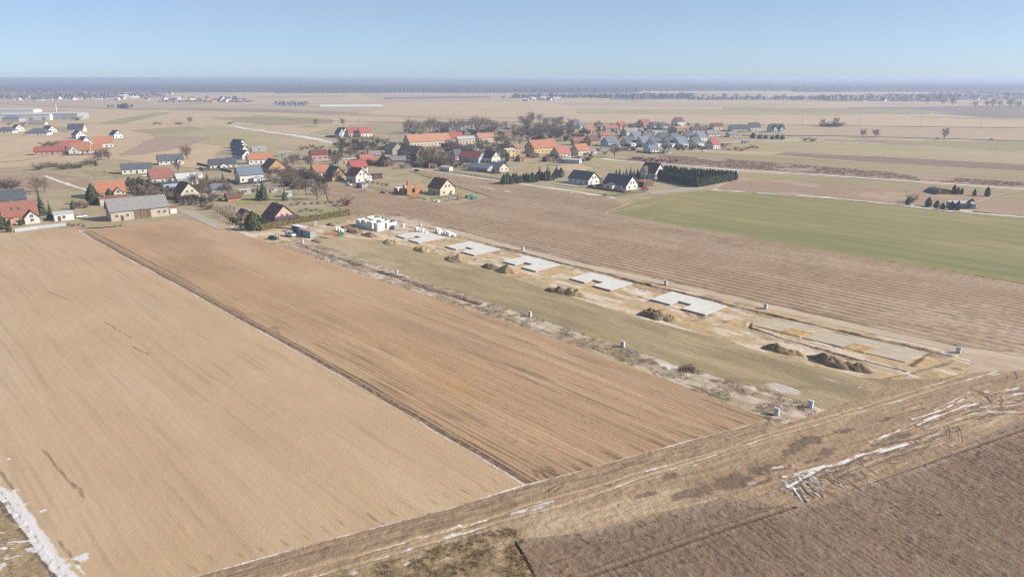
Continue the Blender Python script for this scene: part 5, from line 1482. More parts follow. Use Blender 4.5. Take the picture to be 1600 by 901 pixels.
# --- red-roof trio on the meadow
for u, ang, lab in ((536, a_, 'leftmost red gable house of three on the meadow'), (552, 30, 'middle red-roofed white house of three on the meadow'), (570, 36, 'rightmost red-roofed house of three with white gable')):
    house(u, 213.5, ang, 13, 10, 4.2, 9.4, 'white', 'red', lab, group='three red-roofed houses on the meadow')
house(532, 214, a_, 9, 8, 4, 9, 'blue', 'slate', 'narrow blue-shaded house at the left of the red-roofed three', chimney=0)
for u, v, ang, L, W, h, wm, rm, lab in (
        (449, 307, 20, 5, 3.5, 2.4, 'white', 'pale', 'tiny white shed right of the small conical spruce'), (425, 300, 30, 6, 4, 2.5, 'beige', 'grey', 'small beige shed behind the tall spruce'),
        (566, 293, a_, 6, 4, 2.4, 'grey', 'bluegrey', 'small grey garage below the white gable house'), (588, 279, 20, 7, 4, 2.6, 'wood', 'purple', 'dark shed right of the white gable house'),
        (632, 263, 10, 8, 4, 2.6, 'stone', 'grey', 'low stone shed at the start of the snowy lane'), (655, 261, -20, 9, 4, 2.6, 'wood', 'anthracite', 'low dark shed below the big purple barn'),
        (676, 262, 15, 6, 4, 2.6, 'beige', 'redbrown', 'little brown-roofed shed beside the big bare tree'), (700, 244, 25, 9, 5, 3, 'wood', 'purple', 'dark shed in the farmyard shade left of the red roof'),
        (735, 237, 25, 14, 6, 3.2, 'grey', 'bluegrey', 'long grey shed in the farmyard below the cream building'), (768, 235, 30, 10, 6, 3.2, 'beige', 'bluegrey', 'beige shed below the cream house with salmon roof'),
        (818, 252, 30, 8, 4, 2.6, 'ochre', 'redbrown', 'small ochre shed right of the square yellow house'), (832, 246, 35, 9, 5, 2.8, 'wood', 'anthracite', 'dark lean-to against the huge orange barn'),
        (858, 252, 30, 8, 5, 2.8, 'wood', 'purple', 'dark shed between orange barn and pinkish-red roof'), (925, 240, 20, 7, 4, 2.5, 'white', 'pale', 'small white garage right of the rusty orange roof'),
        (970, 236, 15, 10, 4, 2.4, 'wood', 'bluegrey', 'low shed left of the lone small gable house'), (1042, 240, 25, 7, 4, 2.4, 'grey', 'bluegrey', 'small grey shed right of the lone small gable house'),
        (1134, 229, 20, 8, 5, 2.6, 'brick', 'redbrown', 'small brick shed right of the bright red house'), (1165, 224, 10, 7, 4, 2.5, 'grey', 'pale', 'small pale hut in the gardens before the dark bungalow'),
        (528, 256, 20, 7, 5, 3, 'beige', 'old', 'small shed with weathered tiles left of the yellow building'), (590, 257, 20, 8, 5, 3, 'ochre', 'old', 'old tiled shed between the faded red roof and the dark barn'),
        (656, 236, 20, 12, 7, 3.4, 'beige', 'old', 'weathered shed between purple barn and salmon roof'), (322, 292, 30, 6, 4, 2.4, 'wood', 'anthracite', 'dark hut left of the blue-grey shed'), (383, 303, 30, 6, 4, 2.3, 'beige', 'pale', 'pale hut left of the tall spruce'),
        (270, 303, 36, 6, 4, 2.4, 'beige', 'bluegrey', 'grey-roofed hut behind the pale yellow gable'), (445, 244, 20, 9, 5, 2.8, 'grey', 'pale', 'lone pale shed left of the salmon farmhouse'), (482, 289, 30, 6, 4, 2.4, 'stone', 'grey', 'stone hut in the garden below the orange cottage')):
    flatbox(u, v, ang, L, W, h, wm, rm, lab, wins=1)
# --- orange farm and houses far left
house(80, 241, 22, 22, 9, 3, 6, 'salmon', 'red', 'long low red-roofed farm shed left of the white cottages', cat='barn', name='barn', chimney=0)
house(107, 237, 26, 18, 9, 3.2, 6.6, 'salmon', 'redbrown', 'red-brown roofed shed touching the white cottage gable', cat='barn', name='barn', chimney=0)
house(128, 240, 20, 14, 11, 3.2, 9, 'white', 'orange', 'white cottage with broad gable and orange roof in the orange farm', wings=[(-4, -4, -90, 5, 8, 3, 7, 'white', 'orange')])
house(146, 239, 30, 14, 9, 3, 7.2, 'white', 'orange', 'orange-roofed white wing right of the broad gable', chimney=0)
house(133, 229, -40, 12, 10, 3.6, 9, 'white', 'grey', 'white gable house with grey roof behind the orange farm')
house(163, 230, 30, 15, 11, 4.2, 9.6, 'white', 'orange', 'tall white house with vivid orange roof at the right end of the orange farm')
house(113, 232, 30, 15, 9, 3, 7, 'cream', 'red', 'low house with red roof behind the farm shed', chimney=0)
house(182, 216, -40, 12, 9, 3.8, 8, 'white', 'slate', 'white house with grey gable roof above the orange farm')
house(124, 216, -40, 12, 10, 3.8, 8, 'white', 'slate', 'white gable house left above the orange farm')
house(121, 206, 8, 17, 10, 3.8, 9, 'white', 'anthracite', 'white house with big dark roof on the upper left estate')
house(11, 208, 10, 17, 12, 3, 6.4, 'white', 'slate', 'white bungalow with dark hipped roof at the left picture edge', hip=0.55)
house(61, 211, 10, 22, 14, 3, 7, 'white', 'slate', 'broad white bungalow with dark hipped roof on the upper left estate', hip=0.6)
house(29, 205, -40, 13, 9, 4, 8, 'white', 'slate', 'white gable house between the two hipped bungalows')
house(78, 206, -35, 16, 9, 3, 7, 'white', 'slate', 'white gable bungalow behind the broad hipped one')
house(60, 197, 10, 20, 9, 4, 7, 'cream', 'grey', 'cream low block with grey roof below the factory halls', cat='building', name='building')
house(-12, 204, 10, 14, 10, 3, 7, 'white', 'slate', 'white house at the far left edge above the bungalow')
x_, y_ = G(549, 167)
ft = empty('foil_tunnel', (x_, y_, 0), math.radians(2)); tag(ft, 'very long white foil tunnel on the far fields right of the pond', 'greenhouse')
n = 10
pr = [(9 * math.cos(math.pi * i / n), 4.5 * math.sin(math.pi * i / n)) for i in range(n + 1)]
k = MB(); k.add([(-66, y, z) for y, z in pr] + [(66, y, z) for y, z in pr], [(i, i + 1, n + 2 + i, n + 1 + i) for i in range(n)]); k.build('cover', WALL['white'], ft)
k = MB()
for sx in (-65.9, 65.9): k.add([(sx, y, z) for y, z in pr], [tuple(range(n + 1))])
k.build('end_wall', WALL['grey'], ft)
# --- factory
def hall(u, v, ang, L, W, h, wm, rm, label, bays=4):
    x, y = G(u, v)
    root = empty('factory_hall', (x, y, 0), math.radians(ang))
    tag(root, label, 'factory')
    gable_block(root, L, W, h, h + 1.6, WALL[wm], ROOF[rm], over=0.5)
    for i in range(bays):
        o = put('garage_door', GARAGE, root, (-L / 2 + L * (i + .5) / bays, -W / 2 - 0.04, 0))
        o.scale = (2.2, 1, 1.8)
        s = MB(); cx = -L / 2 + L * (i + .5) / bays
        s.box(cx - 2, cx + 2, -0.6, 0.6, h + 1.4, h + 2.2)
        s.build('roof_light', WALL['white'], root)
hall(48, 187, 8, 70, 34, 8, 'white', 'pale', 'white factory hall with pale roof in the upper left')
hall(97, 186, 8, 62, 40, 8.5, 'grey', 'pale', 'grey-blue factory hall right of the white one', 5)
hall(30, 180, 8, 60, 30, 9, 'white', 'pale', 'rear white factory hall behind the front ones', 3)
house(22, 190, 10, 22, 18, 5, 9, 'grey', 'bluegrey', 'dark hipped workshop left of the white factory hall', cat='workshop', name='workshop', hip=0.5, chimney=0)
m_ = MB(); m_.tube((0, 0, 0), (0, 0, 19), 1.1, 0.8, 8)
x_, y_ = G(90, 183)
st_ = m_.build('silo', WALL['white']); st_.location = (x_, y_, 0)
tag(st_, 'slim white silo tower between the factory halls', 'silo')

# --- houses by the furrowed field
house(690, 303, a_, 10.5, 10, 3.9, 8.4, 'cream', 'maroon', 'cream gable house with maroon roof on the furrowed field edge', chimney=2, skylights=1)
# unroofed brick shell
x_, y_ = G(638, 302)
shell = empty('house_shell', (x_, y_, 0), math.radians(a_))
tag(shell, 'unroofed orange brick house shell under construction', 'house')
def wall_piece(parent, x0, y0, x1, y1, h, m, t=0.36, name='wall', z0=-0.3):
    d = Vector((x1 - x0, y1 - y0)); L = d.length
    w = MB(); w.box(0, L, -t / 2, t / 2, z0, h)
    o = w.build(name, m, parent)
    o.location = (x0, y0, 0); o.rotation_euler = (0, 0, math.atan2(d.y, d.x))
    return o
br, bk = WALL['brick'], WALL['block']
for x0, y0, x1, y1, h, m in ((-6, -5, -2.5, -5, 3, br), (-2.5, -5, -1, -5, 1, br), (-1, -5, 2.5, -5, 3, br), (2.5, -5, 4, -5, 5.2, br), (5.5, -4.8, 5.5, -1.5, 5.4, br), (5.5, -1.5, 5.5, 0.3, 1, br), (5.5, 0.3, 5.5, 5, 5.4, br),
                             (5.3, 5, 1, 5, 3, br), (1, 5, -6, 5, 3, bk), (-6, 4.8, -6, -4.8, 3, bk), (0, -4.7, 0, 4.7, 3.2, bk), (-5.7, 0, -0.2, 0, 3, bk), (0.2, 0.6, 5.2, 0.6, 3.1, br), (-3, 0.2, -3, 4.7, 3.2, bk)):
    wall_piece(shell, x0, y0, x1, y1, h, m)
w = MB(); w.box(-0.1, 5.3, -4.9, 4.9, 3.25, 3.45); w.build('floor_slab', concrete, shell)
w = MB(); w.box(-0.5, 0.5, -0.5, 0.5, 3.3, 7.0); w.build('chimney', br, shell)
# pink house with porch roof
pk = house(437, 345, a_, 10.5, 11, 2.3, 7.4, 'pink', 'brown', 'pink gable house with dark roof behind the clipped hedge', chimney=2, skylights=1, wings=[(6.4, 0, 90, 10.5, 4, 2.2, 3.0, 'pink', 'purple')])
house(383, 343, a_, 5.5, 5, 2.3, 4.6, 'wood', 'slate', 'small dark shed left of the big thuja by the pink house', cat='shed', name='shed', chimney=0, wins=False)

# ================================================================== THE BUILDING SITE
slab_side = mat('slab_edge_blocks', (0.40, 0.36, 0.31), (0.3, 0.26, 0.22), 0.5)
slab_names = ['slab nearest the white block shell, with pallets on it', 'second slab counted from the white block shell', 'third slab, right of two joined earth heaps', 'fourth slab with orange sand in its notch', 'largest and nearest slab with a damp spot on top']
slab_tops = []
for i, q in enumerate(slabs):
    A_, B_, C_, D_ = [np.array(G(*p)) for p in q]
    c = (A_ + B_ + C_ + D_) / 4
    L = (np.linalg.norm(D_ - A_) + np.linalg.norm(C_ - B_)) / 2
    Wd = (np.linalg.norm(B_ - A_) + np.linalg.norm(C_ - D_)) / 2
    root = empty('foundation_slab', (c[0], c[1], 0), ROW)
    tag(root, 'pale concrete U-shaped foundation ' + slab_names[i], 'foundation slab', 'row of concrete foundation slabs')
    h, b = L / 2, Wd / 2
    n0, n1, nd = -h + L * 0.36, -h + L * 0.60, Wd * 0.42
    out = [(-h, -b), (n0, -b), (n0, -b + nd), (n1, -b + nd), (n1, -b - Wd * 0.08), (h, -b - Wd * 0.08), (h, b), (-h * 0.1, b), (-h * 0.1, b + 0.5), (-h, b + 0.5)]
    s = MB(); s.prism(out, 0.30, 0.52); s.build('slab', concrete, root)
    ins_ = [(x * 0.985, y * 0.98) for x, y in out]
    s = MB(); s.prism(ins_, -0.4, 0.298); s.build('footing', slab_side, root)
    if i == 4:
        pass
    slab_tops.append((root, h, b))
# white block shell
x_, y_ = G(589, 354)
ws = empty('house_shell', (x_, y_, 0), ROW)
tag(ws, 'unfinished white block house shell on its slab at the head of the site', 'house')
s = MB(); s.prism([(-8.5, -5.5), (8.5, -5.5), (8.5, 5), (-8.5, 5)], -0.3, 0.45); s.build('slab', concrete, ws)
segs = [(-8, -5, -5.2, -5), (-4, -5, -0.8, -5), (0.3, -5, 4.4, -5), (5.6, -5, 8, -5), (8, -4.8, 8, -1.4), (8, -0.4, 8, 4.6), (7.8, 4.7, 2.4, 4.7), (1.3, 4.7, -3, 4.7), (-4, 4.7, -7.8, 4.7), (-8, 4.5, -8, 0.6), (-8, -0.6, -8, -4.8),
        (0, -4.7, 0, -1.0), (0, 0, 0, 4.5), (-4, -4.7, -4, -1.4), (-4, -0.4, -4, 4.5), (4, -4.7, 4, -0.6), (4, 0.4, 4, 4.5), (-7.8, 0.2, -4.9, 0.2), (-3.8, -0.4, -0.9, -0.4), (0.2, 0.3, 3.0, 0.3), (4.9, -0.2, 7.8, -0.2)]
for k, sg in enumerate(segs):
    o = wall_piece(ws, *sg, 0.45 + (2.7 if k % 5 else 2.3) - 0.25 * (k > 10), bk, 0.3, z0=0.452)
for k, (px_, py_) in enumerate(((-6, -2.4), (-2, 2.2), (2, -2.6), (6, 2.4), (-6, 2.8), (2, 2.4))):
    pass
# white block pallets as things
pw, nd_, lk_, bs_ = new_mat('wrapped_blocks')
bs_.inputs["Base Color"].default_value = (0.78, 0.78, 0.78, 1); bs_.inputs["Roughness"].default_value = 0.45
palm = mat('pallet_wood', (0.36, 0.25, 0.15))
_b = MB()
for zi in range(3):
    _b.box(-0.6, 0.6, -0.5, 0.5, 0.15 + zi * 0.42, 0.15 + zi * 0.42 + 0.40)
BLK = _b.me('blocks', pw)
_b = MB()
for yi in (-0.42, 0, 0.42):
    _b.box(-0.6, 0.6, yi - 0.06, yi + 0.06, 0.0, 0.09)
for xi in range(5):
    _b.box(-0.6 + xi * 0.26, -0.6 + xi * 0.26 + 0.16, -0.5, 0.5, 0.092, 0.14)
PLT = _b.me('pallet', palm)
def pallet(x, y, z, rz, label, group, sc=1.0):
    r = empty('block_pallet', (x, y, z), rz)
    tag(r, label, 'pallet', group)
    link('blocks', BLK, r); link('pallet', PLT, r)
    r.scale = (1, 1, sc)
for i in range(9):                                   # inside the shell
    a = (-6.5, -2, 2, 6)[i % 4] + random.uniform(-.8, .8); b = (-3.2, 2.6, 1.0)[i // 3 % 3] + random.uniform(-.4, .4)
    p = Vector((x_, y_)) + Vector((a * RD[0] + b * RN[0], a * RD[1] + b * RN[1]))
    pallet(p.x, p.y, 0.455, ROW + random.uniform(-.1, .1), 'pallet of white blocks between the walls of the block shell', 'pallets inside the white block shell')
for i, (u, v) in enumerate(((683, 363), (687, 364.5), (691, 364), (695, 366), (699, 367.5), (703, 366.5), (707, 368), (710, 369.5), (697, 364), (651, 361.5), (656, 362.5), (661, 364), (666, 365), (686, 366.5), (702, 369.5))):
    xx, yy = G(u, v)
    pallet(xx, yy, 0.08 if v > 366 else 0.1, ROW + random.uniform(-.2, .2), 'pallet of white wrapped blocks at the back of the first slab', 'pallets behind the first slab', random.choice((1, 1.25, 0.7)))
for i, (u, v) in enumerate(((527, 360), (531, 361.5), (534, 363))):
    xx, yy = G(u, v)
    pallet(xx, yy, 0.1, random.uniform(0, 3), ['left', 'middle', 'right'][i] + ' one of three white bundles among rubble right of the containers', 'bundles among the rubble', 0.9)

# earth heaps
heap_m = ground_mat('dug_earth', (0.30, 0.215, 0.135), (0.15, 0.105, 0.07), big=2.5, streak=1, sa=2, grain=0.35, bump=0.9, bdist=0.15, far=True)
heap_s = ground_mat('dug_sand', (0.47, 0.345, 0.20), (0.31, 0.22, 0.125), big=2.5, streak=1, sa=2, grain=0.35, bump=0.8, bdist=0.15, far=True)
def heap(u, v, rx, ry, h, label, m=None, ang=ROW, seed=1, cat='earth heap', group='earth heaps along the site'):
    x, y = G(u, v)
    n1, n2 = 34, 16
    vs, fs = [(0, 0, h)], []
    ang_ = np.linspace(0, 2 * math.pi, n1, endpoint=False)
    for j in range(1, n2 + 1):
        f = j / n2
        for a in ang_:
            X, Y = math.cos(a) * rx * f, math.sin(a) * ry * f
            wob = 0.75 + 0.5 * float(vnoise(np.array([math.cos(a) * 1.7 + seed]), np.array([math.sin(a) * 1.7 + seed * 3]), seed)[0])
            X, Y = X * wob, Y * wob
            nz = float(fbm(np.array([X + seed * 9]), np.array([Y]), 2.2, seed, 4)[0])
            nz2 = float(fbm(np.array([X - seed * 5]), np.array([Y + 3]), 0.8, seed + 3, 2)[0])
            z = 0.70 * h * max(0, 1 - f ** 1.7) * (0.25 + 1.4 * nz) + ((nz - 0.5) * 0.8 + (nz2 - 0.5) * 0.8) * (1 - f)
            vs.append((X, Y, z if j < n2 else -0.3))
    vs[0] = (0, 0, vs[1][2])
    for k in range(n1):
        fs.append((0, 1 + k, 1 + (k + 1) % n1))
        for j in range(n2 - 1):
            q = 1 + j * n1
            fs.append((q + k, q + n1 + k, q + n1 + (k + 1) % n1, q + (k + 1) % n1))
    me = bpy.data.meshes.new('earth_heap')
    me.from_pydata(vs, [], fs); me.update()
    me.materials.append(m or heap_m)
    o = link('earth_heap', me)
    o.location = (x, y, 0); o.rotation_euler = (0, 0, ang)
    tag(o, label, cat, group)
heap(612, 380, 4.6, 2.6, 2.0, 'small sandy heap left of the first slab', heap_s, seed=2)
heap(660, 391, 4.4, 2.6, 2.3, 'sandy heap below the first slab', heap_s, seed=3)
heap(712, 406, 5.4, 3.2, 2.7, 'pointed sandy heap below the second slab', heap_s, seed=4)
heap(766, 418, 4.8, 2.2, 1.8, 'low dark heap left of the third slab\'s sandy one', seed=5)
heap(792, 424, 4.2, 3.0, 2.6, 'brown and sandy heap just below the third slab', heap_s, seed=6)
heap(872, 455, 4.2, 2.4, 1.7, 'dark low heap left of the fourth slab', seed=7)
heap(896, 459, 4.0, 2.8, 2.0, 'sandy heap at the lower corner of the fourth slab', heap_s, seed=8)
heap(1020, 493, 4.2, 2.8, 2.6, 'dark heap below the largest slab', seed=9)
heap(1046, 498, 3.4, 2.4, 1.6, 'sandy heap right of the dark one below the largest slab', heap_s, seed=10)
heap(1214, 546, 3.6, 2.0, 1.7, 'brown heap below the left end of the gravel bed', seed=12)
heap(1240, 551, 3.2, 1.5, 1.0, 'flat sandy heap below the orange pit of the gravel bed', heap_s, seed=13)
heap(1302, 568, 5.4, 2.2, 2.3, 'long dark earth heap in front of the gravel bed', seed=14)
heap(1338, 576, 3.6, 1.9, 1.6, 'brown heap at the right end of the long dark one', seed=15)
heap(553, 362, 5.0, 2.6, 1.9, 'brown soil heap left of the white block shell', seed=16)
heap(577, 368, 5.0, 2.4, 1.5, 'flat soil heap below the white block shell', seed=17)
heap(542, 356, 4.0, 2.2, 1.6, 'dark rubble heap between hedge and block shell', seed=18)
heap(171, 270, 4.5, 3.5, 2.4, 'yellowish soil heap left of the long white bungalow', heap_s, seed=20)
heap(517, 352, 3.2, 1.8, 1.2, 'rubble heap behind the site containers', seed=21)

# electricity cabinets
cabm = mat('cabinet_grey_white', (0.66, 0.67, 0.68), (0.6, 0.61, 0.62), 1.0)
capm = mat('cabinet_cap', (0.52, 0.53, 0.55))
def cabinet(u, v, label, rz=ROW):
    x, y = G(u, v)
    r = empty('electricity_cabinet', (x, y, 0), rz)
    tag(r, label, 'electricity cabinet', 'electricity cabinets on the plots')
    m = MB(); m.box(-0.5, 0.5, -0.28, 0.28, -0.4, 0.28); m.build('plinth', concrete, r)
    m = MB(); m.box(-0.47, 0.47, -0.25, 0.25, 0.282, 1.35); m.build('body', cabm, r)
    m = MB(); m.box(-0.53, 0.53, -0.31, 0.31, 1.352, 1.44); m.build('cap', capm, r)
    for s in (-1, 1):
        m = MB(); m.box(-0.42 if s < 0 else 0.01, -0.01 if s < 0 else 0.42, -0.27, -0.252, 0.34, 1.30); d = m.build('door', cabm, r)
        m = MB(); m.box(-0.07 * (s < 0) + 0.02 * (s > 0) - 0.0, -0.03 * (s < 0) + 0.06 * (s > 0), -0.29, -0.272, 0.75, 0.9); m.build('handle', darkm, d)
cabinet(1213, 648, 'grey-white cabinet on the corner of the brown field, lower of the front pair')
cabinet(1266, 636, 'grey-white cabinet on the olive plot corner, upper of the front pair')
cabinet(973, 542, 'grey-white cabinet beside the weeds halfway down the rough strip')
cabinet(828, 494, 'grey-white cabinet on the rough strip nearer to the houses')
cabinet(620, 428, 'grey-white cabinet farthest up the rough strip')
cabinet(1040, 445, 'grey-white cabinet by the access track above the largest slab')
cabinet(1196, 482, 'grey-white cabinet by the access track above the gravel bed')
cabinet(1497, 551, 'grey-white cabinet where the access track meets the lower track')
cabinet(817, 391, 'grey-white cabinet by the access track above the third slab')
cabinet(657, 353, 'grey-white cabinet by the access track next to the block shell')
cabinet(473, 380, 'small grey cabinet in front of the site containers')

# site containers and vehicles
def container(u, v, ang, L, label, wm, rm):
    x, y = G(u, v)
    r = empty('site_container', (x, y, 0), ang)
    tag(r, label, 'container', 'site containers')
    m = MB(); m.box(-L / 2, L / 2, -1.22, 1.22, 0.1, 2.55); m.build('body', wm, r)
    m = MB()
    n = int(L / 0.5)
    for i in range(n):
        xx = -L / 2 + 0.25 + i * (L - 0.5) / max(1, n - 1)
        m.box(xx - 0.1, xx + 0.1, -1.27, -1.222, 0.2, 2.45)
        m.box(xx - 0.1, xx + 0.1, 1.222, 1.27, 0.2, 2.45)
    tag(m.build('wall_ribs', wm, r), kind='stuff')
    m = MB(); m.box(-L / 2 - 0.06, L / 2 + 0.06, -1.3, 1.3, 2.552, 2.68); m.build('roof', rm, r)
    window(r, (L * 0.2, -1.275, 1.0), 0); put('door', DOOR, r, (-L * 0.22, -1.275, 0.12))
cw = mat('container_white_roof', (0.74, 0.73, 0.72)); cb = mat('container_blue_grey', (0.36, 0.42, 0.46), (0.28, 0.34, 0.38)); cg = mat('container_dark_grey', (0.2, 0.22, 0.25)); crd = mat('container_rusty_roof', (0.46, 0.34, 0.28), (0.36, 0.24, 0.19))
container(469, 363, math.radians(-42), 8.5, 'site container with white roof, farther of the two', cg, cw)
container(480, 369, math.radians(-42), 8.5, 'blue-grey site container with rusty roof, nearer of the two', cb, crd)
def wheelset(r, xs, y, rad, wdt=0.24):
    for x in xs:
        for s in (-1, 1):
            m = MB(); m.tube((x, s * y - wdt / 2, rad), (x, s * y + wdt / 2, rad), rad, rad, 12); w_ = m.build('wheel', rubber, r)
            m = MB(); m.tube((x, s * (y + wdt / 2 + .012) - .01, rad), (x, s * (y + wdt / 2 + .012) + .01, rad), rad * .6, rad * .6, 10); m.build('rim', capm, w_)
def profile(parent, name, prof, y, m, taper=0.0):
    k = MB(); n = len(prof)
    zs = [z for _, z in prof]; z0, z1 = min(zs), max(zs)
    f = lambda z: y - taper * (z - z0) / max(.01, z1 - z0)
    k.add([(x, -f(z), z) for x, z in prof] + [(x, f(z), z) for x, z in prof], [tuple(range(n)), tuple(range(2 * n - 1, n - 1, -1))] + [((i + 1) % n, i, n + i, n + (i + 1) % n) for i in range(n)])
    o = k.build(name, m, parent)
    return o
def paint(name, c):
    m, nd, lk, bs = new_mat(name)
    bs.inputs["Base Color"].default_value = c + (1,)
    bs.inputs["Roughness"].default_value = 0.3
    bs.inputs["Coat Weight"].default_value = 0.4
    return m
lampm = paint('headlamp', (0.8, 0.8, 0.78)); tailm = paint('tail_lamp', (0.4, 0.02, 0.02))
def car(u, v, rz, m, label, kind='car', group=None, z=0.02):
    x, y = G(u, v)
    r = empty('parked_car' if kind == 'car' else 'pickup_van', (x, y, z), rz)
    tag(r, label, kind, group)
    if kind == 'car':
        profile(r, 'body', [(-2.1, .35), (2.1, .35), (2.15, .7), (1.9, .85), (1.0, .95), (-1.9, 1.0), (-2.12, .8)], .86, m, .05)
        profile(r, 'cabin', [(-1.95, .99), (1.0, .93), (.25, 1.45), (-1.4, 1.48)], .80, glass, .16)
        profile(r, 'roof', [(.22, 1.452), (.2, 1.50), (-1.38, 1.53), (-1.42, 1.482)], .66, m)
        wheelset(r, (-1.3, 1.3), .78, .32)
    else:
        profile(r, 'body', [(-2.5, .4), (2.5, .4), (2.55, .8), (2.3, 1.05), (1.5, 1.2), (-2.5, 1.2)], .95, m, .04)
        profile(r, 'cabin', [(-.2, 1.19), (1.55, 1.19), (.9, 1.85), (-.1, 1.9)], .9, glass, .14)
        profile(r, 'roof', [(.88, 1.852), (.86, 1.93), (-.12, 1.96), (-.12, 1.902)], .78, m)
        profile(r, 'cargo_box', [(-2.5, 1.202), (-.25, 1.202), (-.25, 1.75), (-2.5, 1.75)], .92, m)
        wheelset(r, (-1.6, 1.6), .86, .36)
    for s in (-1, 1):
        h = MB(); h.box(2.13 if kind == 'car' else 2.5, 2.18 if kind == 'car' else 2.57, s * .6 - .18, s * .6 + .18, .62, .78); h.build('headlight', lampm, r)
        h = MB(); e = -2.14 if kind == 'car' else -2.53; h.box(e, e + .06, s * .65 - .12, s * .65 + .12, .72, .9); h.build('tail_light', tailm, r)
pb, psil, pblk, pred = paint('paint_dark', (0.03, 0.035, 0.045)), paint('paint_silver', (0.45, 0.47, 0.5)), paint('paint_black', (0.02, 0.02, 0.022)), paint('paint_red', (0.35, 0.03, 0.03))
car(428, 374, math.radians(-20), pb, 'dark hatchback parked alone left of the site containers')
car(454, 369, math.radians(-40), psil, 'silver van parked in front of the site containers', 'van')
car(1464, 217.5, math.radians(178), pblk, 'dark car on the asphalt road beside the tall bare tree')
car(1548, 219.3, math.radians(178), pblk, 'dark car on the asphalt road near the right edge')
car(600, 303, math.radians(-40), pred, 'red car beside the unroofed brick shell')
car(1018, 240, math.radians(30), pblk, 'dark car parked below the small lone gable house')
car(955, 236, math.radians(10), psil, 'silver car parked left of the small lone gable house')
pwht = paint('paint_white', (0.6, 0.6, 0.6))
for u, v, rz, m, lab in ((228, 276, 30, pwht, 'white car in front of the long white bungalow'), (404, 290, 40, psil, 'silver car in the yard below the big grey roof'), (545, 290, -40, pwht, 'white car on the lane below the white gable house'), (128, 340, 40, pwht, 'white car parked between garage and barn'),
                       (925, 293, -46, pblk, 'dark car between the two dark-roofed white houses'), (1008, 297, 10, pred, 'red car in front of the brown flat garage'), (704, 304, -46, psil, 'silver car right of the cream gable house'), (806, 252, 20, pblk, 'dark car beside the square yellow house'),
                       (1100, 237, 20, pwht, 'white car below the terraces near the bright red roof'), (652, 268, -20, pblk, 'dark car at the start of the snowy lane')):
    car(u, v, math.radians(rz), m, lab, z=0.1)
# site clutter
woodm = mat('timber', (0.45, 0.32, 0.19), (0.33, 0.22, 0.13), stretch=(.5, 4, 4))
tarp = mat('orange_tarp', (0.55, 0.22, 0.10)); teal = mat('teal_plastic', (0.08, 0.28, 0.24)); steel = mat('rusty_steel', (0.24, 0.13, 0.09))
def stack(u, v, L, W, rows, m, rz, label, cat, name):
    x, y = G(u, v)
    r = empty(name, (x, y, 0.05), rz)
    tag(r, label, cat)
    b = MB(); b.box(-L / 2, L / 2, -.09, .09, 0, .16); me = b.me('board', m)
    for k in range(rows):
        for j in range(max(2, int(W / .24))):
            o = link('board', me, r); o.location = (random.uniform(-.1, .1), -W / 2 + j * .24, k * .18)
stack(497, 377, 6, 2.2, 2, woodm, math.radians(-44), 'stack of formwork boards in front of the containers', 'timber stack', 'timber_stack')
stack(520, 366, 5, 2.0, 3, tarp, math.radians(20), 'reddish board stack among the rubble right of the containers', 'timber stack', 'timber_stack')
stack(508, 371, 5, 1.4, 1, woodm, math.radians(-30), 'few loose boards right of the blue-grey container', 'timber stack', 'timber_stack')
def boxthing(u, v, sx, sy, sz, m, rz, label, cat, name, group=None):
    x, y = G(u, v)
    r = empty(name, (x, y, 0), rz); tag(r, label, cat, group)
    b = MB(); b.box(-sx, sx, -sy, sy, -.3, sz); b.build('body', m, r)
    b = MB(); b.box(-sx - .05, sx + .05, -sy - .05, sy + .05, sz + .002, sz + .1); b.build('lid', m, r)
boxthing(533, 368, .9, .7, 1.3, teal, .4, 'teal water tank at the edge of the rubble yard', 'tank', 'water_tank')
boxthing(493, 352, .6, .5, 1.6, cw, .2, 'white toilet cabin between containers and hedge', 'cabin', 'toilet_cabin')
boxthing(617, 358, 1.0, .8, 1.5, cb, ROW, 'blue-grey crate at the corner of the white block shell', 'crate', 'crate')
boxthing(630, 354, .6, .5, 1.2, cw, ROW, 'single white crate right of the block shell', 'crate', 'crate')
# garden clutter by the cream house
cl = [(668, 313, .6, 1.2, cw, 'white beehive-like box left in the garden row below the cream house'), (676, 315, .5, .9, cb, 'small blue box in the garden row below the cream house'), (684, 315.5, .7, .9, cw, 'pale crate in the middle of the garden row below the cream house'),
      (703, 313.5, .9, 1.6, cb, 'blue-grey hut in the garden row below the cream house'), (718, 312, 1.2, 1.8, palm, 'yellowish timber hut in the garden row below the cream house'), (733, 309, 1.6, 1.3, teal, 'teal tarpaulin pile at the right end of the garden row'), (741, 311, 1.4, 1.0, teal, 'low teal heap last in the garden row'),
      (646, 310, 1.6, .8, tarp, 'orange-red tarpaulin stack in front of the brick shell')]
for u, v, s_, h_, m, lab in cl:
    boxthing(u, v, s_, s_ * .8, h_, m, random.uniform(0, 1.5), lab, 'crate', 'crate')

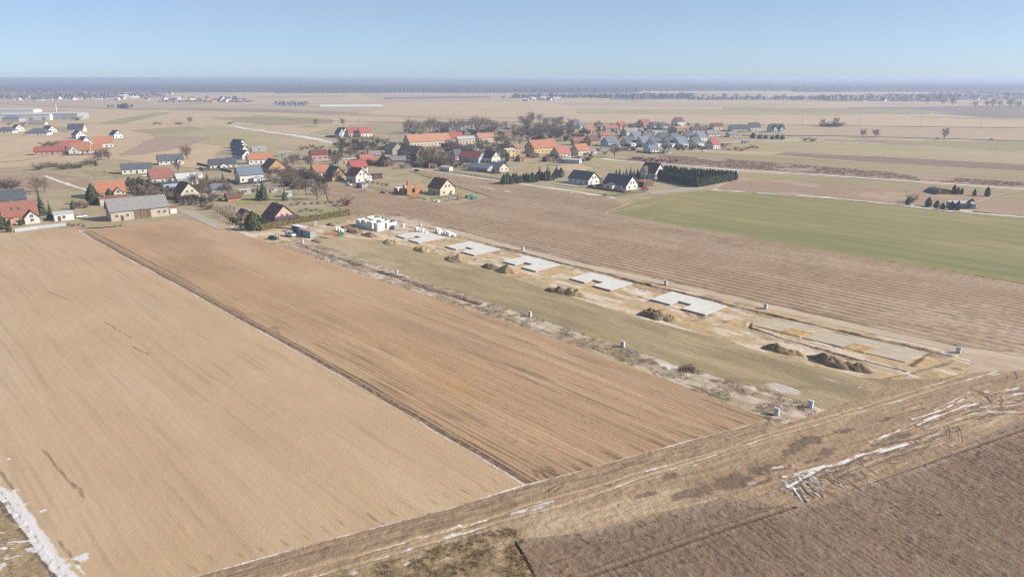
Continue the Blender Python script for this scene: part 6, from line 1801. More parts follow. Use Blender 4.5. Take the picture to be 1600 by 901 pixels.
# ================================================================== FENCES, POLES
def fence(pts, h, m, label, step=2.5, name='fence', cat='fence', solid=True, group=None):
    W = GA(pts)
    r = empty(name, (W[0][0], W[0][1], 0)); tag(r, label, cat, group)
    post = MB(); post.box(-.07, .07, -.07, .07, -.3, h + .1); pme = post.me('post', m)
    for i in range(len(W) - 1):
        d = W[i + 1] - W[i]; L = np.hypot(*d); n = max(1, int(round(L / step))); an = math.atan2(d[1], d[0])
        pl = MB()
        if solid: pl.box(.08, L / n - .08, -.03, .03, .05, h)
        else:
            for z in (.3, .7, h - .05): pl.box(.08, L / n - .08, -.03, .03, z - .05, z + .05)
        qme = pl.me('panel', m)
        for k in range(n):
            p = W[i] - W[0] + d * k / n
            o = link('post', pme, r); o.location = (p[0], p[1], 0); o.rotation_euler = (0, 0, an)
            o = link('panel', qme, r); o.location = (p[0], p[1], 0); o.rotation_euler = (0, 0, an)
cfm = mat('concrete_fence', (0.50, 0.52, 0.55), (0.42, 0.44, 0.47), 1.0); dfm = mat('dark_fence', (0.06, 0.07, 0.09)); wfm = mat('wooden_fence', (0.30, 0.22, 0.15), (0.22, 0.16, 0.11))
fence([(24, 363), (60, 358), (104, 353)], 1.5, cfm, 'grey concrete panel fence along the field at the left')
fence([(308, 257), (340, 264.5), (362, 270)], 1.4, dfm, 'dark solid fence in front of the white bungalow with long roof')
fence([(112, 309), (140, 306.5), (152, 305)], 1.3, dfm, 'dark fence behind the tall thuja by the orange house')
fence([(330, 322), (345, 332), (372, 346)], 1.2, wfm, 'brown rail fence along the sapling garden', solid=False)
fence([(690, 267), (760, 278), (800, 285)], 1.2, dfm, 'dark hedge-like fence beside the snowy lane', solid=False)
fence([(548, 289), (600, 298), (640, 308)], 1.1, wfm, 'brown rail fence between gardens and furrowed field', solid=False)
fence([(1010, 300), (985, 303), (945, 309)], 1.1, dfm, 'thin dark fence round the lawn of the dark-roofed houses', solid=False)
fence([(902, 235), (960, 235), (1010, 237)], 1.2, dfm, 'dark fence line left of the small lone gable house', solid=False)
polem = mat('pole_wood', (0.20, 0.17, 0.14))
def pole(u, v, h, label):
    x, y = G(u, v)
    r = empty('utility_pole', (x, y, 0), random.uniform(0, 3)); tag(r, label, 'utility pole', 'utility poles')
    m = MB(); m.tube((0, 0, -.3), (0, 0, h), .17, .11, 7); m.build('pole', polem, r)
    m = MB(); m.box(-.9, .9, -.06, .06, h - .5, h - .36); m.build('crossarm', polem, r)
for u, v, h, lab in ((1253, 196, 11, 'utility pole left of the bush clump on the far field line'), (1342, 197, 11, 'utility pole right of the bush clump on the far field line'), (1438, 199, 11, 'utility pole on the far field line above the tall bare tree'), (1531, 200, 11, 'utility pole on the far field line near the right edge'),
                     (94, 247, 10, 'utility pole in front of the orange farm'), (460, 322, 9, 'utility pole beside the pink house garden'), (570, 300, 9, 'utility pole on the field edge below the white gable house'), (404, 300, 8, 'utility pole left of the tall spruce'), (1180, 199, 10, 'utility pole above the dark-roofed bungalows'), (1005, 246, 9, 'utility pole below the terraces by the grass')):
    pole(u, v, h, lab)
# ================================================================== TREES AND SHRUBS
g1 = 'bare trees behind the salmon-roofed farm'
grove('bare', [(634, 206), (639, 209), (645, 207), (650, 211), (655, 208), (661, 210), (666, 206), (672, 209), (677, 206), (683, 208), (689, 206), (695, 208), (700, 205), (706, 207), (713, 208), (719, 206)], 15, 'bare tree in the thicket behind the long salmon roof', g1, wide=1.15)
grove('bare', [(724, 203), (730, 202), (737, 204), (743, 201), (750, 203), (757, 202), (763, 204), (769, 202), (776, 205), (783, 204), (790, 202), (748, 210), (773, 210)], 14, 'bare tree in the thicket above the low white hall', 'bare trees above the low white hall', wide=1.1)
grove('bare', scatter([(805, 190), (845, 188), (895, 203), (905, 222), (870, 220), (815, 222), (800, 212)], 40, 3), 13, 'bare tree in the dense grove behind the huge orange barn', 'bare trees of the grove behind the orange barn', wide=1.15)
grove('bare', [(788, 228), (795, 232), (803, 226), (790, 238), (812, 228), (783, 226)], 10, 'bare tree around the square yellow house', 'bare trees round the square yellow house')
plant('bare', 815, 219, 17, 'tallest bare tree at the left end of the grove behind the orange barn')
plant('bare', 676, 254, 14, 'big bare tree right of the dark purple barn roof', wide=1.1)
plant('bare', 668, 252, 11, 'smaller bare tree touching the dark purple barn')
plant('bare', 960, 246, 12, 'broad bare tree standing alone in front of the ochre house', wide=1.3)
plant('bare', 875, 258, 8, 'thin bare tree in front of the low white container building')
grove('bush', [(690, 256), (697, 259), (705, 258), (712, 262), (719, 260), (727, 262), (684, 261), (700, 264), (735, 263), (678, 263), (742, 264)], 4.5, 'brown leafless shrub beside the lane below the red roof', 'shrubs beside the lane', 'bare_shrub', 'shrub', 1.3)
grove('bare', [(531, 222), (538, 225), (546, 221), (553, 223), (560, 221), (567, 224), (574, 222), (582, 224), (590, 223), (598, 226), (606, 225), (528, 232), (536, 236), (545, 232), (556, 234)], 6.5, 'bare hedgerow tree below the three red-roofed houses', 'hedgerow trees below the red-roofed three', wide=1.4)
grove('bare', [(548, 245), (556, 244), (564, 247), (575, 241), (583, 240), (592, 242), (540, 244), (570, 236)], 7, 'bare tree among the yards above the vivid red roof', 'bare trees above the vivid red roof', wide=1.2)
grove('evergreen', [(516, 243), (524, 244), (531, 246), (533, 240)], 5, 'dark evergreen bush right of the salmon farmhouse', 'evergreens by the salmon farmhouse', 'evergreen_bush', 'bush', 1.2)
grove('bush', [(472, 234), (480, 233), (487, 231), (494, 234), (503, 232)], 4, 'leafless shrub behind the salmon farmhouse', 'shrubs behind the salmon farmhouse', 'bare_shrub', 'shrub', 1.4)
grove('bare', scatter([(430, 262), (520, 258), (600, 262), (690, 262), (690, 240), (600, 232), (520, 238), (440, 255)], 34, 8), 6.5, 'small bare tree in the gardens of the old village street', 'bare garden trees of the old street', wide=1.3)
grove('bare', scatter([(700, 240), (790, 243), (830, 232), (780, 222), (700, 232)], 22, 9), 8, 'bare tree in the shady farmyard below the salmon roof', 'bare trees of the farmyard', wide=1.2)
grove('bare', scatter([(900, 215), (1100, 215), (1090, 200), (930, 196)], 26, 10), 7, 'bare tree scattered among the upper village roofs', 'bare trees among the upper roofs', wide=1.25)
grove('bush', scatter([(440, 278), (520, 286), (640, 262), (800, 260), (900, 250), (980, 240), (960, 228), (800, 246), (650, 252), (450, 266)], 46, 12), 2.6, 'low brown shrub along the gardens of the village middle', 'garden shrubs of the village middle', 'bare_shrub', 'shrub', 1.5)
grove('bush', scatter([(190, 300), (340, 330), (400, 300), (330, 280), (230, 282)], 26, 14), 3.0, 'brown shrub in the gardens between barn and grey roof', 'garden shrubs between barn and grey roof', 'bare_shrub', 'shrub', 1.4)
grove('bare', scatter([(230, 300), (330, 318), (390, 296), (330, 282), (240, 284)], 14, 16), 6.5, 'bare fruit tree in the gardens between barn and grey roof', 'fruit trees between barn and grey roof', wide=1.3)
grove('evergreen', scatter([(560, 262), (760, 262), (900, 246), (880, 236), (720, 244), (560, 248)], 16, 18), 3.6, 'dark evergreen bush in the village gardens', 'evergreen bushes of the village gardens', 'evergreen_bush', 'bush', 1.1)
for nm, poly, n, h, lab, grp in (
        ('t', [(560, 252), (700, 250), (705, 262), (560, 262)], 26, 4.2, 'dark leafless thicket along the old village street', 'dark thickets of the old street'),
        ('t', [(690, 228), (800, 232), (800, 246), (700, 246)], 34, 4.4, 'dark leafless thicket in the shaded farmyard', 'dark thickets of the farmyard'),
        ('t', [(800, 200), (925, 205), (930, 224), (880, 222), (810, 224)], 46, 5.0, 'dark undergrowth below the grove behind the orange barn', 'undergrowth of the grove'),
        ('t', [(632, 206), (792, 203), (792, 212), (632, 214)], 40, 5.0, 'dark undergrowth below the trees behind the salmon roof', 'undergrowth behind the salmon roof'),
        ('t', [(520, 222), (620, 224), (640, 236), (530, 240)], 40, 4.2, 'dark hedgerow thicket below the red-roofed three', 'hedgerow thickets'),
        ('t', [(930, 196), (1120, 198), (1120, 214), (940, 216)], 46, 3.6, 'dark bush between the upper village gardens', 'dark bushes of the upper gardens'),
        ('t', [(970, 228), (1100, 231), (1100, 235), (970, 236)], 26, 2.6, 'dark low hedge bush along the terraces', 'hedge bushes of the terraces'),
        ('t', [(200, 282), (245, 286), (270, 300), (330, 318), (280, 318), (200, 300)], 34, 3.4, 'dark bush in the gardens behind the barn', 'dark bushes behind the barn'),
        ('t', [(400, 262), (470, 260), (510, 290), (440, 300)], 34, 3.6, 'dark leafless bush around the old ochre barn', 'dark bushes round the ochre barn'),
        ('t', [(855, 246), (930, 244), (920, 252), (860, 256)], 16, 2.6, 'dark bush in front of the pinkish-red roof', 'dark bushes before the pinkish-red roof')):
    vs, fs, off, rt = [], [], 0, random.Random(n)
    for u, v in scatter(poly, n, n + int(h * 10)):
        gx_, gy_ = G(u, v)
        mesh_ = rt.choice(PL['thicket'])[1]
        kz, an = h / 2.5 * rt.uniform(.65, 1.35), rt.uniform(0, 6.28)
        q = np.empty(len(mesh_.vertices) * 3); mesh_.vertices.foreach_get('co', q); q = q.reshape(-1, 3)
        c_, s_ = math.cos(an) * kz * 1.25, math.sin(an) * kz * 1.25
        vs.append(np.stack([gx_ + q[:, 0] * c_ - q[:, 1] * s_, gy_ + q[:, 0] * s_ + q[:, 1] * c_, q[:, 2] * kz], 1))
        fs.append(np.arange(len(q)).reshape(-1, 3) + off); off += len(q)
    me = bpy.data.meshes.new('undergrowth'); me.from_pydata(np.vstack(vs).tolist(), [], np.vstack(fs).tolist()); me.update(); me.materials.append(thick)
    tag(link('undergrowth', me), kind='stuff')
grove('bare', scatter([(450, 252), (520, 262), (560, 292), (500, 296), (440, 290)], 18, 41), 7, 'bare tree between the orange cottage and the old ochre barn', 'bare trees left of the orange cottage', wide=1.25)
grove('bare', scatter([(620, 246), (700, 244), (720, 262), (640, 266)], 16, 43), 8.5, 'bare tree round the purple barn and the lane', 'bare trees round the purple barn', wide=1.2)
# near left
plant('bare', 58, 303, 11, 'bare tree right behind the dark slate roof', wide=1.1)
plant('bare', 70, 300, 9, 'smaller bare tree right of the one behind the slate roof', wide=1.1)
grove('bush_red', [(2, 292), (8, 294), (15, 291), (20, 295), (25, 292)], 5, 'purplish shrub behind the dark slate roof at the left edge', 'purplish shrubs at the left edge', 'bare_shrub', 'shrub', 1.2)
plant('spruce', 66, 336, 11.5, 'tall dark spruce right of the red-brown roof', name='spruce_tree', wide=1.15)
plant('spruce', 80, 342, 8, 'shorter spruce touching the tall one by the red-brown roof', name='spruce_tree', wide=1.2)
plant('evergreen', 146, 319, 9.5, 'tall dark thuja left of the orange house', name='thuja_tree', wide=0.85)
plant('evergreen', 172, 312, 5.5, 'small evergreen in front of the orange house', name='evergreen_bush', cat='bush')
plant('evergreen', 115, 327, 4, 'greenish bush between garage and barn', name='evergreen_bush', cat='bush')
plant('bush', 125, 323, 4.5, 'brown bush left of the barn', name='bare_shrub', cat='shrub')
plant('bush', 134, 325, 4, 'low brown bush right before the barn end', name='bare_shrub', cat='shrub')
plant('evergreen', 3, 358, 5.5, 'olive evergreen bush at the left edge in front of the red-brown house', name='evergreen_bush', cat='bush', wide=1.2)
plant('evergreen', 33, 352, 2.6, 'small evergreen bush against the red-brown house', name='evergreen_bush', cat='bush')
plant('evergreen', 14, 362, 3, 'low olive bush by the end of the concrete fence', name='evergreen_bush', cat='bush')
grove('bush', [(108, 352), (115, 353), (123, 352), (131, 354), (180, 354), (188, 353)], 1.2, 'low dry bush on the field edge before the barn', 'dry bushes on the field edge', 'bare_shrub', 'shrub', 1.3)
grove('bush', [(216, 305), (226, 303), (236, 306), (246, 308), (256, 309), (264, 312), (272, 313), (243, 300), (255, 302), (230, 310)], 5, 'brown leafless bush behind the barn roof', 'bushes behind the barn roof', 'bare_shrub', 'shrub', 1.3)
grove('evergreen', [(202, 286), (210, 289), (218, 287), (225, 290), (234, 289)], 4, 'olive evergreen bush below the long white bungalow', 'evergreens below the long white bungalow', 'evergreen_bush', 'bush', 1.2)
grove('bare', [(310, 302), (318, 298), (326, 296), (316, 308), (327, 309), (305, 290)], 7, 'bare tree beside the pale yellow gable', 'bare trees by the pale yellow gable', wide=1.1)
grove('bush', [(286, 320), (296, 321), (306, 320), (315, 322), (322, 319), (331, 315)], 3, 'dark bush in front of the pale yellow gable', 'bushes before the pale yellow gable', 'bare_shrub', 'shrub', 1.2)
plant('bare_red', 293, 249, 12, 'round purplish bare tree right of the slate-roofed house', wide=1.25)
plant('bare_red', 278, 269, 8, 'small purplish tree right of the long white bungalow')
plant('spruce', 324, 284, 6, 'small dark conifer left of the big grey roof', name='spruce_tree', wide=1.3)
plant('spruce', 349, 285, 7, 'slim conifer just left of the big grey roof', name='spruce_tree')
plant('spruce', 412, 313, 11.5, 'tall spruce left of the small one above the pink house', name='spruce_tree', wide=1.25)
plant('spruce', 404, 311, 7.5, 'lower spruce pressed to the tall one', name='spruce_tree', wide=1.2)
plant('spruce', 445, 313, 7, 'small conical spruce right of the tall one', name='spruce_tree', wide=1.2)
plant('evergreen', 396, 359, 7.2, 'large dark thuja at the corner of the clipped hedge', name='thuja_tree', wide=1.25)
plant('evergreen', 405, 357, 5.4, 'olive bush joined to the large thuja at the hedge corner', name='evergreen_bush', cat='bush', wide=1.2)
for i, (u, v) in enumerate(((345, 333), (349, 337), (353, 332), (357, 339), (360, 334), (364, 341), (367, 336), (371, 343), (352, 341), (363, 346), (340, 329), (374, 349), (359, 343), (370, 350))):
    plant('sapling', u, v, 4.6 * random.uniform(.8, 1.2), 'thin pale sapling in the garden strip left of the pink house', 'tree', 'saplings left of the pink house', 'young_tree')
grove('evergreen', [(366, 349), (371, 352), (377, 355), (361, 346)], 2.4, 'small dark shrub along the snowy lane by the saplings', 'shrubs along the snowy lane', 'evergreen_bush', 'bush')
plant('bare', 478, 304, 10, 'left bare tree of the clump on the furrowed field corner', wide=1.1)
plant('bare', 496, 312, 10.5, 'broad bare tree at the corner of the furrowed field', wide=1.35)
plant('bare', 467, 300, 9, 'bare tree just right of the small conical spruce', wide=1.1)
plant('bare', 507, 304, 8, 'bare tree nearest the furrowed field corner', wide=1.2)
plant('bush_red', 541, 322, 6, 'lone reddish shrub at the top of the furrowed field', name='bare_shrub', cat='shrub')
grove('bare', [(424, 276), (434, 278), (441, 282), (449, 284), (420, 284), (430, 290), (456, 280), (462, 286), (440, 292), (452, 292)], 7, 'bare tree in the orchard around the old ochre barn', 'bare trees round the old ochre barn', wide=1.15)
grove('bush', [(470, 283), (480, 281), (490, 284), (500, 283), (462, 291), (472, 290), (485, 290)], 3.5, 'leafless bush in the garden below the orange cottage', 'bushes below the orange cottage', 'bare_shrub', 'shrub', 1.4)
grove('bush', [(575, 285), (582, 287), (590, 288), (597, 289), (604, 291)], 2.2, 'grey bush in the garden right of the white gable house', 'bushes by the white gable house', 'bare_shrub', 'shrub', 1.2)
grove('bush', [(455, 321), (466, 320), (476, 320), (487, 319), (497, 319), (508, 318), (518, 317), (530, 317), (540, 317)], 1.8, 'low dark bush along the garden above the pink house lawn', 'bushes along the pink house lawn', 'bare_shrub', 'shrub', 1.2)
grove('bush', [(478, 328), (486, 330), (494, 329), (470, 331), (502, 331)], 1.3, 'greyish heather bush on the pink house lawn', 'heather bushes by the pink house', 'bare_shrub', 'shrub', 1.5)
plant('bush_red', 580, 259, 5, 'dark shrub behind the vivid red roof', name='bare_shrub', cat='shrub', wide=1.3)
grove('bush', [(70, 229), (76, 227), (83, 228), (90, 226)], 5, 'bare thicket shrub behind the red farm shed', 'shrubs behind the red farm shed', 'bare_shrub', 'shrub', 1.5)
grove('bush', [(85, 261), (93, 263), (100, 265), (108, 262), (118, 263), (126, 262), (134, 258), (142, 257), (62, 265), (72, 262)], 5, 'bare brown shrub on the rough ground below the orange farm', 'shrubs below the orange farm', 'bare_shrub', 'shrub', 1.5)
grove('bare_red', [(158, 250), (164, 247), (170, 250), (153, 253)], 8, 'purplish bare tree right of the orange farm', 'purplish trees right of the orange farm', wide=1.3)
plant('evergreen', 150, 259, 3, 'small green bush below the purplish trees', name='evergreen_bush', cat='bush')
# conifer row and yard hedge
r_ = random.Random(5)
for k in range(24):
    f = k / 23
    u, v = 787 + 88 * f, 288 - 9 * f
    plant('spruce' if k in (6, 11, 15, 18, 19, 22) else 'dense', u + r_.uniform(-1.5, 1.5), v + r_.uniform(-3, 1.5), r_.uniform(4.2, 6.2) + (3 if k in (15, 18, 19, 22) else 0), 'dark conifer in the ragged row left of the dark-roofed pair, ' + nth(k, 24), 'tree', 'ragged conifer row', 'conifer', 1.5)
def row(u0, v0, u1, v1, n, h, lab, grp, kind='dense', wide=1.1):
    for k in range(n):
        f = k / (n - 1)
        plant(kind, u0 + (u1 - u0) * f + r_.uniform(-.8, .8), v0 + (v1 - v0) * f + r_.uniform(-.4, .4), h * r_.uniform(.88, 1.12), lab + ', ' + nth(k, n), 'tree', grp, 'conifer', wide)
row(1037, 272, 1140, 281, 34, 5.2, 'dark conifer in the back row of the walled hedge yard', 'back row of the conifer yard', wide=1.25)
row(1030, 281, 1088, 292, 26, 5.6, 'dark conifer in the shaded left row of the hedge yard', 'left row of the conifer yard', wide=1.35)
row(1090, 292, 1148, 281, 30, 5.2, 'olive conifer in the sunny right row of the hedge yard', 'right row of the conifer yard', wide=1.25)
grove('spruce', [(963, 277), (968, 275), (974, 278), (979, 274), (985, 277), (991, 275), (996, 278), (1000, 281), (1005, 283), (1011, 282), (988, 281), (976, 281)], 5.6, 'dark conifer behind the right dark-roofed house', 'conifers behind the right dark-roofed house', 'conifer', wide=1.3)
plant('bush', 944, 307, 2.2, 'round bare bush at the tip of the lawn', name='bare_shrub', cat='shrub', wide=1.3)
plant('evergreen', 997, 293, 2, 'small pale bush between white house and brown garage', name='evergreen_bush', cat='bush')
plant('bush', 940, 289, 2, 'dark bush between the two dark-roofed houses', name='bare_shrub', cat='shrub')
# estate greenery
grove('spruce', [(903, 222), (912, 219), (970, 213), (976, 211), (998, 203), (1026, 205), (1044, 204), (950, 209), (937, 205), (943, 203)], 6, 'dark conifer between the upper village houses', 'conifers between the upper village houses', 'conifer', wide=1.6)
grove('bare', [(930, 200), (940, 199), (962, 212), (985, 204), (995, 201), (1048, 203), (1075, 199), (935, 221), (966, 221), (1100, 214)], 7, 'bare tree between the upper village houses', 'bare trees between the upper houses', wide=1.2)
grove('evergreen', [(1176, 216), (1186, 217), (1196, 217), (1206, 218), (1214, 217), (1222, 218)], 4.5, 'dark evergreen bush along the upper road', 'evergreens along the upper road', 'evergreen_bush', 'bush', 1.6)
plant('spruce', 1189, 217, 7, 'pointed dark conifer among the bushes of the upper road', name='conifer', wide=1.1)
grove('bush', [(1092, 232), (1098, 234), (1130, 233), (1138, 235), (1150, 234), (1160, 236), (1168, 233), (1175, 231), (1182, 232), (1078, 233)], 3, 'dark low bush in the gardens right of the bright red house', 'bushes by the bright red house', 'bare_shrub', 'shrub', 1.7)
grove('bush_red', [(1000, 250), (1008, 252), (1018, 251), (1027, 253), (1036, 252), (1046, 254), (1056, 253), (990, 249)], 3, 'reddish shrub at the start of the long weedy strip', 'shrubs at the start of the weedy strip', 'bare_shrub', 'shrub', 1.7)
grove('bush', [(972, 235), (980, 234), (990, 235), (935, 236), (925, 240), (915, 243), (945, 241)], 3.2, 'grey-brown shrub on the meadow below the pale blue house', 'shrubs below the pale blue house', 'bare_shrub', 'shrub', 1.5)
# lone far trees
plant('bare_far', 1348, 215, 10, 'left of two round bare trees by the asphalt road', wide=1.15)
plant('bare_far', 1367, 215.5, 10, 'right of two round bare trees by the asphalt road', wide=1.15)
plant('bare_far', 1475, 219, 14, 'tall slim bare tree beside the dark car on the road', wide=0.8)
plant('bare_far', 1306, 197.5, 13, 'tallest bare tree in the bush clump on the far field line', wide=1.0)
grove('bush', [(1291, 198), (1296, 198), (1301, 198), (1307, 198), (1312, 197.5), (1286, 197.5)], 6, 'bush in the clump on the far field line', 'bushes of the far clump', 'bare_shrub', 'shrub', 2.2)
plant('bare_far', 1285, 196.5, 10, 'thin bare tree left of the far bush clump')
plant('bush', 1268, 221, 5, 'broad low bush at the end of the pale field track', name='bare_shrub', cat='shrub', wide=2)
plant('bush', 1258, 220, 4, 'low bush left of the broad one at the pale field track', name='bare_shrub', cat='shrub', wide=1.7)
plant('bare_far', 494, 197, 11, 'dense dark lone tree on the meadow left of the red-roofed three', wide=1.2)
plant('bare_far', 536, 197, 11, 'pale lone tree above the red-roofed three')
plant('bare_far', 297, 193, 10, 'lone tree on the tan field far left of the village', wide=1.2)
grove('bush', [(243, 194), (250, 194), (276, 194), (281, 195), (360, 194)], 4, 'low dark bush on the far tan field', 'bushes on the far tan field', 'bare_shrub', 'shrub', 2)
grove('evergreen', [(190, 169.5), (194, 169.5), (198, 169.5), (186, 169)], 10, 'dark tree in the clump on the far road', 'clump of trees on the far road', 'evergreen_tree', 'tree', 1.3)
grove('bare_far', [(170, 170), (176, 169.5), (206, 170)], 10, 'bare tree beside the dark clump on the far road', 'bare trees by the far clump', wide=1.2)
grove('bush', [(117, 186), (121, 188), (124, 186), (36, 196), (14, 195)], 6, 'dark bush at the edge of the factory yard', 'bushes at the factory yard', 'bare_shrub', 'shrub', 1.8)
# orchard plot on the right
m_ = MB()
n = 12
x_, y_ = G(1466, 302)
dg = empty('earth_barn', (x_, y_, 0), math.radians(5)); tag(dg, 'dark round-roofed barn on the garden plot at the right', 'barn')
pr = [(-5.6 + 11.2 * i / n, 2.9 * max(0, math.sin(math.pi * i / n)) ** 0.7) for i in range(n + 1)]
k = MB(); k.add([(x, -5, z) for x, z in pr] + [(x, 5, z) for x, z in pr], [(i, n + 1 + i, n + 2 + i, i + 1) for i in range(n)]); k.build('roof', ROOF['purple'], dg)
k = MB(); k.add([(x * .98, -4.8, z * .97 - .3) for x, z in pr], [tuple(range(n + 1))]); k.build('wall', WALL['wood'], dg)
k = MB(); k.box(5.1, 5.7, -3.4, 3.4, 0, 2.0); k.build('gable_wall', WALL['brick'], dg)
grove('evergreen', [(1490, 303), (1496, 304), (1502, 304), (1522, 306), (1542, 307)], 4, 'small conifer in the line right of the round-roofed barn', 'conifers right of the round-roofed barn', 'evergreen_bush', 'bush', .8)
grove('evergreen', [(1463, 325), (1472, 327), (1486, 328), (1496, 329), (1450, 323), (1517, 322), (1512, 326)], 4, 'dark bush along the snowy edge of the garden plot', 'bushes on the garden plot edge', 'evergreen_bush', 'bush', 1)
plant('evergreen', 1418, 320, 3.5, 'left small dark bush at the garden plot corner', name='evergreen_bush', cat='bush')
plant('bush', 1425, 316, 5, 'brown bush above the garden plot corner', name='bare_shrub', cat='shrub')
for u, v, L in ((1497, 324, 9), (1508, 325, 7)):
    flatbox(u, v, -10, L, 5, 2.4, 'grey', 'pale', 'left greenhouse-like shed on the garden plot' if u < 1500 else 'right pale shed under the trees on the garden plot', name='shed', wins=2)

# ---- clipped hedge by the pink house
hW = GA([(407, 359), (440, 353), (490, 345), (546, 336)])
hedge = empty('hedge', (hW[0][0], hW[0][1], 0)); tag(hedge, 'long clipped olive hedge in front of the pink house', 'hedge')
core, lv = MB(), MB()
rr = random.Random(3)
for i in range(len(hW) - 1):
    d = hW[i + 1] - hW[i]; L = np.hypot(*d); e = d / L; nn = np.array([-e[1], e[0]])
    for k in range(int(L * 22)):
        p = hW[i] - hW[0] + e * rr.uniform(0, L)
        sgn = rr.choice((-1, -1, 1, 0))
        z = rr.uniform(.1, 2.5) if sgn else rr.uniform(2.3, 2.7)
        o = nn * (sgn * .6 * rr.uniform(.8, 1.1) if sgn else rr.uniform(-.5, .5))
        c = Vector((p[0] + o[0], p[1] + o[1], z))
        s1 = Vector((rr.uniform(-.3, .3), rr.uniform(-.3, .3), rr.uniform(-.1, .3))); s2 = Vector((rr.uniform(-.2, .2), rr.uniform(-.2, .2), rr.uniform(.15, .5)))
        lv.add([c - s1, c + s1, c + s2], [(0, 1, 2)])
    pts = [(0, -.45), (L, -.45), (L, .45), (0, .45)]
    core.prism([tuple(hW[i] - hW[0] + e * a + nn * b) for a, b in pts], -.2, 2.25)
core.build('branches', olive, hedge); lv.build('foliage', olive, hedge)

# ---- weeds: scrub strip, tussocks, dry stems (nobody could count them)
def weeds(name, pts, hmin, hmax, m, w, per, spread=.35, z=0.0):
    rr = np.random.default_rng(len(pts))
    n = len(pts)
    P = np.repeat(np.array(pts), per, axis=0)
    N_ = len(P)
    ang = rr.uniform(0, 6.283, N_)
    off = rr.normal(0, 1, (N_, 2)) * spread * .45
    h = rr.uniform(hmin, hmax, N_)
    lean = rr.normal(0, 1, (N_, 2)) * (h * .35)[:, None]
    base_ = P + off
    dx = np.stack([np.cos(ang), np.sin(ang)], 1) * w
    v = np.zeros((N_, 3, 3), np.float32)
    v[:, 0, :2] = base_ - dx; v[:, 1, :2] = base_ + dx; v[:, 2, :2] = base_ + lean
    v[:, 0, 2] = v[:, 1, 2] = z - .1; v[:, 2, 2] = z + h
    me = bpy.data.meshes.new(name)
    me.vertices.add(N_ * 3); me.vertices.foreach_set("co", v.ravel())
    me.loops.add(N_ * 3); me.loops.foreach_set("vertex_index", np.arange(N_ * 3, dtype=np.int32))
    me.polygons.add(N_); me.polygons.foreach_set("loop_start", np.arange(N_, dtype=np.int32) * 3)
    me.update(calc_edges=True); me.materials.append(m)
    return tag(link(name, me), kind='stuff')
def rand_in(poly, n, seed):
    W = GA(poly); rr = np.random.default_rng(seed)
    lo, hi = W.min(0), W.max(0); out = np.zeros((0, 2))
    while len(out) < n:
        p = rr.uniform(lo, hi, (n * 3, 2)); out = np.vstack([out, p[inside(p, W)]])
    return out[:n]
weedm = mat('red_brown_weeds', (0.42, 0.275, 0.21), (0.30, 0.195, 0.15), 6.0)
p_ = rand_in([(965, 249), (1040, 243), (1150, 250), (1300, 262), (1450, 275), (1600, 285), (1800, 298), (1800, 311), (1600, 293), (1300, 272), (1150, 263)], 5200, 4)
p_ = p_[fbm(p_[:, 0], p_[:, 1], 22, 8, 3) > 0.42]
weeds('dry_weeds', p_, .25, .85, weedm, .15, 7, 1.6)
tus = mat('tussock_grass', (0.40, 0.29, 0.165), (0.25, 0.18, 0.105), 1.0)
p_ = rand_in([(430, 912), (520, 897), (640, 868), (760, 832), (800, 822), (822, 846), (838, 900), (865, 960), (860, 1005), (420, 1005)], 5200, 6)
p_ = p_[fbm(p_[:, 0], p_[:, 1], 1.6, 9, 3) > 0.46]
weeds('tussock_grass', p_, .12, .42, tus, .03, 12, .3)
p_ = rand_in(S_poly, 9000, 7)
p_ = p_[fbm(p_[:, 0], p_[:, 1], 3.5, 10, 3) > 0.53]
palew = mat('pale_dry_grass', (0.55, 0.43, 0.32), (0.40, 0.30, 0.21), 2.0)
weeds('dry_grass', p_, .15, .6, palew, .04, 6, .5)
p_ = np.array(GA([(1067, 578), (1072, 577), (1078, 579), (1083, 580), (1075, 575)]))
weeds('dry_weeds', np.repeat(p_, 12, 0) + RNG.normal(0, .7, (60, 2)), .5, 1.3, weedm, .05, 10, .5)
p_ = rand_in(Lv, 2600, 9)
p_ = p_[fbm(p_[:, 0], p_[:, 1], 1.2, 12, 3) > 0.5]
weeds('rough_grass', p_, .1, .35, tus, .03, 8, .25)

# ================================================================== FAR LAND
fh = []
def tiny(u, v, L, W, e, r, wm, rm, ang, label, group):
    x, y = G(u, v)
    root = empty('house', (x, y, 0), math.radians(ang)); tag(root, label, 'house', group)
    gable_block(root, L, W, e, r, WALL[wm], ROOF[rm], over=.4)
R2 = random.Random(9)
def hamlet(poly, n, label, group, roofs, seed, walls=('white', 'white', 'white', 'cream')):
    for u, v in scatter(poly, n, seed):
        tiny(u, v, R2.uniform(10, 20), R2.uniform(9, 13), R2.uniform(3, 5.5), R2.uniform(7.5, 10.5), R2.choice(walls), R2.choice(roofs), R2.choice((a_, b_, 10, -10, 20)), label, group)
rr_ = ('slate', 'slate', 'brown', 'redbrown', 'bluegrey', 'purple')
hamlet([(-60, 149), (60, 145), (110, 148), (170, 151), (180, 157), (90, 158), (-60, 157)], 70, 'small house in the far settlement at the upper left', 'houses of the far left settlement', rr_, 2)
hamlet([(155, 150), (230, 147), (245, 150), (180, 157)], 24, 'small white house in the bright far cluster right of the left settlement', 'bright far cluster', ('slate', 'pale', 'bluegrey'), 3)
hamlet([(240, 147), (275, 146), (275, 149), (245, 150)], 6, 'tiny white house at the end of the bright far cluster', 'end of the bright far cluster', ('pale', 'slate'), 4)
hamlet([(225, 157), (290, 155), (375, 156), (385, 160), (290, 160), (240, 159)], 20, 'small house in the far row below the forest, left of the pond', 'far row left of the pond', ('slate', 'purple', 'redbrown', 'pale'), 5)
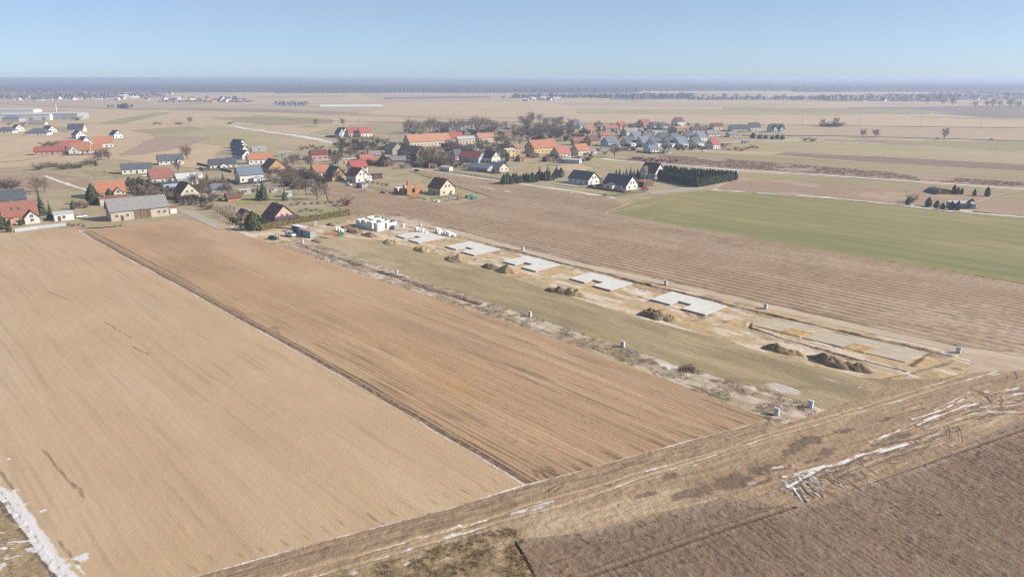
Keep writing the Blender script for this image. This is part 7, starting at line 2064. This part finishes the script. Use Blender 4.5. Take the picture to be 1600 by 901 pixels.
hamlet([(1300, 152), (1420, 151), (1480, 156), (1440, 160), (1310, 158)], 34, 'small house in the far village at the upper right', 'houses of the far right village', ('redbrown', 'orange', 'slate', 'brown'), 6)
hamlet([(1440, 149), (1640, 150), (1640, 158), (1500, 157)], 30, 'small house among trees near the upper right edge', 'houses near the upper right edge', ('slate', 'brown', 'bluegrey'), 7)
hamlet([(785, 139), (890, 140), (890, 143), (785, 143)], 14, 'speck of a white house before the forest, upper middle', 'specks of houses before the forest', ('slate', 'brown'), 8)
hamlet([(800, 155), (880, 155), (885, 158.5), (805, 158.5)], 10, 'small pale house along the far tree belt', 'houses along the far tree belt', ('redbrown', 'pale'), 10)
hamlet([(555, 142), (600, 141), (600, 145), (560, 145)], 3, 'tiny white house before the far forest left of centre', 'tiny houses before the far forest', ('pale', 'slate'), 11)
for u, L, lab in ((1002, 60, 'left white far hall beyond the tree belt'), (1012, 40, 'second white far hall beyond the tree belt'), (1056, 55, 'third white far hall beyond the tree belt'), (1067, 40, 'fourth white far hall beyond the tree belt'), (1077, 50, 'rightmost white far hall beyond the tree belt')):
    hall(u, 151, 0, L, 40, 11, 'white', 'pale', lab, 2)
k = MB(); k.tube((0, 0, 0), (0, 0, 22), 3.0, 2.6, 4); k.tube((0, 0, 22), (0, 0, 34), 3.0, .1, 4)
x_, y_ = G(1472, 156); t_ = empty('church', (x_, y_, 0)); tag(t_, 'thin church spire in the far right village', 'church'); k.build('tower', WALL['cream'], t_)

# far bare trees one can tell apart
farl = 'bare tree in the far line below the forest at the upper right'
grove('bare_far', [(1212, 158), (1224, 158), (1236, 158), (1241, 157), (1246, 158), (1252, 157), (1266, 158), (1273, 157), (1280, 158), (1286, 157), (1291, 158), (1297, 157), (1448, 163), (1472, 164), (1488, 165), (1523, 168), (1541, 167), (1551, 168), (1562, 167), (1577, 168), (1590, 169)], 17, farl, 'far line of bare trees', wide=1.2)
grove('bare_far', [(790 + i * 17 + R2.uniform(-5, 5), 155 + R2.uniform(-2, 1)) for i in range(24)], 16, 'bare tree in the far belt in front of the white halls', 'far belt of bare trees', wide=1.3)
# forests and tree belts: far-off woods that read as one mass
forest_m = ground_mat('forest_canopy', (0.10, 0.08, 0.075), (0.07, 0.058, 0.055), big=400, streak=60, sa=300, grain=40, bump=0, far=True)
belt_m = ground_mat('bare_belt', (0.27, 0.20, 0.175), (0.19, 0.145, 0.125), big=60, streak=20, sa=60, grain=10, bump=0, far=True)
def canopy(name, u0, u1, vnear, vfar, nu, nv, h, m, seed, hills=0.0, rag=0.09):
    """a wood seen from afar: its canopy from the near edge (pixel row vnear) back to vfar"""
    near_d, far_d = [ (CAM_H * math.hypot(FPX, 328.5)) / (v - 122.0) for v in (vnear, vfar)]
    jj = np.linspace(0, 1, nv)
    dist = near_d * (far_d / near_d) ** jj
    uu = np.linspace(u0, u1, nu)
    tx = (uu - CX) / math.hypot(FPX, 328.5)
    X = dist[:, None] * tx[None, :]
    Y = dist[:, None] * np.ones(nu)[None, :]
    rg = np.random.default_rng(seed)
    Y = Y * (1 + rg.normal(0, .004, Y.shape)) + 0.06 * near_d * (fbm(X.ravel(), Y.ravel() * 0 + seed, near_d * .12, seed, 3).reshape(X.shape) - .5)
    Z = h * (1 - rag + rag * 2 * rg.random(X.shape)) + hills * (fbm(X.ravel(), Y.ravel(), 3500, seed + 2, 3).reshape(X.shape) - .35)
    Z = np.maximum(Z, 3)
    Z[0] = -.4
    Z[:, 0] = Z[:, -1] = -.4
    co = np.stack([X, Y, np.minimum(Z, 58)], 2).reshape(-1, 3)
    idx = np.arange(nu * nv).reshape(nv, nu)
    fs = np.stack([idx[:-1, :-1], idx[:-1, 1:], idx[1:, 1:], idx[1:, :-1]], 2).reshape(-1, 4)
    me = bpy.data.meshes.new(name)
    me.from_pydata(co.tolist(), [], fs.tolist()); me.update()
    me.materials.append(m)
    return tag(link(name, me), kind='stuff')
canopy('forest', -200, 460, 143.5, 131, 520, 22, 17, forest_m, 2)
canopy('forest', 440, 1000, 144.5, 131, 420, 22, 17, forest_m, 3)
canopy('forest', 980, 1260, 141.5, 131, 220, 20, 17, forest_m, 4)
canopy('forest', 1240, 1800, 143, 131, 420, 22, 18, forest_m, 5)
canopy('forest', -260, 1860, 131.5, 124.6, 900, 34, 22, forest_m, 6, hills=60)
canopy('tree_belt', 800, 1000, 152, 150.5, 200, 4, 9, belt_m, 7, rag=.5)
canopy('tree_belt', 940, 1080, 153, 151.5, 130, 4, 10, belt_m, 8, rag=.5)
canopy('tree_belt', 1080, 1300, 155, 154, 160, 3, 6, belt_m, 9, rag=.9)
canopy('tree_belt', 1300, 1480, 157, 152, 170, 6, 9, belt_m, 10, rag=.6)
canopy('tree_belt', 1460, 1760, 155, 149, 260, 6, 10, belt_m, 11, rag=.6)
canopy('tree_belt', -100, 175, 154, 147, 240, 7, 8, belt_m, 12, rag=.6)
canopy('tree_belt', 165, 250, 151, 149, 80, 4, 8, belt_m, 13, rag=.6)
canopy('tree_belt', 425, 480, 162.4, 161, 50, 3, 5, belt_m, 14, rag=.6)
canopy('tree_belt', 240, 390, 159, 158, 120, 3, 3, belt_m, 15, rag=.9)
# ------------------------------------------------------------------ the air
hz = MB()
hz.box(-EXT - 500, EXT + 500, -1200, EXT + 500, -1.5, 63.0)
hm = bpy.data.materials.new('haze_air')
hm.use_nodes = True
hn = hm.node_tree.nodes
for n in list(hn):
    if n.type != 'OUTPUT_MATERIAL': hn.remove(n)
pv = hn.new("ShaderNodeVolumePrincipled")
pv.inputs["Color"].default_value = (0.52, 0.63, 0.86, 1)
pv.inputs["Density"].default_value = 0.00023
pv.inputs["Anisotropy"].default_value = 0.2
hm.node_tree.links.new(pv.outputs[0], [n for n in hn if n.type == 'OUTPUT_MATERIAL'][0].inputs["Volume"])
tag(hz.build('haze', hm), kind='stuff')
